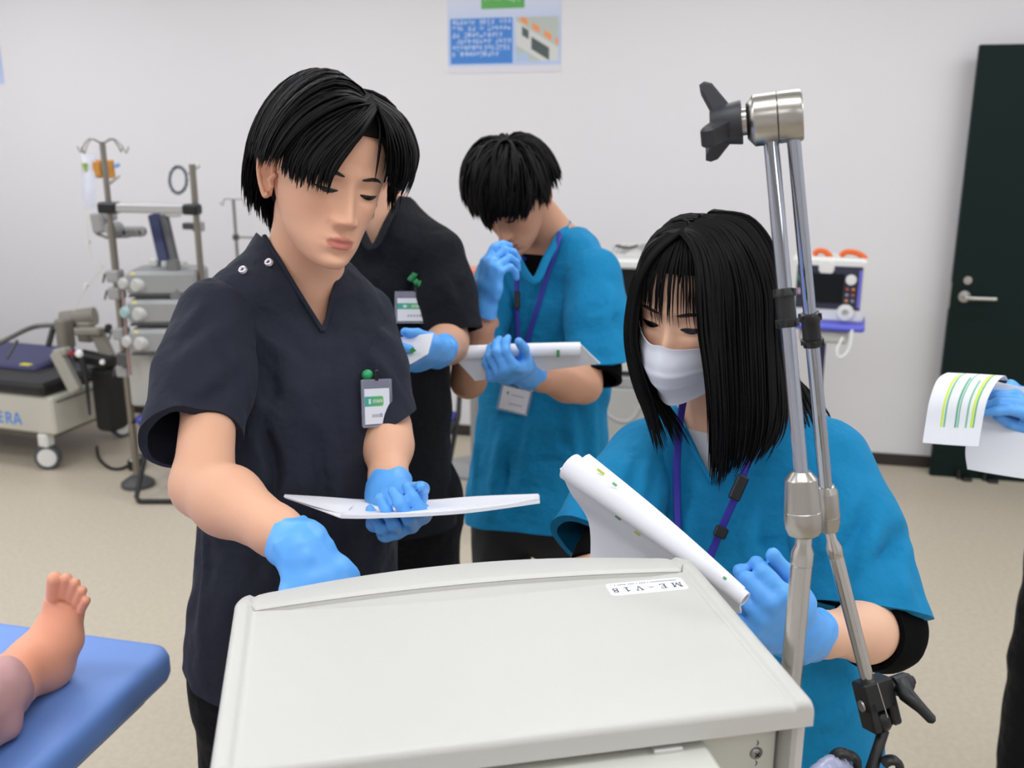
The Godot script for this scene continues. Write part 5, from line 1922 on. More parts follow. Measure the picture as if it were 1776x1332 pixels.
func woman_hair(t: Node3D, hx: Transform3D) -> void:
	var h := Hair.new()
	h.rng.seed = 14
	h.m.join(scalp_cap(hx, 0.0075, func(p: Vector3) -> float:
		if p.z > 0.03: return p.y - lerpf(0.075, 0.0, smoothstep(0.045, 0.068, absf(p.x)))
		return p.y - (-0.03 if p.z > -0.03 else -0.085)))
	# on the scalp, from the middle parting
	flow_hair(h, hx, [Vector3(0.002, 0.1, 0.1), Vector3(0.0, 0.12, -0.04)], 900, 0.0036,
		func(p: Vector3) -> float: return 0.0 if p.z < 0.05 else 0.05,
		func(n: Vector3) -> float: return 0.007,
		func(p: Vector3) -> bool: return p.y > 0.03,
		0.0004, 0.45)
	var nf := hx.basis * Vector3(0, 0, 1)
	# fringe: fine locks over the brow
	var gs := []
	for q in [[-0.064, 0.03], [-0.05, 0.004], [-0.028, 0.006], [0.0, 0.0], [0.026, -0.002], [0.046, -0.006]]:
		var x0: float = q[0]
		var g := []
		g.append(hx * Vector3(x0 * 0.3, 0.118, 0.05))
		g.append(hx * Vector3(x0 * 0.8, 0.092, face_z(x0 * 0.8, 0.085) + 0.012))
		for k in 4:
			var y := lerpf(0.06, q[1], k / 3.0)
			g.append(hx * Vector3(x0 * (1.0 + 0.03 * k), y, face_z(clampf(x0 * (1.0 + 0.03 * k), -0.066, 0.066), y) + 0.010 - 0.001 * k))
		gs.append(curve(g, 4))
	h.panel(gs, 64, 0.0012, 0.0014, nf, 0.25)
	var side := func(list: Array, n: int, r: float, jit: float, out: Vector3, vary: float) -> void:
		var gd := []
		for g in list:
			var pts := []
			for q in g: pts.append(P(q[0], q[1] - 4, q[2]))
			gd.append(curve(pts, 4))
		h.panel(gd, n, r, jit, out, vary)
	# the far side (left in the picture)
	side.call([[[1180, 408, 1.268], [1140, 443, 1.275], [1112, 490, 1.29], [1101, 540, 1.305], [1098, 600, 1.315], [1112, 660, 1.33], [1132, 720, 1.34], [1145, 795, 1.345]],
		[[1193, 400, 1.285], [1133, 440, 1.308], [1105, 490, 1.335], [1095, 550, 1.345], [1093, 610, 1.35], [1104, 670, 1.355], [1124, 730, 1.36], [1140, 788, 1.36]],
		[[1203, 392, 1.30], [1136, 440, 1.345], [1110, 505, 1.38], [1106, 570, 1.40], [1120, 640, 1.40], [1150, 700, 1.40], [1180, 740, 1.385], [1200, 775, 1.38]]], 280, 0.003, 0.0018, nf, 0.3)
	# the near side: a long curtain over the cheek, ear and shoulder
	side.call([[[1184, 408, 1.264], [1200, 430, 1.25], [1211, 460, 1.241], [1217, 510, 1.238], [1223, 570, 1.243], [1234, 640, 1.248], [1240, 710, 1.254], [1240, 780, 1.262], [1238, 848, 1.27]],
		[[1190, 403, 1.272], [1216, 415, 1.255], [1236, 450, 1.241], [1244, 510, 1.234], [1246, 580, 1.234], [1252, 660, 1.235], [1256, 730, 1.24], [1256, 790, 1.25], [1250, 840, 1.265]],
		[[1200, 396, 1.285], [1241, 404, 1.272], [1268, 448, 1.253], [1283, 510, 1.249], [1285, 590, 1.25], [1288, 660, 1.25], [1290, 730, 1.25], [1284, 785, 1.255], [1268, 828, 1.268]],
		[[1212, 388, 1.302], [1265, 396, 1.295], [1301, 440, 1.285], [1322, 510, 1.289], [1321, 590, 1.29], [1324, 660, 1.285], [1325, 720, 1.28], [1315, 770, 1.278], [1295, 808, 1.28]],
		[[1225, 379, 1.322], [1288, 390, 1.325], [1326, 440, 1.325], [1342, 510, 1.33], [1343, 590, 1.335], [1350, 650, 1.33], [1356, 710, 1.32], [1350, 755, 1.31], [1330, 788, 1.30]]], 760, 0.0031, 0.003, hx.basis * Vector3(0.8, 0, 0.5), 0.28)
	# the back
	side.call([[[1232, 375, 1.34], [1296, 388, 1.36], [1335, 438, 1.372], [1346, 500, 1.38], [1350, 590, 1.39], [1360, 650, 1.39], [1378, 700, 1.385], [1392, 740, 1.37], [1398, 768, 1.36]],
		[[1237, 374, 1.355], [1280, 384, 1.39], [1315, 430, 1.42], [1328, 500, 1.45], [1332, 590, 1.46], [1352, 650, 1.46], [1395, 695, 1.45], [1425, 730, 1.43], [1436, 768, 1.41]],
		[[1232, 376, 1.36], [1248, 395, 1.41], [1252, 430, 1.45], [1245, 500, 1.47], [1240, 580, 1.49], [1245, 650, 1.51], [1250, 720, 1.53], [1255, 780, 1.54], [1255, 830, 1.54]]], 330, 0.0042, 0.004, hx.basis * Vector3(0, 0, -1), 0.3)
	obj("hair", h.m, M.hair, t)

func man_beyond() -> void:
	var t := thing("person", "person cut off by the right edge, only a blue glove holding papers shows", "person", P(1905, 900, 1.95) * Vector3(1, 0, 1))
	var skin := Color(0.86, 0.68, 0.57)
	var yaw := deg_to_rad(-35.0)
	var fwd := Vector3(sin(yaw), 0, cos(yaw))
	var u := Vector3(cos(yaw), 0, -sin(yaw))
	var neck := P(1960, 380, 2.0)
	var hip := P(1960, 800, 2.05)
	var shr := P(1850, 450, 1.98)
	var shl := P(2070, 450, 1.92)
	var elr := P(1850, 690, 1.93)
	var wrr := P(1800, 720, 1.76)
	var ell := P(2080, 690, 1.85)
	var wrl := P(1960, 720, 1.72)
	var hx := head_at(-40.0, 20.0, 0.0, P(1945, 270, 1.95), 0.97)
	var b := Field.new()
	trunk(b, hip, neck, u, shr, shl, [[0.0, 0, 0, 0.125, 0.085, 0.085], [0.4, 0, 0.0, 0.14, 0.092, 0.085], [0.5, 0, 0.0, 0.115, 0.075, 0.07], [0.55, 0, 0, 0.065, 0.055, 0.05]], 0.038, 0.034)
	b.cone(neck - Vector3(0, 0.03, 0), hx * Vector3(0, -0.05, -0.025), 0.058, 0.052, 0.03)
	arm_field(b, shr, elr, wrr, 0.92)
	arm_field(b, shl, ell, wrl, 0.92)
	var body := paint(b.net(0.012), skin)
	body.join(head_mesh(skin, Color(0.68, 0.42, 0.38)), hx)
	obj("body", body, M.skin, t)
	eyes(t, hx, 0.7, M.brow, M.eye)
	var f := Field.new()
	trunk(f, hip, neck, u, shr, shl, [[-0.2, 0, 0, 0.165, 0.115, 0.11], [0.1, 0, 0, 0.152, 0.108, 0.105], [0.36, 0, 0.004, 0.162, 0.115, 0.1], [0.46, 0, 0.004, 0.14, 0.095, 0.085], [0.54, 0, 0, 0.08, 0.066, 0.062]], 0.056, 0.05)
	f.noise = cloth_noise(71, 6.0)
	f.amp = 0.01
	var top := f.net(0.012)
	top = clipped(top, func(p: Vector3) -> float: return minf(p.y - hip.y + 0.14, maxf(Vector2(p.x - neck.x, p.z - neck.z).length() - 0.062, neck.y - 0.01 - p.y)), 0.01)
	for q in [[shr, elr], [shl, ell]]:
		var hm: Vector3 = (q[0] as Vector3).lerp(q[1], 0.7)
		top.join(sleeve(q[0], hm, u, Vector2(0.06, 0.062), Vector2(0.064, 0.058), hm - q[0], [], f.noise, 0.012))
	obj("scrub_top", top, M.teal, t)
	legs(t, hip, u, M.trousers, 0.1, 0.02)
	glove(t, -1.0, wrr, P(1748, 682, 1.69) - wrr, Vector3(0.1, 0.75, 0.65), elr - wrr, [[0.35, 0.45, 0.3], [0.6, 0.7, 0.4], [0.7, 0.8, 0.5], [0.8, 0.9, 0.5]], [Vector3(-0.1, 0.9, -0.35), Vector3(-0.2, 0.95, -0.2)], M.glove, 1.0, 0.0035, 0.05)
	glove(t, 1.0, wrl, P(1900, 700, 1.66) - wrl, Vector3(0.0, 0.6, 0.7), ell - wrl, GRIP, [Vector3(0.3, 0.8, -0.5), Vector3(0.1, 0.8, -0.6)], M.glove, 1.0, 0.006, 0.05)
	var h := Hair.new()
	h.rng.seed = 15
	h.m.join(scalp_cap(hx, 0.009, func(p: Vector3) -> float: return p.y - (0.06 if p.z > 0.03 else 0.01 if p.z > -0.03 else -0.06)))
	flow_hair(h, hx, [Vector3(0.0, 0.12, -0.02), Vector3(0.0, 0.12, -0.05)], 300, 0.007, func(p: Vector3) -> float: return 0.03 if p.z > 0.03 else 0.0 if p.z > -0.04 else -0.06, func(n: Vector3) -> float: return 0.012, func(p: Vector3) -> bool: return p.y > 0.02, 0.003, 0.5)
	obj("hair", h.m, M.hair, t)

# ---------------------------------------------------------------- along the far wall
func mid(x: float, y: float, d: float) -> Vector3: return P(x, y, d)

func poster_tex(blank: bool) -> ImageTexture:
	var w := 512
	var hh := 768
	var im := Image.create(w, hh, false, Image.FORMAT_RGB8)
	for y in hh:
		var k := float(y) / hh
		im.fill_rect(Rect2i(0, y, w, 1), Color(0.86, 0.87, 0.93).lerp(Color(0.72, 0.79, 0.93), 0.5 + 0.5 * sin(k * 9.0)))
	if blank: return ImageTexture.create_from_image(im)
	im.fill_rect(Rect2i(0, hh - 30, w, 30), Color(0.88, 0.87, 0.9))
	var r := RandomNumberGenerator.new()
	r.seed = 5
	# title band with pale lettering
	im.fill_rect(Rect2i(155, 405, 195, 95), Color(0.36, 0.68, 0.33))
	for k in 22: im.fill_rect(Rect2i(170 + k * 8, 440 + r.randi_range(-4, 4), r.randi_range(2, 6), r.randi_range(14, 30)), Color(0.85, 0.9, 0.8))
	# blue text box: rows of close white characters
	im.fill_rect(Rect2i(12, 537, 285, 192), Color(0.26, 0.52, 0.83))
	for row in 6:
		var x := 22
		var stop: int = [285, 280, 250, 290, 290, 225][row]
		while x < stop:
			var y := 543 + row * 27
			if r.randf() < 0.9:
				for s in 4:
					if r.randf() < 0.5: im.fill_rect(Rect2i(x, y + r.randi_range(0, 18), r.randi_range(8, 15), 3), Color(0.82, 0.85, 0.93))
					else: im.fill_rect(Rect2i(x + r.randi_range(0, 12), y, 3, r.randi_range(10, 20)), Color(0.82, 0.85, 0.93))
			x += 18
	# picture of bedside monitors
	im.fill_rect(Rect2i(312, 537, 190, 185), Color(0.76, 0.78, 0.75))
	for y in range(537, 722):
		for x in range(312, 502):
			var u := (x - 312) / 190.0
			var v := (y - 537) / 185.0
			var c := Color(0.74, 0.77, 0.74)
			var q := v - u * 0.62
			if q > 0.08 and q < 0.62: c = Color(0.84, 0.84, 0.83)
			if q > 0.22 and q < 0.5 and u > 0.36 and u < 0.78: c = Color(0.3, 0.35, 0.34)
			if q > 0.12 and q < 0.32 and u > 0.14 and u < 0.3: c = Color(0.3, 0.37, 0.36)
			if absf(q + 0.04) < 0.07 and (fmod(u * 3.6, 1.0) > 0.35): c = Color(0.95, 0.6, 0.38)
			if v > 0.8 and u < 0.3: c = Color(0.7, 0.78, 0.88)
			im.set_pixel(x, y, c)
	return ImageTexture.create_from_image(im)

func quad_mesh(a: Vector3, b: Vector3, c: Vector3, d: Vector3, th: float) -> MB:     # top left, top right, bottom right, bottom left
	return MB.new().sheet([PackedVector3Array([d, c]), PackedVector3Array([a, b])], th)

func uv_flip(m: MB) -> MB:
	for i in m.uv.size(): m.uv[i] = Vector2(m.uv[i].x, 1.0 - m.uv[i].y)
	return m

func caster(parent: Node3D, p: Vector3, r: float, w: float, ax: Vector3, tyre: Material, hub: Material) -> void:
	var o := p + Vector3(0, r, 0) - ax * w * 0.5
	var c := obj("caster", MB.new().lathe(o, ax, PackedVector2Array([Vector2(r * 0.72, 0), Vector2(r * 0.93, 0), Vector2(r, w * 0.15), Vector2(r, w * 0.85), Vector2(r * 0.93, w), Vector2(r * 0.72, w)]), 28), tyre, parent)
	obj("hub", MB.new().lathe(o - ax * 0.003, ax, PackedVector2Array([Vector2(0, 0), Vector2(r * 0.7, 0), Vector2(r * 0.74, 0.004), Vector2(r * 0.74, w + 0.002), Vector2(r * 0.7, w + 0.006), Vector2(0, w + 0.006)]), 24), hub, c)

func folding_chair(label: String, seat_c: Vector3, yaw: float) -> void:
	# seat_c: middle of the seat top; faces along its own +z
	var t := thing("folding_chair", label, "chair", Vector3(seat_c.x, 0, seat_c.z), "blue folding chairs")
	var bs := Basis(Vector3.UP, yaw)
	var L := func(x: float, y: float, z: float) -> Vector3: return Vector3(seat_c.x, 0, seat_c.z) + bs * Vector3(x, y, z)
	var h := seat_c.y
	var pad := mat(Color(0.22, 0.26, 0.62), 0.6)
	obj("seat", MB.new().box(L.call(0, h - 0.015, 0), Vector3(0.2, 0.018, 0.2), bs, 0.012), pad, t)
	obj("backrest", MB.new().box(L.call(0, h + 0.3, -0.235), Vector3(0.2, 0.1, 0.014), bs * Basis(Vector3.RIGHT, -0.18), 0.01), M.black, t)
	for s in [-1.0, 1.0]:
		obj("leg", MB.new().tube(PackedVector3Array([L.call(s * 0.215, h + 0.42, -0.26), L.call(s * 0.215, h, -0.14), L.call(s * 0.215, 0.03, 0.23), L.call(s * 0.2, 0.012, 0.24)]), pf([0.011]), 10), M.black, t)
		obj("leg", MB.new().tube(PackedVector3Array([L.call(s * 0.195, h - 0.02, 0.17), L.call(s * 0.195, 0.015, -0.24)]), pf([0.011]), 10), M.black, t)
		obj("side_rail", MB.new().tube(PackedVector3Array([L.call(s * 0.21, h - 0.02, 0.19), L.call(s * 0.21, h - 0.02, -0.16)]), pf([0.01]), 8), M.black, t)
	for q in [[0.012, 0.235, 0.2], [0.015, -0.24, 0.195], [0.42, -0.26, 0.215]]:
		var y: float = q[0] if q[0] < 0.1 else h + q[0]
		obj("crossbar", MB.new().tube(PackedVector3Array([L.call(-q[2], y, q[1]), L.call(q[2], y, q[1])]), pf([0.011]), 10), M.black, t)

func background() -> void:
	# posters
	var pm := mat(Color.WHITE, 0.5)
	pm.albedo_texture = poster_tex(false)
	var a := B(775, 0, 0.0)
	var bl := B(778, 127.5, 0.0)
	var br := B(972, 124, 0.0)
	var wd := (br - bl).length()
	var up := Vector3(0, wd * 1.5, 0)
	var n := rb.z * 0.002
	obj("poster", uv_flip(quad_mesh(bl + up + n, br + up + n, br + n, bl + n, 0.0015)), pm)
	tag(get_child(-1), "wall poster with a blue text box and a monitor photo under a green title", "poster")
	var pm2 := mat(Color.WHITE, 0.5)
	pm2.albedo_texture = poster_tex(true)
	var c1 := B(8, 145, 0.0)
	var c0 := c1 - rb.x * wd
	obj("poster", uv_flip(quad_mesh(c0 + up + n, c1 + up + n, c1 + n, c0 + n, 0.0015)), pm2)
	tag(get_child(-1), "pale blue poster cut off by the picture's left edge", "poster")
	iv_pump_stand()
	small_stand()
	couch_machine()
	defibrillator()
	monitor_cart()
	folding_chair("blue folding chair with black frame, left of the man in navy scrubs", Vector3(-1.45, 0.385, -4.31), 0.0)
	folding_chair("blue folding chair with black frame, behind the man in black scrubs", Vector3(-0.47, 0.42, -3.95), -0.21)

func pole(t: Node3D, called: String, pts: Array, r: float, m: Material) -> MeshInstance3D:
	return obj(called, MB.new().tube(pv(pts), pf([r]), 14), m, t)

func iv_pump_stand() -> void:
	var steel := mat(Color(0.56, 0.54, 0.5), 0.35, 0.85)
	var d := 4.5
	var foot := G(240, 842, 0.0)
	var t := thing("pump_stand", "tall steel stand with a black gripped crossbar, beside the pale couch machine", "pump stand", foot)
	var o := Vector3(foot.x, 0, foot.z)
	# main pole: vertical above its foot
	var tp := 1.555
	pole(t, "main_pole", [o + Vector3(0, 0.05, 0), o + Vector3(0, 1.2, 0)], 0.016, steel)
	pole(t, "upper_pole", [o + Vector3(0, 1.2, 0), o + Vector3(0, tp, 0)], 0.0125, steel)
	var sec := o + rb.x * 0.405 + Vector3(0, 0, -0.02)
	pole(t, "second_pole", [sec + Vector3(0, 0.1, 0), sec + Vector3(0, 1.465, 0)], 0.014, steel)
	var hk := MB.new()
	for k in 4:
		var an := TAU * k / 4.0 + 0.3
		var dv := Vector3(cos(an), 0, sin(an))
		hk.tube(curve([o + Vector3(0, tp - 0.01, 0), o + dv * 0.06 + Vector3(0, tp + 0.012, 0), o + dv * 0.10 + Vector3(0, tp - 0.02, 0), o + dv * 0.115 + Vector3(0, tp - 0.045, 0), o + dv * 0.13 + Vector3(0, tp - 0.02, 0)], 4), pf([0.003]), 6)
	obj("hook", hk, steel, t)
	# crossbar with black grips
	var y := B(260, 352, 0.9).y
	y = (o + Vector3(0, P(190, 352, 4.45).y, 0)).y
	var c0 := o + Vector3(0, y, 0.03) - rb.x * 0.02
	var c1 := c0 + rb.x * 0.445
	obj("crossbar", MB.new().box((c0 + c1) / 2, Vector3(0.21, 0.019, 0.02), rb, 0.006), mat(Color(0.7, 0.7, 0.7), 0.4, 0.3), t)
	obj("grip", MB.new().box(c0 + rb.x * 0.035, Vector3(0.046, 0.024, 0.026), rb, 0.008), M.black, t)
	obj("grip", MB.new().box(c1 - rb.x * 0.02, Vector3(0.036, 0.022, 0.026), rb, 0.008), M.black, t)
	# clamps down the pole
	for q in [[470, 1], [500, 0], [572, 0], [640, 1]]:
		var yy := P(205, q[0], 4.45).y
		obj("pole_clamp", MB.new().box(o + Vector3(0, yy, 0.012), Vector3(0.03, 0.026, 0.03), rb, 0.006), M.grey, t)
		obj("clamp_screw", MB.new().tube(pv([o + Vector3(0, yy, 0) - rb.x * 0.03, o + Vector3(0, yy, 0) - rb.x * 0.055 + Vector3(0, 0.004, 0), o + Vector3(0, yy - 0.035, 0) - rb.x * 0.07]), pf([0.007, 0.006, 0.004]), 8), M.grey_dark, t)
	# slanted dark blue mast and its foot
	var m0 := P(268, 372, 4.4)
	var m1 := P(302, 520, 4.35)
	obj("mast", MB.new().box((m0 + m1) / 2, Vector3(0.026, (m0 - m1).length() / 2, 0.02), frame_y(m0 - m1), 0.005), M.navy_plastic, t)
	obj("mast_cover", MB.new().box(P(293, 375, 4.36).lerp(P(305, 490, 4.33), 0.5), Vector3(0.012, 0.16, 0.02), frame_y(m0 - m1), 0.004), M.grey_dark, t)
	# articulated head on the left of the pole
	var hd := MB.new()
	hd.box(P(173, 386, 4.38), Vector3(0.028, 0.045, 0.03), rb * Basis(Vector3.BACK, 0.1), 0.008)
	hd.box(P(190, 375, 4.38), Vector3(0.03, 0.018, 0.02), rb, 0.006)
	obj("pump_head", hd, M.grey, t)
	obj("pump_head_bracket", MB.new().tube(pv([P(168, 405, 4.4), P(185, 412, 4.38), P(200, 405, 4.4)]), pf([0.008]), 8), steel, t)
	obj("rotor", MB.new().lathe(P(205, 395, 4.36), rb.z, PackedVector2Array([Vector2(0, 0.07), Vector2(0.024, 0.068), Vector2(0.028, 0.06), Vector2(0.03, 0.0)]), 20), M.grey, t)
	var rl := MB.new()
	rl.box(P(212, 403, 4.42), Vector3(0.045, 0.024, 0.03), rb * Basis(Vector3.BACK, 0.05), 0.008)
	obj("drive_body", rl, mat(Color(0.45, 0.46, 0.49), 0.45), t)
	for k in 4: obj("ridge", MB.new().lathe(P(222 + k * 8, 401, 4.40), (rb.z + rb.x * 0.3), PackedVector2Array([Vector2(0.012, 0.05), Vector2(0.022, 0.045), Vector2(0.024, 0.0)]), 14), M.grey, t)
	obj("sensor", MB.new().box(P(330, 392, 4.4), Vector3(0.03, 0.014, 0.02), rb, 0.004), M.grey_dark, t)
	obj("sensor_clamp", MB.new().box(P(344, 393, 4.4), Vector3(0.022, 0.022, 0.022), rb, 0.005), M.grey, t)
	obj("hanger", MB.new().box(P(298, 368, 4.36), Vector3(0.04, 0.02, 0.02), rb, 0.005), M.pale, t)
	# three roller pumps, one above the other
	var g := mat(Color(0.60, 0.605, 0.61), 0.45, 0.1)
	for k in 3:
		var yy := [487, 536, 586]
		var pp := P(262 + k * 3, yy[k], 4.30)
		var pt := thing("roller_pump", ["topmost of the three grey roller pumps stacked on the stand", "middle one of the three grey roller pumps, with a bluish knob", "lowest of the three grey roller pumps, above the blue folding chair"][k], "pump", Vector3(pp.x, pp.y, pp.z), "roller pumps")
		obj("housing", MB.new().box(pp + rb * Vector3(0.06, 0, -0.04), Vector3(0.15, 0.052, 0.11), rb * Basis(Vector3.UP, 0.25), 0.014), g, pt)
		obj("seam", MB.new().box(pp + rb * Vector3(0.06, -0.055, -0.04), Vector3(0.145, 0.004, 0.105), rb * Basis(Vector3.UP, 0.25), 0.001), M.grey_dark, pt)
		for q in [[-0.062, 0.0, 0.026], [0.0, -0.006, 0.03]]:
			var kp: Vector3 = pp + rb * Vector3(q[0], q[1], 0.09)
			obj("knob", MB.new().lathe(kp - rb.z * 0.04, rb.z + rb.x * -0.2, PackedVector2Array([Vector2(0, 0.062), Vector2(q[2] * 0.8, 0.06), Vector2(q[2], 0.05), Vector2(q[2], 0.0)]), 20), mat(Color(0.62, 0.72, 0.74) if k == 1 and q[0] < -0.05 else Color(0.74, 0.74, 0.73), 0.3), pt)
		obj("yellow_tag", MB.new().lathe(pp + rb * Vector3(-0.03, 0.035, 0.075), rb.z, PackedVector2Array([Vector2(0, 0.02), Vector2(0.014, 0.018), Vector2(0.016, 0.0)]), 14), mat(Color(0.85, 0.82, 0.45), 0.5), pt)
	var lid := MB.new()
	lid.box(P(290, 468, 4.36), Vector3(0.13, 0.012, 0.1), rb * Basis(Vector3.UP, 0.25), 0.006)
	lid.box(P(268, 455, 4.36), Vector3(0.018, 0.016, 0.02), rb, 0.004)
	for k in 4: lid.lathe(P(285 + k * 12, 462, 4.32), Vector3.UP, PackedVector2Array([Vector2(0.012, 0), Vector2(0.012, 0.022), Vector2(0.0, 0.024)]), 12)
	obj("top_tray", lid, M.pale, t)
	obj("end_arm", MB.new().box(P(304, 490, 4.25), Vector3(0.026, 0.1, 0.02), frame_y(P(300, 450, 4.25) - P(308, 530, 4.25)), 0.008), mat(Color(0.42, 0.42, 0.42), 0.5), t)
	obj("tubing", MB.new().tube(curve([P(213, 505, 4.3), P(218, 560, 4.28), P(222, 610, 4.28), P(226, 650, 4.3)], 5), pf([0.007]), 8), mat(Color(0.62, 0.5, 0.48), 0.4), t)
	# lower cabinet and clamp under the pumps
	obj("cabinet", MB.new().box(P(264, 645, 4.42), Vector3(0.065, 0.14, 0.09), rb, 0.01), mat(Color(0.68, 0.68, 0.66), 0.5), t)
	var lc := MB.new()
	lc.box(P(220, 622, 4.38), Vector3(0.035, 0.03, 0.03), rb, 0.006)
	lc.box(P(232, 613, 4.36), Vector3(0.025, 0.025, 0.025), rb, 0.006)
	lc.tube(pv([P(236, 618, 4.34), P(250, 612, 4.32)]), pf([0.006, 0.004]), 8)
	obj("lower_clamp", lc, M.grey_dark, t)
	obj("base_plate", MB.new().lathe(o, Vector3.UP, PackedVector2Array([Vector2(0.075, 0.0), Vector2(0.075, 0.018), Vector2(0.06, 0.03), Vector2(0.03, 0.05), Vector2(0.0, 0.05)]), 28), M.grey_dark, t)
	# orange clip box, infusion bag and coiled cable hang on the poles
	var oc := thing("clip_box", "orange plastic clip box fixed high on the tall steel stand", "clip", P(180, 293, 4.42))
	var bx := MB.new()
	bx.box(P(180, 293, 4.44), Vector3(0.05, 0.040, 0.012), rb, 0.004)
	bx.box(P(168, 293, 4.41), Vector3(0.018, 0.032, 0.008), rb, 0.003)
	obj("body", bx, mat(Color(0.80, 0.55, 0.2), 0.5), oc)
	obj("clasp", MB.new().lathe(P(182, 291, 4.41), rb.z, PackedVector2Array([Vector2(0, 0.016), Vector2(0.01, 0.014), Vector2(0.011, 0.0)]), 14), M.screw, oc)
	obj("blue_clip", MB.new().box(P(203, 287, 4.42), Vector3(0.013, 0.008, 0.006), rb * Basis(Vector3.BACK, 0.3), 0.002), mat(Color(0.4, 0.65, 0.9), 0.4), oc)
	obj("side_lever", MB.new().tube(pv([P(190, 318, 4.42), P(208, 305, 4.42)]), pf([0.007, 0.004]), 8), M.grey, oc)
	var ib := thing("infusion_bag", "clear hanging infusion bag with a green port, left of the orange clip box", "infusion bag", P(155, 320, 4.42))
	var pr := []
	for k in 9:
		var v := k / 8.0
		var row := PackedVector3Array()
		for j in 7:
			var s := j / 3.0 - 1.0
			row.append(P(155 + s * 12 * (1.0 - 0.25 * pow(v, 4.0)), 268 + v * 92, 4.42 - 0.012 * sqrt(1.0 - s * s * 0.95) * sin(v * PI)))
		pr.append(row)
	obj("bag", MB.new().sheet(pr, 0.012), mat_clear(Color(0.86, 0.87, 0.93), 0.5), ib)
	obj("port", MB.new().tube(pv([P(146, 284, 4.40), P(149, 298, 4.40)]), pf([0.014, 0.004]), 10), mat(Color(0.55, 0.65, 0.25), 0.5), ib)
	obj("drip_line", MB.new().tube(curve([P(152, 358, 4.42), P(152, 400, 4.42), P(155, 430, 4.42), P(168, 460, 4.42), P(180, 462, 4.42), P(150, 500, 4.44), P(128, 540, 4.46)], 6), pf([0.002]), 6), mat(Color(0.88, 0.85, 0.78), 0.4), ib)
	obj("drip_valve", MB.new().lathe(P(154, 424, 4.42), Vector3.UP, PackedVector2Array([Vector2(0, 0), Vector2(0.009, 0.002), Vector2(0.009, 0.02), Vector2(0, 0.022)]), 12), M.white, ib)
	obj("flow_clamp", MB.new().box(P(149, 496, 4.43), Vector3(0.008, 0.014, 0.006), rb * Basis(Vector3.BACK, -0.5), 0.003), M.white, ib)
	var cc := thing("coiled_cable", "grey cable coiled in loops at the top of the second steel pole", "cable", P(312, 312, 4.42))
	var cp := []
	for k in 60:
		var an := k * TAU / 17.0
		var rr := 1.0 + 0.07 * sin(k * 1.7)
		cp.append(P(309 + 15 * rr * cos(an), 312 + 23 * rr * sin(an), 4.40 + 0.0006 * k))
	obj("loop", MB.new().tube(PackedVector3Array(cp), pf([0.0055]), 8), mat(Color(0.36, 0.39, 0.43), 0.5), cc)
	obj("plug", MB.new().tube(pv([P(325, 300, 4.42), P(338, 290, 4.42), P(346, 286, 4.42)]), pf([0.009, 0.013, 0.01]), 10), M.pale, cc)

func frame_y(y: Vector3) -> Basis:
	y = y.normalized()
	var x := (rb.x - y * rb.x.dot(y)).normalized()
	return Basis(x, y, x.cross(y))

func mat_clear(c: Color, a: float) -> StandardMaterial3D:
	var m := mat(Color(c.r, c.g, c.b, a), 0.2)
	m.transparency = BaseMaterial3D.TRANSPARENCY_ALPHA
	return m

func small_stand() -> void:
	var st := mat(Color(0.6, 0.6, 0.58), 0.35, 0.8)
	var o := B(430, 790, 0.25)
	o.y = 0.0
	var tp := B(405, 346, 0.25).y
	var x := B(405, 350, 0.25)
	o = Vector3(B(410, 420, 0.25).x, 0, B(410, 420, 0.25).z)
	var t := thing("drip_stand", "thin steel drip stand by the wall, just left of the navy man's shoulder", "drip stand", o)
	pole(t, "pole", [o + Vector3(0, 0.04, 0), o + Vector3(0, tp, 0)], 0.0085, st)
	var hk := MB.new()
	for s in [-1.0, 1.0]:
		hk.tube(curve([o + Vector3(0, tp, 0), o + rb.x * s * 0.05 + Vector3(0, tp, 0), o + rb.x * s * 0.06 + Vector3(0, tp - 0.03, 0), o + rb.x * s * 0.075 + Vector3(0, tp - 0.015, 0)], 4), pf([0.003]), 6)
	obj("hook", hk, st, t)
	obj("side_arm", MB.new().tube(pv([o + Vector3(0, tp - 0.19, 0), o + rb.x * 0.25 + Vector3(0, tp - 0.19, 0)]), pf([0.006]), 8), st, t)
	obj("arm_clamp", MB.new().box(o + Vector3(0, tp - 0.19, 0), Vector3(0.014, 0.014, 0.014), rb, 0.004), M.grey_dark, t)
	var bs := MB.new()
	for k in 4:
		var an := TAU * k / 4.0 + 0.5
		bs.tube(pv([o + Vector3(0, 0.06, 0), o + Vector3(cos(an) * 0.2, 0.012, sin(an) * 0.2)]), pf([0.012, 0.01]), 8)
	obj("foot", bs, st, t)

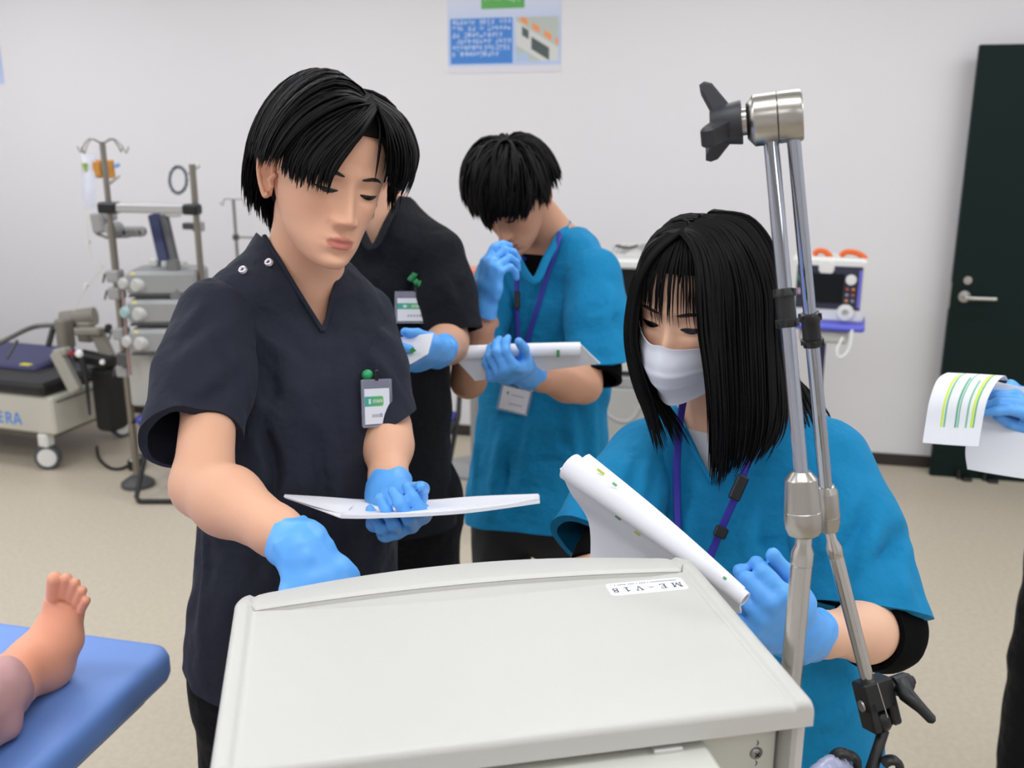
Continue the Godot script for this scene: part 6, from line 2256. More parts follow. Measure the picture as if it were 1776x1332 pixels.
func couch_machine() -> void:
	# pale wheeled machine with a black top at the left edge
	var c := G(88, 790, 0.0)
	var o := Vector3(c.x, 0, c.z)
	var t := thing("treatment_couch", "pale wheeled couch machine with blue lettering ERA, black padding and grey arms", "treatment couch", o)
	var q := rb * Basis(Vector3.UP, -0.1)
	var tb := P(88, 690, 4.65)
	o = Vector3(tb.x, 0, tb.z)
	var L := func(x: float, y: float, z: float) -> Vector3: return o + q * Vector3(x, y, z)
	var top := tb.y
	var bot := P(88, 762, 4.650).y
	var w := 1.1
	var dp := 0.62
	var cream := mat(Color(0.80, 0.79, 0.74), 0.45)
	obj("body", MB.new().box(L.call(-w / 2, (top + bot) / 2, -dp / 2), Vector3(w / 2, (top - bot) / 2, dp / 2), q, 0.012), cream, t)
	obj("body_seam", MB.new().box(L.call(0.001, top - 0.03, -dp * 0.45), Vector3(0.002, 0.003, dp * 0.4), q, 0.0), M.grey_dark, t)
	obj("chassis", MB.new().box(L.call(-w / 2 - 0.02, (bot + 0.11) / 2 + 0.03, -dp / 2), Vector3(w / 2 - 0.07, (bot - 0.11) / 2, dp / 2 - 0.05), q, 0.01), mat(Color(0.42, 0.4, 0.37), 0.6), t)
	obj("padding", MB.new().box(L.call(-w / 2 - 0.02, top + 0.035, -dp / 2 + 0.02), Vector3(w / 2 - 0.005, 0.032, dp / 2 - 0.0), q, 0.016), mat(Color(0.1, 0.1, 0.105), 0.5), t)
	obj("blue_pad", MB.new().box(L.call(-w / 2 - 0.18, top + 0.085, -dp / 2 - 0.02), Vector3(w / 2 - 0.07, 0.02, dp / 2 - 0.16), q * Basis(Vector3.RIGHT, 0.14), 0.012), mat(Color(0.26, 0.27, 0.42), 0.6), t)
	obj("yellow_label", MB.new().box(P(45, 632, 4.530), Vector3(0.026, 0.002, 0.014), q, 0.0005), mat(Color(0.85, 0.8, 0.25), 0.6), t)
	var blue := mat(Color(0.25, 0.52, 0.85), 0.5)
	var tx := text("lettering", "ERA", 0.057, P(16, 725, 4.625), q, blue, t, false, 0.02, true)
	tx.position.z += 0.0
	# caster with white hub
	caster(t, Vector3(L.call(-0.09, 0, -0.03).x, 0, L.call(-0.09, 0, -0.03).z), 0.062, 0.04, (q * Vector3(0.45, 0, 0.9)).normalized(), mat(Color(0.3, 0.31, 0.33), 0.5), M.white)
	obj("caster_fork", MB.new().box(L.call(-0.09, 0.15, -0.03), Vector3(0.03, 0.035, 0.03), q, 0.01), M.white, t)
	caster(t, Vector3(L.call(-0.09, 0, -dp + 0.06).x, 0, L.call(-0.09, 0, -dp + 0.06).z), 0.062, 0.04, (q * Vector3(0.9, 0, 0.4)).normalized(), mat(Color(0.3, 0.31, 0.33), 0.5), M.white)
	# grey post and arm works at the head end
	var gp := mat(Color(0.62, 0.61, 0.57), 0.5)
	var p0 := P(98, 610, 4.680)
	var p1 := P(134, 680, 4.680)
	obj("post", MB.new().box((p0 + p1) / 2, Vector3(0.03, (p0 - p1).length() / 2, 0.025), frame_y(p0 - p1), 0.008), gp, t)
	obj("post_head", MB.new().box(P(108, 610, 4.680), Vector3(0.04, 0.018, 0.026), q * Basis(Vector3.BACK, 0.2), 0.008), gp, t)
	obj("red_mark", MB.new().box(P(124, 612, 4.650), Vector3(0.013, 0.01, 0.004), q * Basis(Vector3.BACK, 0.5), 0.001), mat(Color(0.65, 0.1, 0.12), 0.5), t)
	var mech := MB.new()
	mech.box(P(113, 578, 4.830), Vector3(0.03, 0.075, 0.04), q, 0.01)
	mech.tube(pv([P(108, 556, 4.880), P(165, 548, 4.880)]), pf([0.045]), 18)
	mech.box(P(150, 575, 4.860), Vector3(0.04, 0.05, 0.03), q, 0.01)
	obj("head_housing", mech, mat(Color(0.50, 0.48, 0.44), 0.5), t)
	var arm := MB.new()
	arm.box(P(155, 575, 4.760), Vector3(0.075, 0.018, 0.025), q * Basis(Vector3.BACK, 0.08), 0.008)
	arm.box(P(182, 605, 4.780), Vector3(0.03, 0.09, 0.025), frame_y(P(168, 575, 4.780) - P(195, 635, 4.780)), 0.008)
	obj("swing_arm", arm, mat(Color(0.53, 0.51, 0.47), 0.5), t)
	obj("arm_cap", MB.new().lathe(P(186, 570, 4.740), rb.x, PackedVector2Array([Vector2(0, 0), Vector2(0.024, 0), Vector2(0.024, 0.012), Vector2(0, 0.014)]), 16), M.black, t)
	for z in [[138, 613, 0.018], [178, 628, 0.012]]:
		obj("knob", MB.new().lathe(P(z[0], z[1], 4.3), rb.z, PackedVector2Array([Vector2(0, z[2]), Vector2(z[2] * 0.8, z[2] * 0.7), Vector2(z[2], 0.0)]), 16), M.white, t)
	var blk := MB.new()
	blk.box(P(165, 622, 4.760), Vector3(0.1, 0.025, 0.04), q * Basis(Vector3.BACK, -0.1), 0.01)
	blk.box(P(190, 690, 4.830), Vector3(0.06, 0.16, 0.06), q, 0.02)
	blk.tube(pv([P(142, 620, 4.680), P(150, 660, 4.680), P(156, 720, 4.680)]), pf([0.018, 0.012, 0.006]), 8)
	obj("black_cover", blk, mat(Color(0.06, 0.06, 0.065), 0.6), t)
	obj("end_panel", MB.new().box(P(158, 690, 5.000), Vector3(0.04, 0.1, 0.01), q, 0.004), cream, t)
	# handrail
	obj("handrail", MB.new().tube(curve([P(-40, 606, 4.680), P(0, 594, 4.730), P(45, 572, 4.830), P(70, 565, 4.880), P(104, 564, 4.880)], 5), pf([0.012]), 10), mat(Color(0.42, 0.41, 0.39), 0.4, 0.5), t)
	obj("rail_strut", MB.new().tube(pv([P(30, 590, 4.780), P(12, 622, 4.730)]), pf([0.008]), 8), M.grey_dark, t)
	obj("rail_strut", MB.new().tube(pv([P(92, 570, 4.830), P(84, 600, 4.800)]), pf([0.014]), 8), M.black, t)
	# cable on the floor
	var cb_ := thing("power_cable", "black power cable looping on the floor beside the treatment couch", "cable", G(200, 800, 0.0))
	obj("cable", MB.new().tube(curve([G(168, 775, 0.01), G(172, 795, 0.01), G(190, 811, 0.01), G(212, 812, 0.01), G(232, 800, 0.01)], 6), pf([0.007]), 8), M.black, cb_)
	var pl := thing("foot_switch", "small black and white foot pedal on the floor left of the blue folding chair", "pedal", G(238, 818, 0.0))
	obj("body", MB.new().box(G(238, 812, 0.0) + Vector3(0, 0.03, 0), Vector3(0.022, 0.028, 0.05), rb, 0.008), M.black, pl)
	obj("plate", MB.new().box(G(238, 815, 0.0) + Vector3(0, 0.06, 0.01), Vector3(0.013, 0.003, 0.03), rb, 0.002), M.white, pl)

func defibrillator() -> void:
	var d := 4.15
	var bs := rb * Basis(Vector3.UP, -0.12)
	var ce := P(1436, 497, d)
	var w := 62.0 * d / F
	var h := 58.0 * d / F
	var z := bs.z
	var cart := thing("equipment_cart", "slim cart with a lilac rimmed tray and navy column under the white monitor", "cart", Vector3(ce.x, 0, ce.z))
	var ty := P(1436, 566, d - 0.05).y
	var o := Vector3(ce.x, ty, ce.z)
	obj("tray", MB.new().box(o + Vector3(0, 0.0, 0), Vector3(0.16, 0.012, 0.13), bs, 0.008), mat(Color(0.36, 0.38, 0.82), 0.45), cart)
	obj("under_tray", MB.new().box(o + Vector3(0.0, -0.045, 0), Vector3(0.1, 0.03, 0.09), bs, 0.012), M.pale, cart)
	obj("column", MB.new().tube(pv([o + Vector3(-0.01, -0.05, 0), Vector3(o.x - 0.01, 0.12, o.z)]), pf([0.022]), 16), M.navy_plastic, cart)
	var ft := MB.new()
	for k in 5:
		var an := TAU * k / 5.0
		ft.tube(pv([Vector3(o.x, 0.11, o.z), Vector3(o.x + cos(an) * 0.24, 0.07, o.z + sin(an) * 0.24)]), pf([0.025, 0.016]), 10)
	obj("star_base", ft, M.navy_plastic, cart)
	for k in 5:
		var an := TAU * k / 5.0
		caster(cart, Vector3(o.x + cos(an) * 0.24, 0, o.z + sin(an) * 0.24), 0.03, 0.022, Vector3(-sin(an), 0, cos(an)), M.black, M.grey)
	obj("hung_cable", MB.new().tube(curve([P(1478, 572, 4.0), P(1474, 600, 4.0), P(1466, 615, 4.0), P(1455, 620, 4.0), P(1452, 606, 4.0), P(1462, 585, 4.0)], 5), pf([0.006]), 8), M.white, cart)
	var t := thing("defibrillator", "white defibrillator monitor with a dark screen and orange carry handles, on the slim cart", "defibrillator", ce)
	var outl := PackedVector2Array()
	for q in [[1, 1, 0], [-1, 1, 1], [-1, -1, 2], [1, -1, 3]]:
		for k in 5:
			var an: float = (q[2] + k / 4.0) * PI / 2
			outl.append(Vector2(q[0] * (w - 0.02) + cos(an) * 0.02, q[1] * (h - 0.02) + sin(an) * 0.02 - (0.012 if q[1] > 0 else 0.0)))
	obj("housing", MB.new().prism(outl, ce - z * 0.1, bs, 0.16, 0.012), M.white, t)
	var f0 := ce + z * 0.0605
	obj("front_panel", MB.new().box(f0 + bs * Vector3(0.004, 0.006, 0), Vector3(w * 0.86, h * 0.64, 0.003), bs, 0.001), mat(Color(0.2, 0.2, 0.27), 0.4), t)
	var scr := obj("screen", MB.new().box(f0 + bs * Vector3(-0.012, 0.004, 0.004), Vector3(w * 0.5, h * 0.44, 0.003), bs, 0.001), mat(Color(0.07, 0.075, 0.095), 0.2), t)
	obj("side_trim", MB.new().box(f0 + bs * Vector3(w * 0.84, 0.005, 0.004), Vector3(0.006, h * 0.55, 0.003), bs, 0.001), mat(Color(0.45, 0.45, 0.85), 0.4), t)
	obj("top_bulge", MB.new().lathe(f0 + bs * Vector3(-0.01, h * 0.62, -0.002), z, PackedVector2Array([Vector2(0, 0.009), Vector2(0.03, 0.008), Vector2(0.034, 0.0)]), 24), M.white, t)
	obj("mode_dial", MB.new().lathe(f0 + bs * Vector3(w * 0.6, h * 0.3, 0.003), z, PackedVector2Array([Vector2(0, 0.012), Vector2(0.02, 0.011), Vector2(0.022, 0.0)]), 24), M.white, t)
	for k in 6:
		obj("button", MB.new().box(f0 + bs * Vector3(w * (0.52 + 0.16 * (k % 2)), h * (0.02 - 0.17 * int(k / 2.0)), 0.004), Vector3(0.006, 0.005, 0.003), bs, 0.001), mat([Color(0.75, 0.35, 0.3), Color(0.85, 0.55, 0.3), Color(0.6, 0.6, 0.66)][k % 3], 0.5), t)
	for k in 2:
		obj("button", MB.new().box(f0 + bs * Vector3(-w * 0.74, h * (0.3 - 0.4 * k), 0.004), Vector3(0.009, 0.012, 0.003), bs, 0.001), mat([Color(0.2, 0.55, 0.45), Color(0.7, 0.6, 0.66)][k], 0.5), t)
	obj("paddle_knob", MB.new().lathe(f0 + bs * Vector3(w * 0.52, -h * 0.68, 0.0), z, PackedVector2Array([Vector2(0.012, 0.006), Vector2(0.015, 0.014), Vector2(0.032, 0.013), Vector2(0.036, 0.0)]), 24), M.white, t)
	for q in [[-0.035, 0.05], [0.085, 0.075]]:
		var hp: Vector3 = ce + bs * Vector3(q[0], h + 0.004, 0.02)
		obj("orange_handle", MB.new().tube(curve([hp - bs.x * q[1] * 0.6 + Vector3(0, -0.012, 0), hp - bs.x * q[1] * 0.3 + Vector3(0, 0.006, 0), hp + bs.x * q[1] * 0.3 + Vector3(0, 0.002, 0), hp + bs.x * q[1] * 0.75 + Vector3(0, -0.02, 0)], 4), pf([0.012]), 10), mat(Color(0.93, 0.42, 0.16), 0.45), t)

func monitor_cart() -> void:
	var d := 4.3
	var ce := P(1090, 600, d)
	var t := thing("monitor_cart", "pale grey equipment cart with a black screen, left of the masked woman", "cart", Vector3(ce.x, 0, ce.z))
	var o := Vector3(ce.x, 0, ce.z)
	var y0 := P(1090, 785, d).y
	var y1 := P(1090, 655, d).y
	var y2 := P(1090, 522, d).y
	obj("cabinet", MB.new().box(o + Vector3(0.0, (0.14 + y1) / 2, 0), Vector3(0.2, (y1 - 0.14) / 2, 0.2), rb, 0.012), mat(Color(0.70, 0.70, 0.69), 0.5), t)
	for k in 5:
		obj("device_tray", MB.new().box(o + Vector3(0, lerpf(y1 + 0.02, y2 - 0.02, k / 4.0), 0.01), Vector3(0.19, 0.024, 0.19), rb, 0.006), M.pale if k % 2 else mat(Color(0.62, 0.63, 0.64), 0.5), t)
	var sc := P(1100, 487, d)
	obj("screen", MB.new().box(Vector3(sc.x, sc.y, o.z + 0.05), Vector3(0.13, 0.085, 0.02), rb, 0.008), mat(Color(0.1, 0.105, 0.11), 0.3), t)
	var tp := P(1095, 445, d)
	obj("top_unit", MB.new().box(Vector3(o.x + 0.02, tp.y - 0.005, o.z), Vector3(0.16, 0.018, 0.12), rb, 0.008), M.white, t)
	var cb_ := MB.new()
	for k in 4:
		cb_.tube(curve([P(1062 + k * 6, 440, d - 0.1), P(1070 + k * 10, 424 + k * 2, d - 0.12), P(1100 + k * 6, 428 - k * 2, d - 0.1), P(1120 + k * 3, 436, d - 0.05)], 5), pf([0.006]), 8)
	obj("coiled_leads", cb_, M.pale, t)
	obj("dark_lead", MB.new().tube(curve([P(1068, 426, d - 0.14), P(1090, 430, d - 0.15), P(1112, 424, d - 0.1)], 5), pf([0.006]), 8), M.grey_dark, t)
	obj("hose", MB.new().tube(curve([P(1120, 655, d - 0.25), P(1112, 700, d - 0.27), P(1095, 728, d - 0.27), P(1072, 730, d - 0.27), P(1050, 715, d - 0.25)], 6), pf([0.011]), 10), M.grey, t)
	for sx in [-1.0, 1.0]:
		for sz in [-1.0, 1.0]:
			caster(t, o + rb * Vector3(sx * 0.17, 0, sz * 0.17), 0.05, 0.03, rb.x, M.black, M.white)
			obj("caster_fork", MB.new().box(o + rb * Vector3(sx * 0.17, 0.12, sz * 0.17), Vector3(0.02, 0.025, 0.02), rb, 0.006), M.white, t)
	# a second machine behind the man in black: only its red and pale top shows
	var q := P(812, 480, 4.5)
	var r := thing("wall_unit", "small pale unit with an orange cap, left of the bowed man", "wall unit", q)
	obj("housing", MB.new().box(q + Vector3(0.02, -0.06, -0.05), Vector3(0.06, 0.07, 0.05), rb, 0.015), M.pale, r)
	obj("orange_cap", MB.new().box(q + Vector3(0.01, 0.02, -0.04), Vector3(0.045, 0.018, 0.04), rb, 0.01), mat(Color(0.93, 0.55, 0.42), 0.5), r)
	obj("shelf_column", MB.new().tube(pv([q + Vector3(0.02, -0.12, -0.05), Vector3(q.x + 0.02, 0.02, q.z - 0.05)]), pf([0.02]), 12), M.grey, r)
	obj("foot_plate", MB.new().lathe(Vector3(q.x + 0.02, 0.0, q.z - 0.05), Vector3.UP, PackedVector2Array([Vector2(0.16, 0.0), Vector2(0.16, 0.015), Vector2(0.0, 0.025)]), 24), M.grey, r)

func bed() -> void:
	# the couch at the lower left: far edge, right corner and right edge as seen
	var h := 0.80
	var c := G(300, 1112, h)
	var e0 := G(100, 1084, h)
	var e1 := G(185, 1332, h)
	var ux := (c - G(0, 1072, h)).normalized()     # along the far edge to the right
	var uz := (G(190, 1260, h) - G(298, 1130, h)).normalized()
	uz = (uz - ux * uz.dot(ux)).normalized()
	var t := thing("treatment_bed", "blue padded treatment bed at the lower left, a mannequin's foot on it", "bed", Vector3(c.x, 0, c.z))
	var corner := c + ux * 0.012
	var wx := 0.75
	var lz := 1.5
	var poly := PackedVector2Array()
	var r := 0.045
	for q in [[0.0, 0.0, 1], [-wx, 0.0, 2], [-wx, -lz, 3], [0.0, -lz, 0]]:
		pass
	for q in [[-r, -r, 0.0], [-wx + r, -r, 1.0], [-wx + r, -lz + r, 2.0], [-r, -lz + r, 3.0]]:
		for k in 8:
			var an: float = (q[2] + k / 7.0) * PI / 2
			poly.append(Vector2(q[0] + cos(an) * r, q[1] + sin(an) * r))
	# poly x along ux, y against uz
	var th := 0.055
	var m := MB.new()
	var bs := Basis(ux, -uz, Vector3.UP)
	var ns := poly.size()
	var rings := [[0.02, -th], [0.004, -th + 0.004], [0.0, -th + 0.014], [0.0, -0.018], [0.004, -0.008], [0.013, -0.002], [0.026, 0.0]]
	for k in rings.size():
		for i in ns:
			var pa := poly[(i + ns - 1) % ns]
			var pb := poly[(i + 1) % ns]
			var tg := (pb - pa).normalized()
			var p: Vector2 = poly[i] + Vector2(-tg.y, tg.x) * rings[k][0]
			m.add(corner + bs * Vector3(p.x, p.y, rings[k][1]))
	for k in rings.size() - 1:
		for i in ns:
			var j := (i + 1) % ns
			m.quad(k * ns + i, k * ns + j, (k + 1) * ns + j, (k + 1) * ns + i)
	var mid_ := m.add(corner + bs * Vector3(-wx / 2, -lz / 2, 0.001))
	for i in ns: m.tri((rings.size() - 1) * ns + i, (rings.size() - 1) * ns + (i + 1) % ns, mid_)
	var low := m.add(corner + bs * Vector3(-wx / 2, -lz / 2, -th))
	for i in ns: m.tri(i, low, (i + 1) % ns)
	m.smooth_normals()
	obj("mattress", m, M.blue_bed, t)
	obj("frame", MB.new().box(corner + bs * Vector3(-wx / 2, -lz / 2, -th - 0.02), Vector3(wx / 2 - 0.04, lz / 2 - 0.05, 0.018), bs, 0.004), M.grey, t)
	for sx in [0.22, wx - 0.1]:
		for sz in [0.3, lz - 0.12]:
			var p: Vector3 = corner + bs * Vector3(-sx, -sz, -th - 0.02)
			obj("leg", MB.new().tube(pv([p, Vector3(p.x, 0.0, p.z)]), pf([0.018]), 12), M.grey, t)
	mannequin_leg(h)

func mannequin_leg(h: float) -> void:
	var t := thing("mannequin_leg", "mannequin's bare rubber foot with a pink trouser cuff, on the blue bed", "mannequin", G(60, 1210, h))
	# heel on the bed, toes up, the leg lying towards the lower left
	var heel := P(93, 1156, 1.53)
	heel.y = h + 0.026
	var ank := P(56, 1152, 1.50)
	var knee := P(-120, 1296, 1.275)
	var ball := P(112, 1050, 1.512)
	var f := Field.new()
	var side := (P(150, 1062, 1.5) - P(75, 1024, 1.5)).normalized()
	f.cone(knee, ank.lerp(knee, 0.25), 0.046, 0.0355, 0.03)
	f.cone(ank.lerp(knee, 0.25), ank, 0.0355, 0.034, 0.03)
	f.cone(ank, heel, 0.034, 0.027, 0.03)
	f.flat(ank.lerp(heel, 0.5), heel.lerp(ball, 0.5), side, Vector2(0.032, 0.032), Vector2(0.0325, 0.025), 0.035)
	f.flat(heel.lerp(ball, 0.5), ball, side, Vector2(0.0325, 0.025), Vector2(0.0335, 0.015), 0.02)
	var tips := [[95, 1004, 0.0112], [116, 1003, 0.0082], [131, 1011, 0.0076], [143, 1024, 0.0072], [150, 1041, 0.0066]]
	var roots := [[92, 1034], [110, 1032], [122, 1038], [132, 1047], [140, 1060]]
	for i in 5:
		var a := P(roots[i][0], roots[i][1], 1.497)
		var b := P(tips[i][0], tips[i][1], 1.478)
		f.cone(a, b, tips[i][2] * 0.95, tips[i][2], 0.0022)
	var m := f.net(0.0028)
	var rubber := mat(Color(0.95, 0.665, 0.545), 0.5, 0.0, 0.4)
	rubber.subsurf_scatter_enabled = true
	rubber.subsurf_scatter_strength = 0.06
	obj("foot", m, rubber, t)
	var c := Field.new()
	var k0 := ank.lerp(knee, 0.335)
	var k1 := ank.lerp(knee, 0.4)
	c.cone(k0, knee, 0.046, 0.056, 0.02)
	c.cone(k1 + Vector3(0.015, -0.02, 0.03), k1.lerp(knee, 0.3) + Vector3(0.0, -0.02, 0.03), 0.034, 0.04, 0.006)
	c.noise = cloth_noise(81, 16.0)
	c.amp = 0.005
	var kd := (ank - knee).normalized()
	obj("trouser_cuff", clipped(c.net(0.005), func(p: Vector3) -> float: return -(p - k0).dot(kd) + 0.016, 0.006), mat(Color(0.80, 0.62, 0.62), 0.85), t)

# ---------------------------------------------------------------- papers, badges and straps
func grid(rows: Array, sub := 6) -> Array:      # smooth rows through control rows of [x, y, depth]
	var ctl := []
	for r in rows:
		var pts := []
		for q in r: pts.append(P(q[0], q[1], q[2]))
		ctl.append(curve(pts, sub))
	var out := []
	var nc: int = ctl[0].size()
	var cols := []
	for j in nc:
		var c := []
		for r in ctl: c.append(r[j])
		cols.append(curve(c, sub))
	for i in cols[0].size():
		var row := PackedVector3Array()
		for j in nc: row.append(cols[j][i])
		out.append(row)
	return out

func papers() -> void:
	# man in navy: sheaf seen nearly edge on
	var t := thing("paper_sheaf", "folded white sheaf seen edge on in the left glove of the man in navy scrubs", "papers", P(740, 880, 1.3))
	obj("top_sheet", MB.new().sheet(grid([[[492, 861, 1.275], [550, 879, 1.26], [606, 891, 1.25], [700, 890, 1.245], [830, 880, 1.245], [934, 865, 1.245]], [[494, 858, 1.36], [560, 862, 1.38], [634, 867, 1.40], [732, 868, 1.42], [830, 861, 1.42], [934, 857, 1.42]]]), 0.0012), M.paper, t)
	obj("lower_sheets", MB.new().sheet(grid([[[591, 896, 1.232], [650, 896, 1.232], [800, 888, 1.235], [936, 870, 1.235]], [[634, 872, 1.395], [700, 876, 1.40], [800, 872, 1.41], [936, 861, 1.42]]]), 0.0045), M.paper, t)
	obj("turned_sheet", MB.new().sheet(grid([[[494, 863, 1.275], [545, 881, 1.262], [590, 898, 1.233]], [[494, 861, 1.30], [550, 872, 1.30], [612, 877, 1.30]]]), 0.0012), M.paper, t)
	# man in black: small sheaf over the fingers
	t = thing("paper_sheaf", "small white sheet over the glove of the person in black scrubs", "papers", P(720, 600, 1.68))
	obj("sheet", MB.new().sheet(grid([[[704, 636, 1.70], [722, 626, 1.70], [742, 614, 1.70]], [[696, 610, 1.71], [720, 604, 1.71], [747, 597, 1.71]], [[688, 586, 1.72], [720, 582, 1.72], [752, 578, 1.72]]]), 0.002), M.paper, t)
	obj("green_mark", MB.new().sheet(grid([[[714, 614, 1.696], [722, 608, 1.696]], [[710, 607, 1.698], [716, 602, 1.698]]], 2), 0.0006), mat(Color(0.2, 0.55, 0.25), 0.7), t)
	# bowed man: roll with the rest hanging
	t = thing("paper_roll", "rolled white sheaf held level in the left glove of the bowed man in teal", "papers", P(890, 612, 1.93))
	var spiral := []
	for k in 30:
		var an := k / 29.0 * TAU * 1.6
		var rr := 1.0 - 0.22 * k / 29.0
		spiral.append([an, rr])
	var rows := []
	for q in spiral:
		var row := PackedVector3Array()
		for j in 9:
			var u := j / 8.0
			var ax0 := P(lerpf(766, 1006, u), lerpf(614, 606, u) - 1.0 * sin(u * PI), 1.955)
			row.append(ax0 + (Vector3.UP * cos(q[0]) + Vector3(0, 0, 1) * sin(q[0])) * 0.0145 * q[1])
		rows.append(row)
	obj("roll", MB.new().sheet(rows, 0.0012), M.paper, t)
	obj("hanging_sheets", MB.new().sheet(grid([[[824, 660, 1.99], [880, 652, 1.99], [960, 640, 1.99], [1041, 630, 1.99]], [[806, 640, 1.97], [870, 635, 1.97], [950, 625, 1.97], [1024, 614, 1.97]], [[786, 618, 1.95], [860, 616, 1.95], [940, 608, 1.95], [1008, 598, 1.95]]]), 0.003), M.paper, t)
	obj("green_mark", MB.new().box(P(968, 613, 1.937), Vector3(0.003, 0.007, 0.001), cb, 0.0005), mat(Color(0.15, 0.5, 0.25), 0.7), t)
	# woman: big roll slanting down to her hand
	t = thing("paper_roll", "large rolled white sheaf slanting across the front of the masked woman", "papers", P(1130, 920, 1.1))
	rows = []
	for q in spiral:
		var row := PackedVector3Array()
		for j in 13:
			var u := j / 12.0
			var ax0 := P(lerpf(988, 1292, u), lerpf(810, 1040, u) - 5.0 * sin(u * PI), lerpf(1.16, 1.03, u))
			var axis := (P(1292, 1040, 1.03) - P(988, 810, 1.16)).normalized()
			var n1 := axis.cross(Vector3(0, 0, 1)).normalized()
			var n2 := axis.cross(n1)
			row.append(ax0 + (n1 * cos(q[0] + 0.6) + n2 * sin(q[0] + 0.6)) * lerpf(0.0185, 0.0085, u) * q[1])
		rows.append(row)
	obj("roll", MB.new().sheet(rows, 0.0012), M.paper, t)
	rows = []
	for k in 14:
		var an := k / 13.0 * PI * 1.1
		var row := PackedVector3Array()
		for j in 9:
			var u := j / 8.0
			var ax0 := P(lerpf(1012, 1286, u), lerpf(806, 1030, u) - 5.0 * sin(u * PI), lerpf(1.165, 1.036, u))
			var axis := (P(1292, 1040, 1.03) - P(988, 810, 1.16)).normalized()
			var n1 := axis.cross(Vector3(0, 0, 1)).normalized()
			var n2 := axis.cross(n1)
			row.append(ax0 + (-n1 * cos(an) - n2 * sin(an)) * lerpf(0.0145, 0.0075, u))
		rows.append(row)
	obj("outer_layer", MB.new().sheet(rows, 0.0012), M.paper, t)
	obj("hanging_sheets", MB.new().sheet(grid([[[1024, 985, 1.19], [1090, 1010, 1.17], [1180, 1045, 1.12], [1286, 1062, 1.07]], [[1022, 905, 1.20], [1090, 950, 1.17], [1180, 1008, 1.12], [1284, 1054, 1.06]], [[990, 852, 1.185], [1070, 905, 1.155], [1170, 975, 1.105], [1284, 1048, 1.045]], [[972, 812, 1.165], [1060, 872, 1.14], [1165, 948, 1.09], [1284, 1034, 1.035]]]), 0.003), M.paper, t)
	for q in [[1072, 898, 1.135, 0.004, Color(0.5, 0.68, 0.52)], [1105, 925, 1.125, 0.004, Color(0.82, 0.84, 0.5)], [1042, 818, 1.13, 0.005, Color(0.78, 0.84, 0.3)], [1066, 840, 1.115, 0.003, Color(0.5, 0.76, 0.52)], [1257, 1003, 1.03, 0.002, Color(0.45, 0.7, 0.55)]]:
		obj("highlight_mark", MB.new().box(P(q[0], q[1], q[2]), Vector3(q[3], 0.0015, 0.0008), cb * Basis(Vector3.BACK, -0.65), 0.0004), mat(q[4], 0.7), t)
	# far right: printed page curling over a glove
	t = thing("paper_sheaf", "curling white pages with green and yellow bars, held at the right edge", "papers", P(1680, 720, 1.66))
	var pm := mat(Color.WHITE, 0.75, 0.0, 0.2)
	var im := Image.create(256, 256, false, Image.FORMAT_RGB8)
	im.fill(Color(0.915, 0.915, 0.94))
	for q in [[72, 60, 150, 9, Color(0.82, 0.9, 0.35)], [84, 20, 190, 7, Color(0.45, 0.72, 0.6)], [128, 85, 125, 9, Color(0.42, 0.68, 0.56)], [140, 45, 165, 6, Color(0.45, 0.72, 0.6)], [172, 95, 115, 8, Color(0.5, 0.74, 0.62)], [192, 42, 168, 11, Color(0.82, 0.9, 0.38)], [204, 14, 196, 7, Color(0.42, 0.7, 0.52)]]:
		im.fill_rect(Rect2i(q[0], q[1], q[3], q[2]), q[4])
	pm.albedo_texture = ImageTexture.create_from_image(im)
	var sh := MB.new().sheet(grid([[[1600, 768, 1.64], [1650, 772, 1.62], [1697, 775, 1.60]], [[1605, 735, 1.65], [1655, 738, 1.63], [1703, 738, 1.61]], [[1612, 695, 1.66], [1662, 695, 1.64], [1712, 695, 1.62]], [[1625, 660, 1.68], [1677, 662, 1.66], [1728, 664, 1.64]], [[1643, 647, 1.71], [1692, 649, 1.69], [1742, 652, 1.67]], [[1650, 652, 1.74], [1700, 655, 1.72], [1748, 660, 1.70]]]), 0.0012)
	obj("printed_page", uv_flip(sh), pm, t)
	obj("back_sheets", MB.new().sheet(grid([[[1678, 814, 1.72], [1735, 824, 1.71], [1800, 834, 1.70]], [[1676, 770, 1.73], [1738, 775, 1.72], [1800, 780, 1.71]], [[1705, 710, 1.73], [1745, 715, 1.72], [1800, 720, 1.71]], [[1730, 662, 1.72], [1755, 668, 1.71], [1800, 676, 1.70]]]), 0.002), M.paper, t)

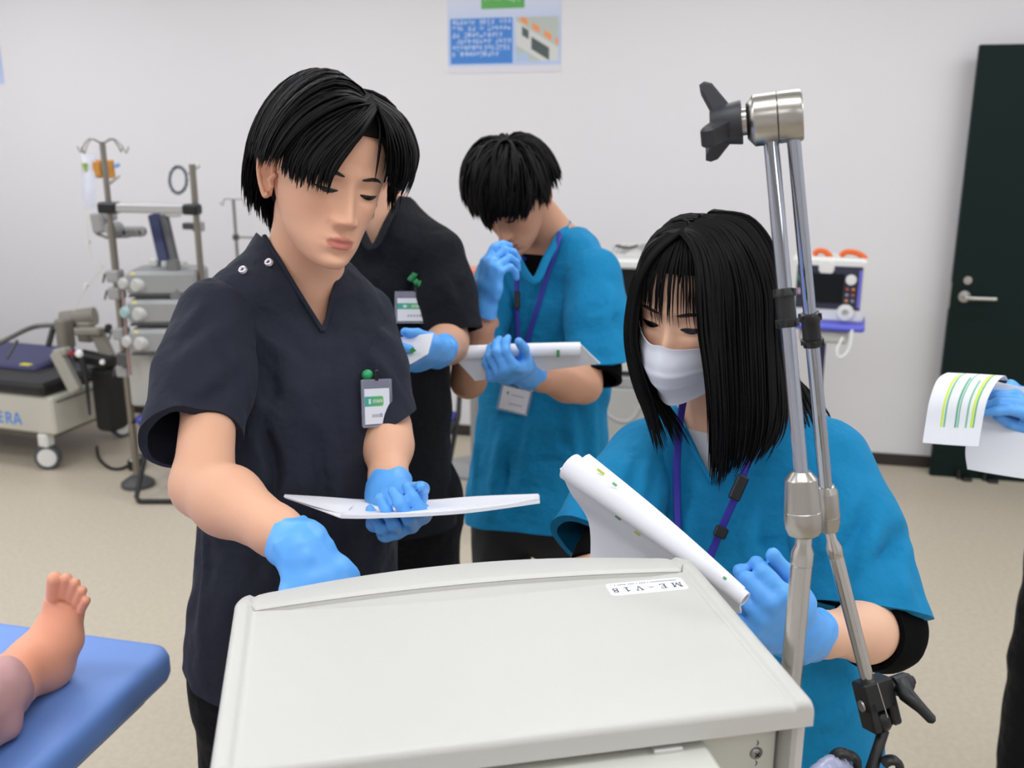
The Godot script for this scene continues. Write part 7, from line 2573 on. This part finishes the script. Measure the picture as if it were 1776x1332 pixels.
func badge(label: String, tl: Vector3, tr: Vector3, br: Vector3, bl: Vector3, wide: bool, staff: bool) -> Node3D:
	var c := (tl + tr + br + bl) / 4
	var t := thing("name_badge", label, "badge", c)
	var x := (tr - tl).normalized()
	var up := (tl - bl).normalized()
	var n := x.cross(up).normalized()
	up = n.cross(x)
	var w := (tr - tl).length()
	var h := (tl - bl).length()
	var im := Image.create(128, 128, false, Image.FORMAT_RGB8)
	im.fill(Color(0.89, 0.89, 0.91))
	if staff:
		var y0 := 28
		var yh := 36 if not wide else 34
		for xx in range(0, 96):
			im.fill_rect(Rect2i(xx, y0 if xx < 92 else y0 + 4, 1, yh if xx < 92 else yh - 8), Color(0.28, 0.62, 0.58).lerp(Color(0.4, 0.72, 0.36), xx / 96.0))
		im.fill_rect(Rect2i(20, y0 + 9, 12, yh - 18), Color(0.75, 0.88, 0.86))
		for k in 5: im.fill_rect(Rect2i(34 + k * 10 if wide else 36 + k * 9, 92, 7, 12), Color(0.66, 0.67, 0.69))
		im.fill_rect(Rect2i(76, 90, 14, 14), Color(0.62, 0.64, 0.72))
	else:
		im.fill_rect(Rect2i(22, 26, 10, 16), Color(0.5, 0.58, 0.45))
		im.fill_rect(Rect2i(44, 36, 60, 8), Color(0.72, 0.73, 0.76))
		im.fill_rect(Rect2i(40, 86, 64, 9), Color(0.72, 0.74, 0.75))
	var cm := mat(Color.WHITE, 0.35)
	cm.albedo_texture = ImageTexture.create_from_image(im)
	var card := quad_mesh(c - x * w / 2 + up * h / 2, c + x * w / 2 + up * h / 2, c + x * w / 2 - up * h / 2, c - x * w / 2 - up * h / 2, 0.001)
	obj("card", uv_flip(card), cm, t)
	if staff: text("lettering", "STAFF", h * (0.075 if not wide else 0.12), c + n * 0.0008 + x * w * 0.02 + up * h * (0.14 if not wide else 0.145), Basis(x, up, n), M.white, t, false, 0.0, true)
	var hold := MB.new()
	var e := 0.0028
	var hw := w / 2 + e
	var y1 := h / 2 + (0.013 if staff else 0.003)
	for q in [[-hw, 0.0], [hw, 0.0]]: hold.box(c + x * q[0] + up * (y1 - h / 2 - e) * 0.5 , Vector3(e * 0.8, (y1 + h / 2 + e) / 2, 0.0012), Basis(x, up, n), 0.0005)
	hold.box(c - up * (h / 2 + e), Vector3(hw, e * 0.6, 0.0012), Basis(x, up, n), 0.0005)
	hold.box(c + up * (h / 2 + (y1 - h / 2) / 2 + 0.0005), Vector3(hw, (y1 - h / 2) / 2, 0.0012), Basis(x, up, n), 0.0005)
	obj("clear_holder", hold, mat_clear(Color(0.72, 0.72, 0.8), 0.3), t)
	obj("clip_strap", MB.new().box(c + up * (y1 + 0.006), Vector3(0.0035, 0.008, 0.002), Basis(x, up, n), 0.001), M.black, t)
	return t

func straps() -> void:
	var b := badge("clear badge holder with a white and green STAFF card, upright on the navy scrubs", P(636, 675, 1.425), P(679, 673, 1.455), P(672, 733, 1.45), P(629, 737, 1.42), false, true)
	obj("green_clip", MB.new().lathe(P(637, 650, 1.44), Vector3(0, 0.2, 1), PackedVector2Array([Vector2(0.0, 0.009), Vector2(0.0042, 0.0078), Vector2(0.0075, 0.004), Vector2(0.0078, -0.004)]), 16, 0.3), mat(Color(0.16, 0.62, 0.38), 0.5), b)
	b = badge("wide white and green STAFF card in a holder on the black scrubs", P(689, 517, 1.935), P(755, 517, 1.94), P(755, 557, 1.94), P(689, 557, 1.935), true, true)
	var gl := MB.new()
	for q in [[713, 483, 0.4], [722, 489, -0.6], [728, 492, -1.0], [718, 478, 1.0]]:
		gl.tube(pv([P(q[0] - 6, q[1] + 3 * q[2], 1.935), P(q[0], q[1], 1.93), P(q[0] + 6, q[1] - 2 * q[2], 1.935)]), pf([0.002, 0.0078, 0.001]), 10, true, 0.5, cb.z)
	obj("green_clip", gl, mat(Color(0.12, 0.5, 0.28), 0.5), b)
	# bowed man's lanyard
	var t := thing("lanyard", "indigo lanyard with a white card hanging on the bowed man in teal", "lanyard", P(900, 560, 2.25))
	var l := MB.new()
	l.tube(curve([P(910, 446, 2.245), P(898, 470, 2.258), P(896, 530, 2.25), P(898, 590, 2.25), P(899, 650, 2.262)], 6), pf([0.0055]), 8, true, 0.22, cb.z)
	l.tube(curve([P(973, 388, 2.27), P(968, 420, 2.225), P(950, 475, 2.225), P(930, 540, 2.228), P(910, 605, 2.245), P(899, 650, 2.262)], 6), pf([0.0055]), 8, true, 0.22, cb.z)
	obj("strap", l, M.lanyard, t)
	obj("slider", MB.new().box(P(897, 520, 2.243), Vector3(0.007, 0.020, 0.004), cb, 0.002), M.black, t)
	obj("hook", MB.new().lathe(P(899, 662, 2.258), cb.y, PackedVector2Array([Vector2(0, 0), Vector2(0.009, 0.004), Vector2(0.009, 0.014), Vector2(0.005, 0.02), Vector2(0, 0.021)]), 14), M.black, t)
	badge("plain white name card in a clear holder, tilted on the bowed man's teal top", P(875, 669, 2.272), P(922, 680, 2.268), P(912, 719, 2.275), P(861, 706, 2.28), true, false)
	# woman's lanyard
	t = thing("lanyard", "indigo lanyard with black buckles hanging on the masked woman in teal", "lanyard", P(1220, 880, 1.39))
	l = MB.new()
	l.tube(curve([P(1186, 690, 1.43), P(1178, 740, 1.415), P(1174, 800, 1.405), P(1174, 860, 1.407), P(1177, 935, 1.40), P(1190, 1000, 1.395)], 6), pf([0.0055]), 8, true, 0.22, cb.z)
	l.tube(curve([P(1312, 770, 1.372), P(1294, 810, 1.367), P(1276, 860, 1.368), P(1252, 915, 1.372), P(1228, 972, 1.378), P(1205, 1010, 1.387)], 6), pf([0.0055]), 8, true, 0.22, cb.z)
	obj("strap", l, M.lanyard, t)
	var bk := MB.new()
	bk.box(P(1281, 846, 1.358), Vector3(0.008, 0.018, 0.005), cb * Basis(Vector3.BACK, -0.42), 0.002)
	obj("buckle", bk, M.black, t)
	obj("slider", MB.new().box(P(1250, 923, 1.362), Vector3(0.009, 0.008, 0.004), cb * Basis(Vector3.BACK, -0.42), 0.002), M.black, t)
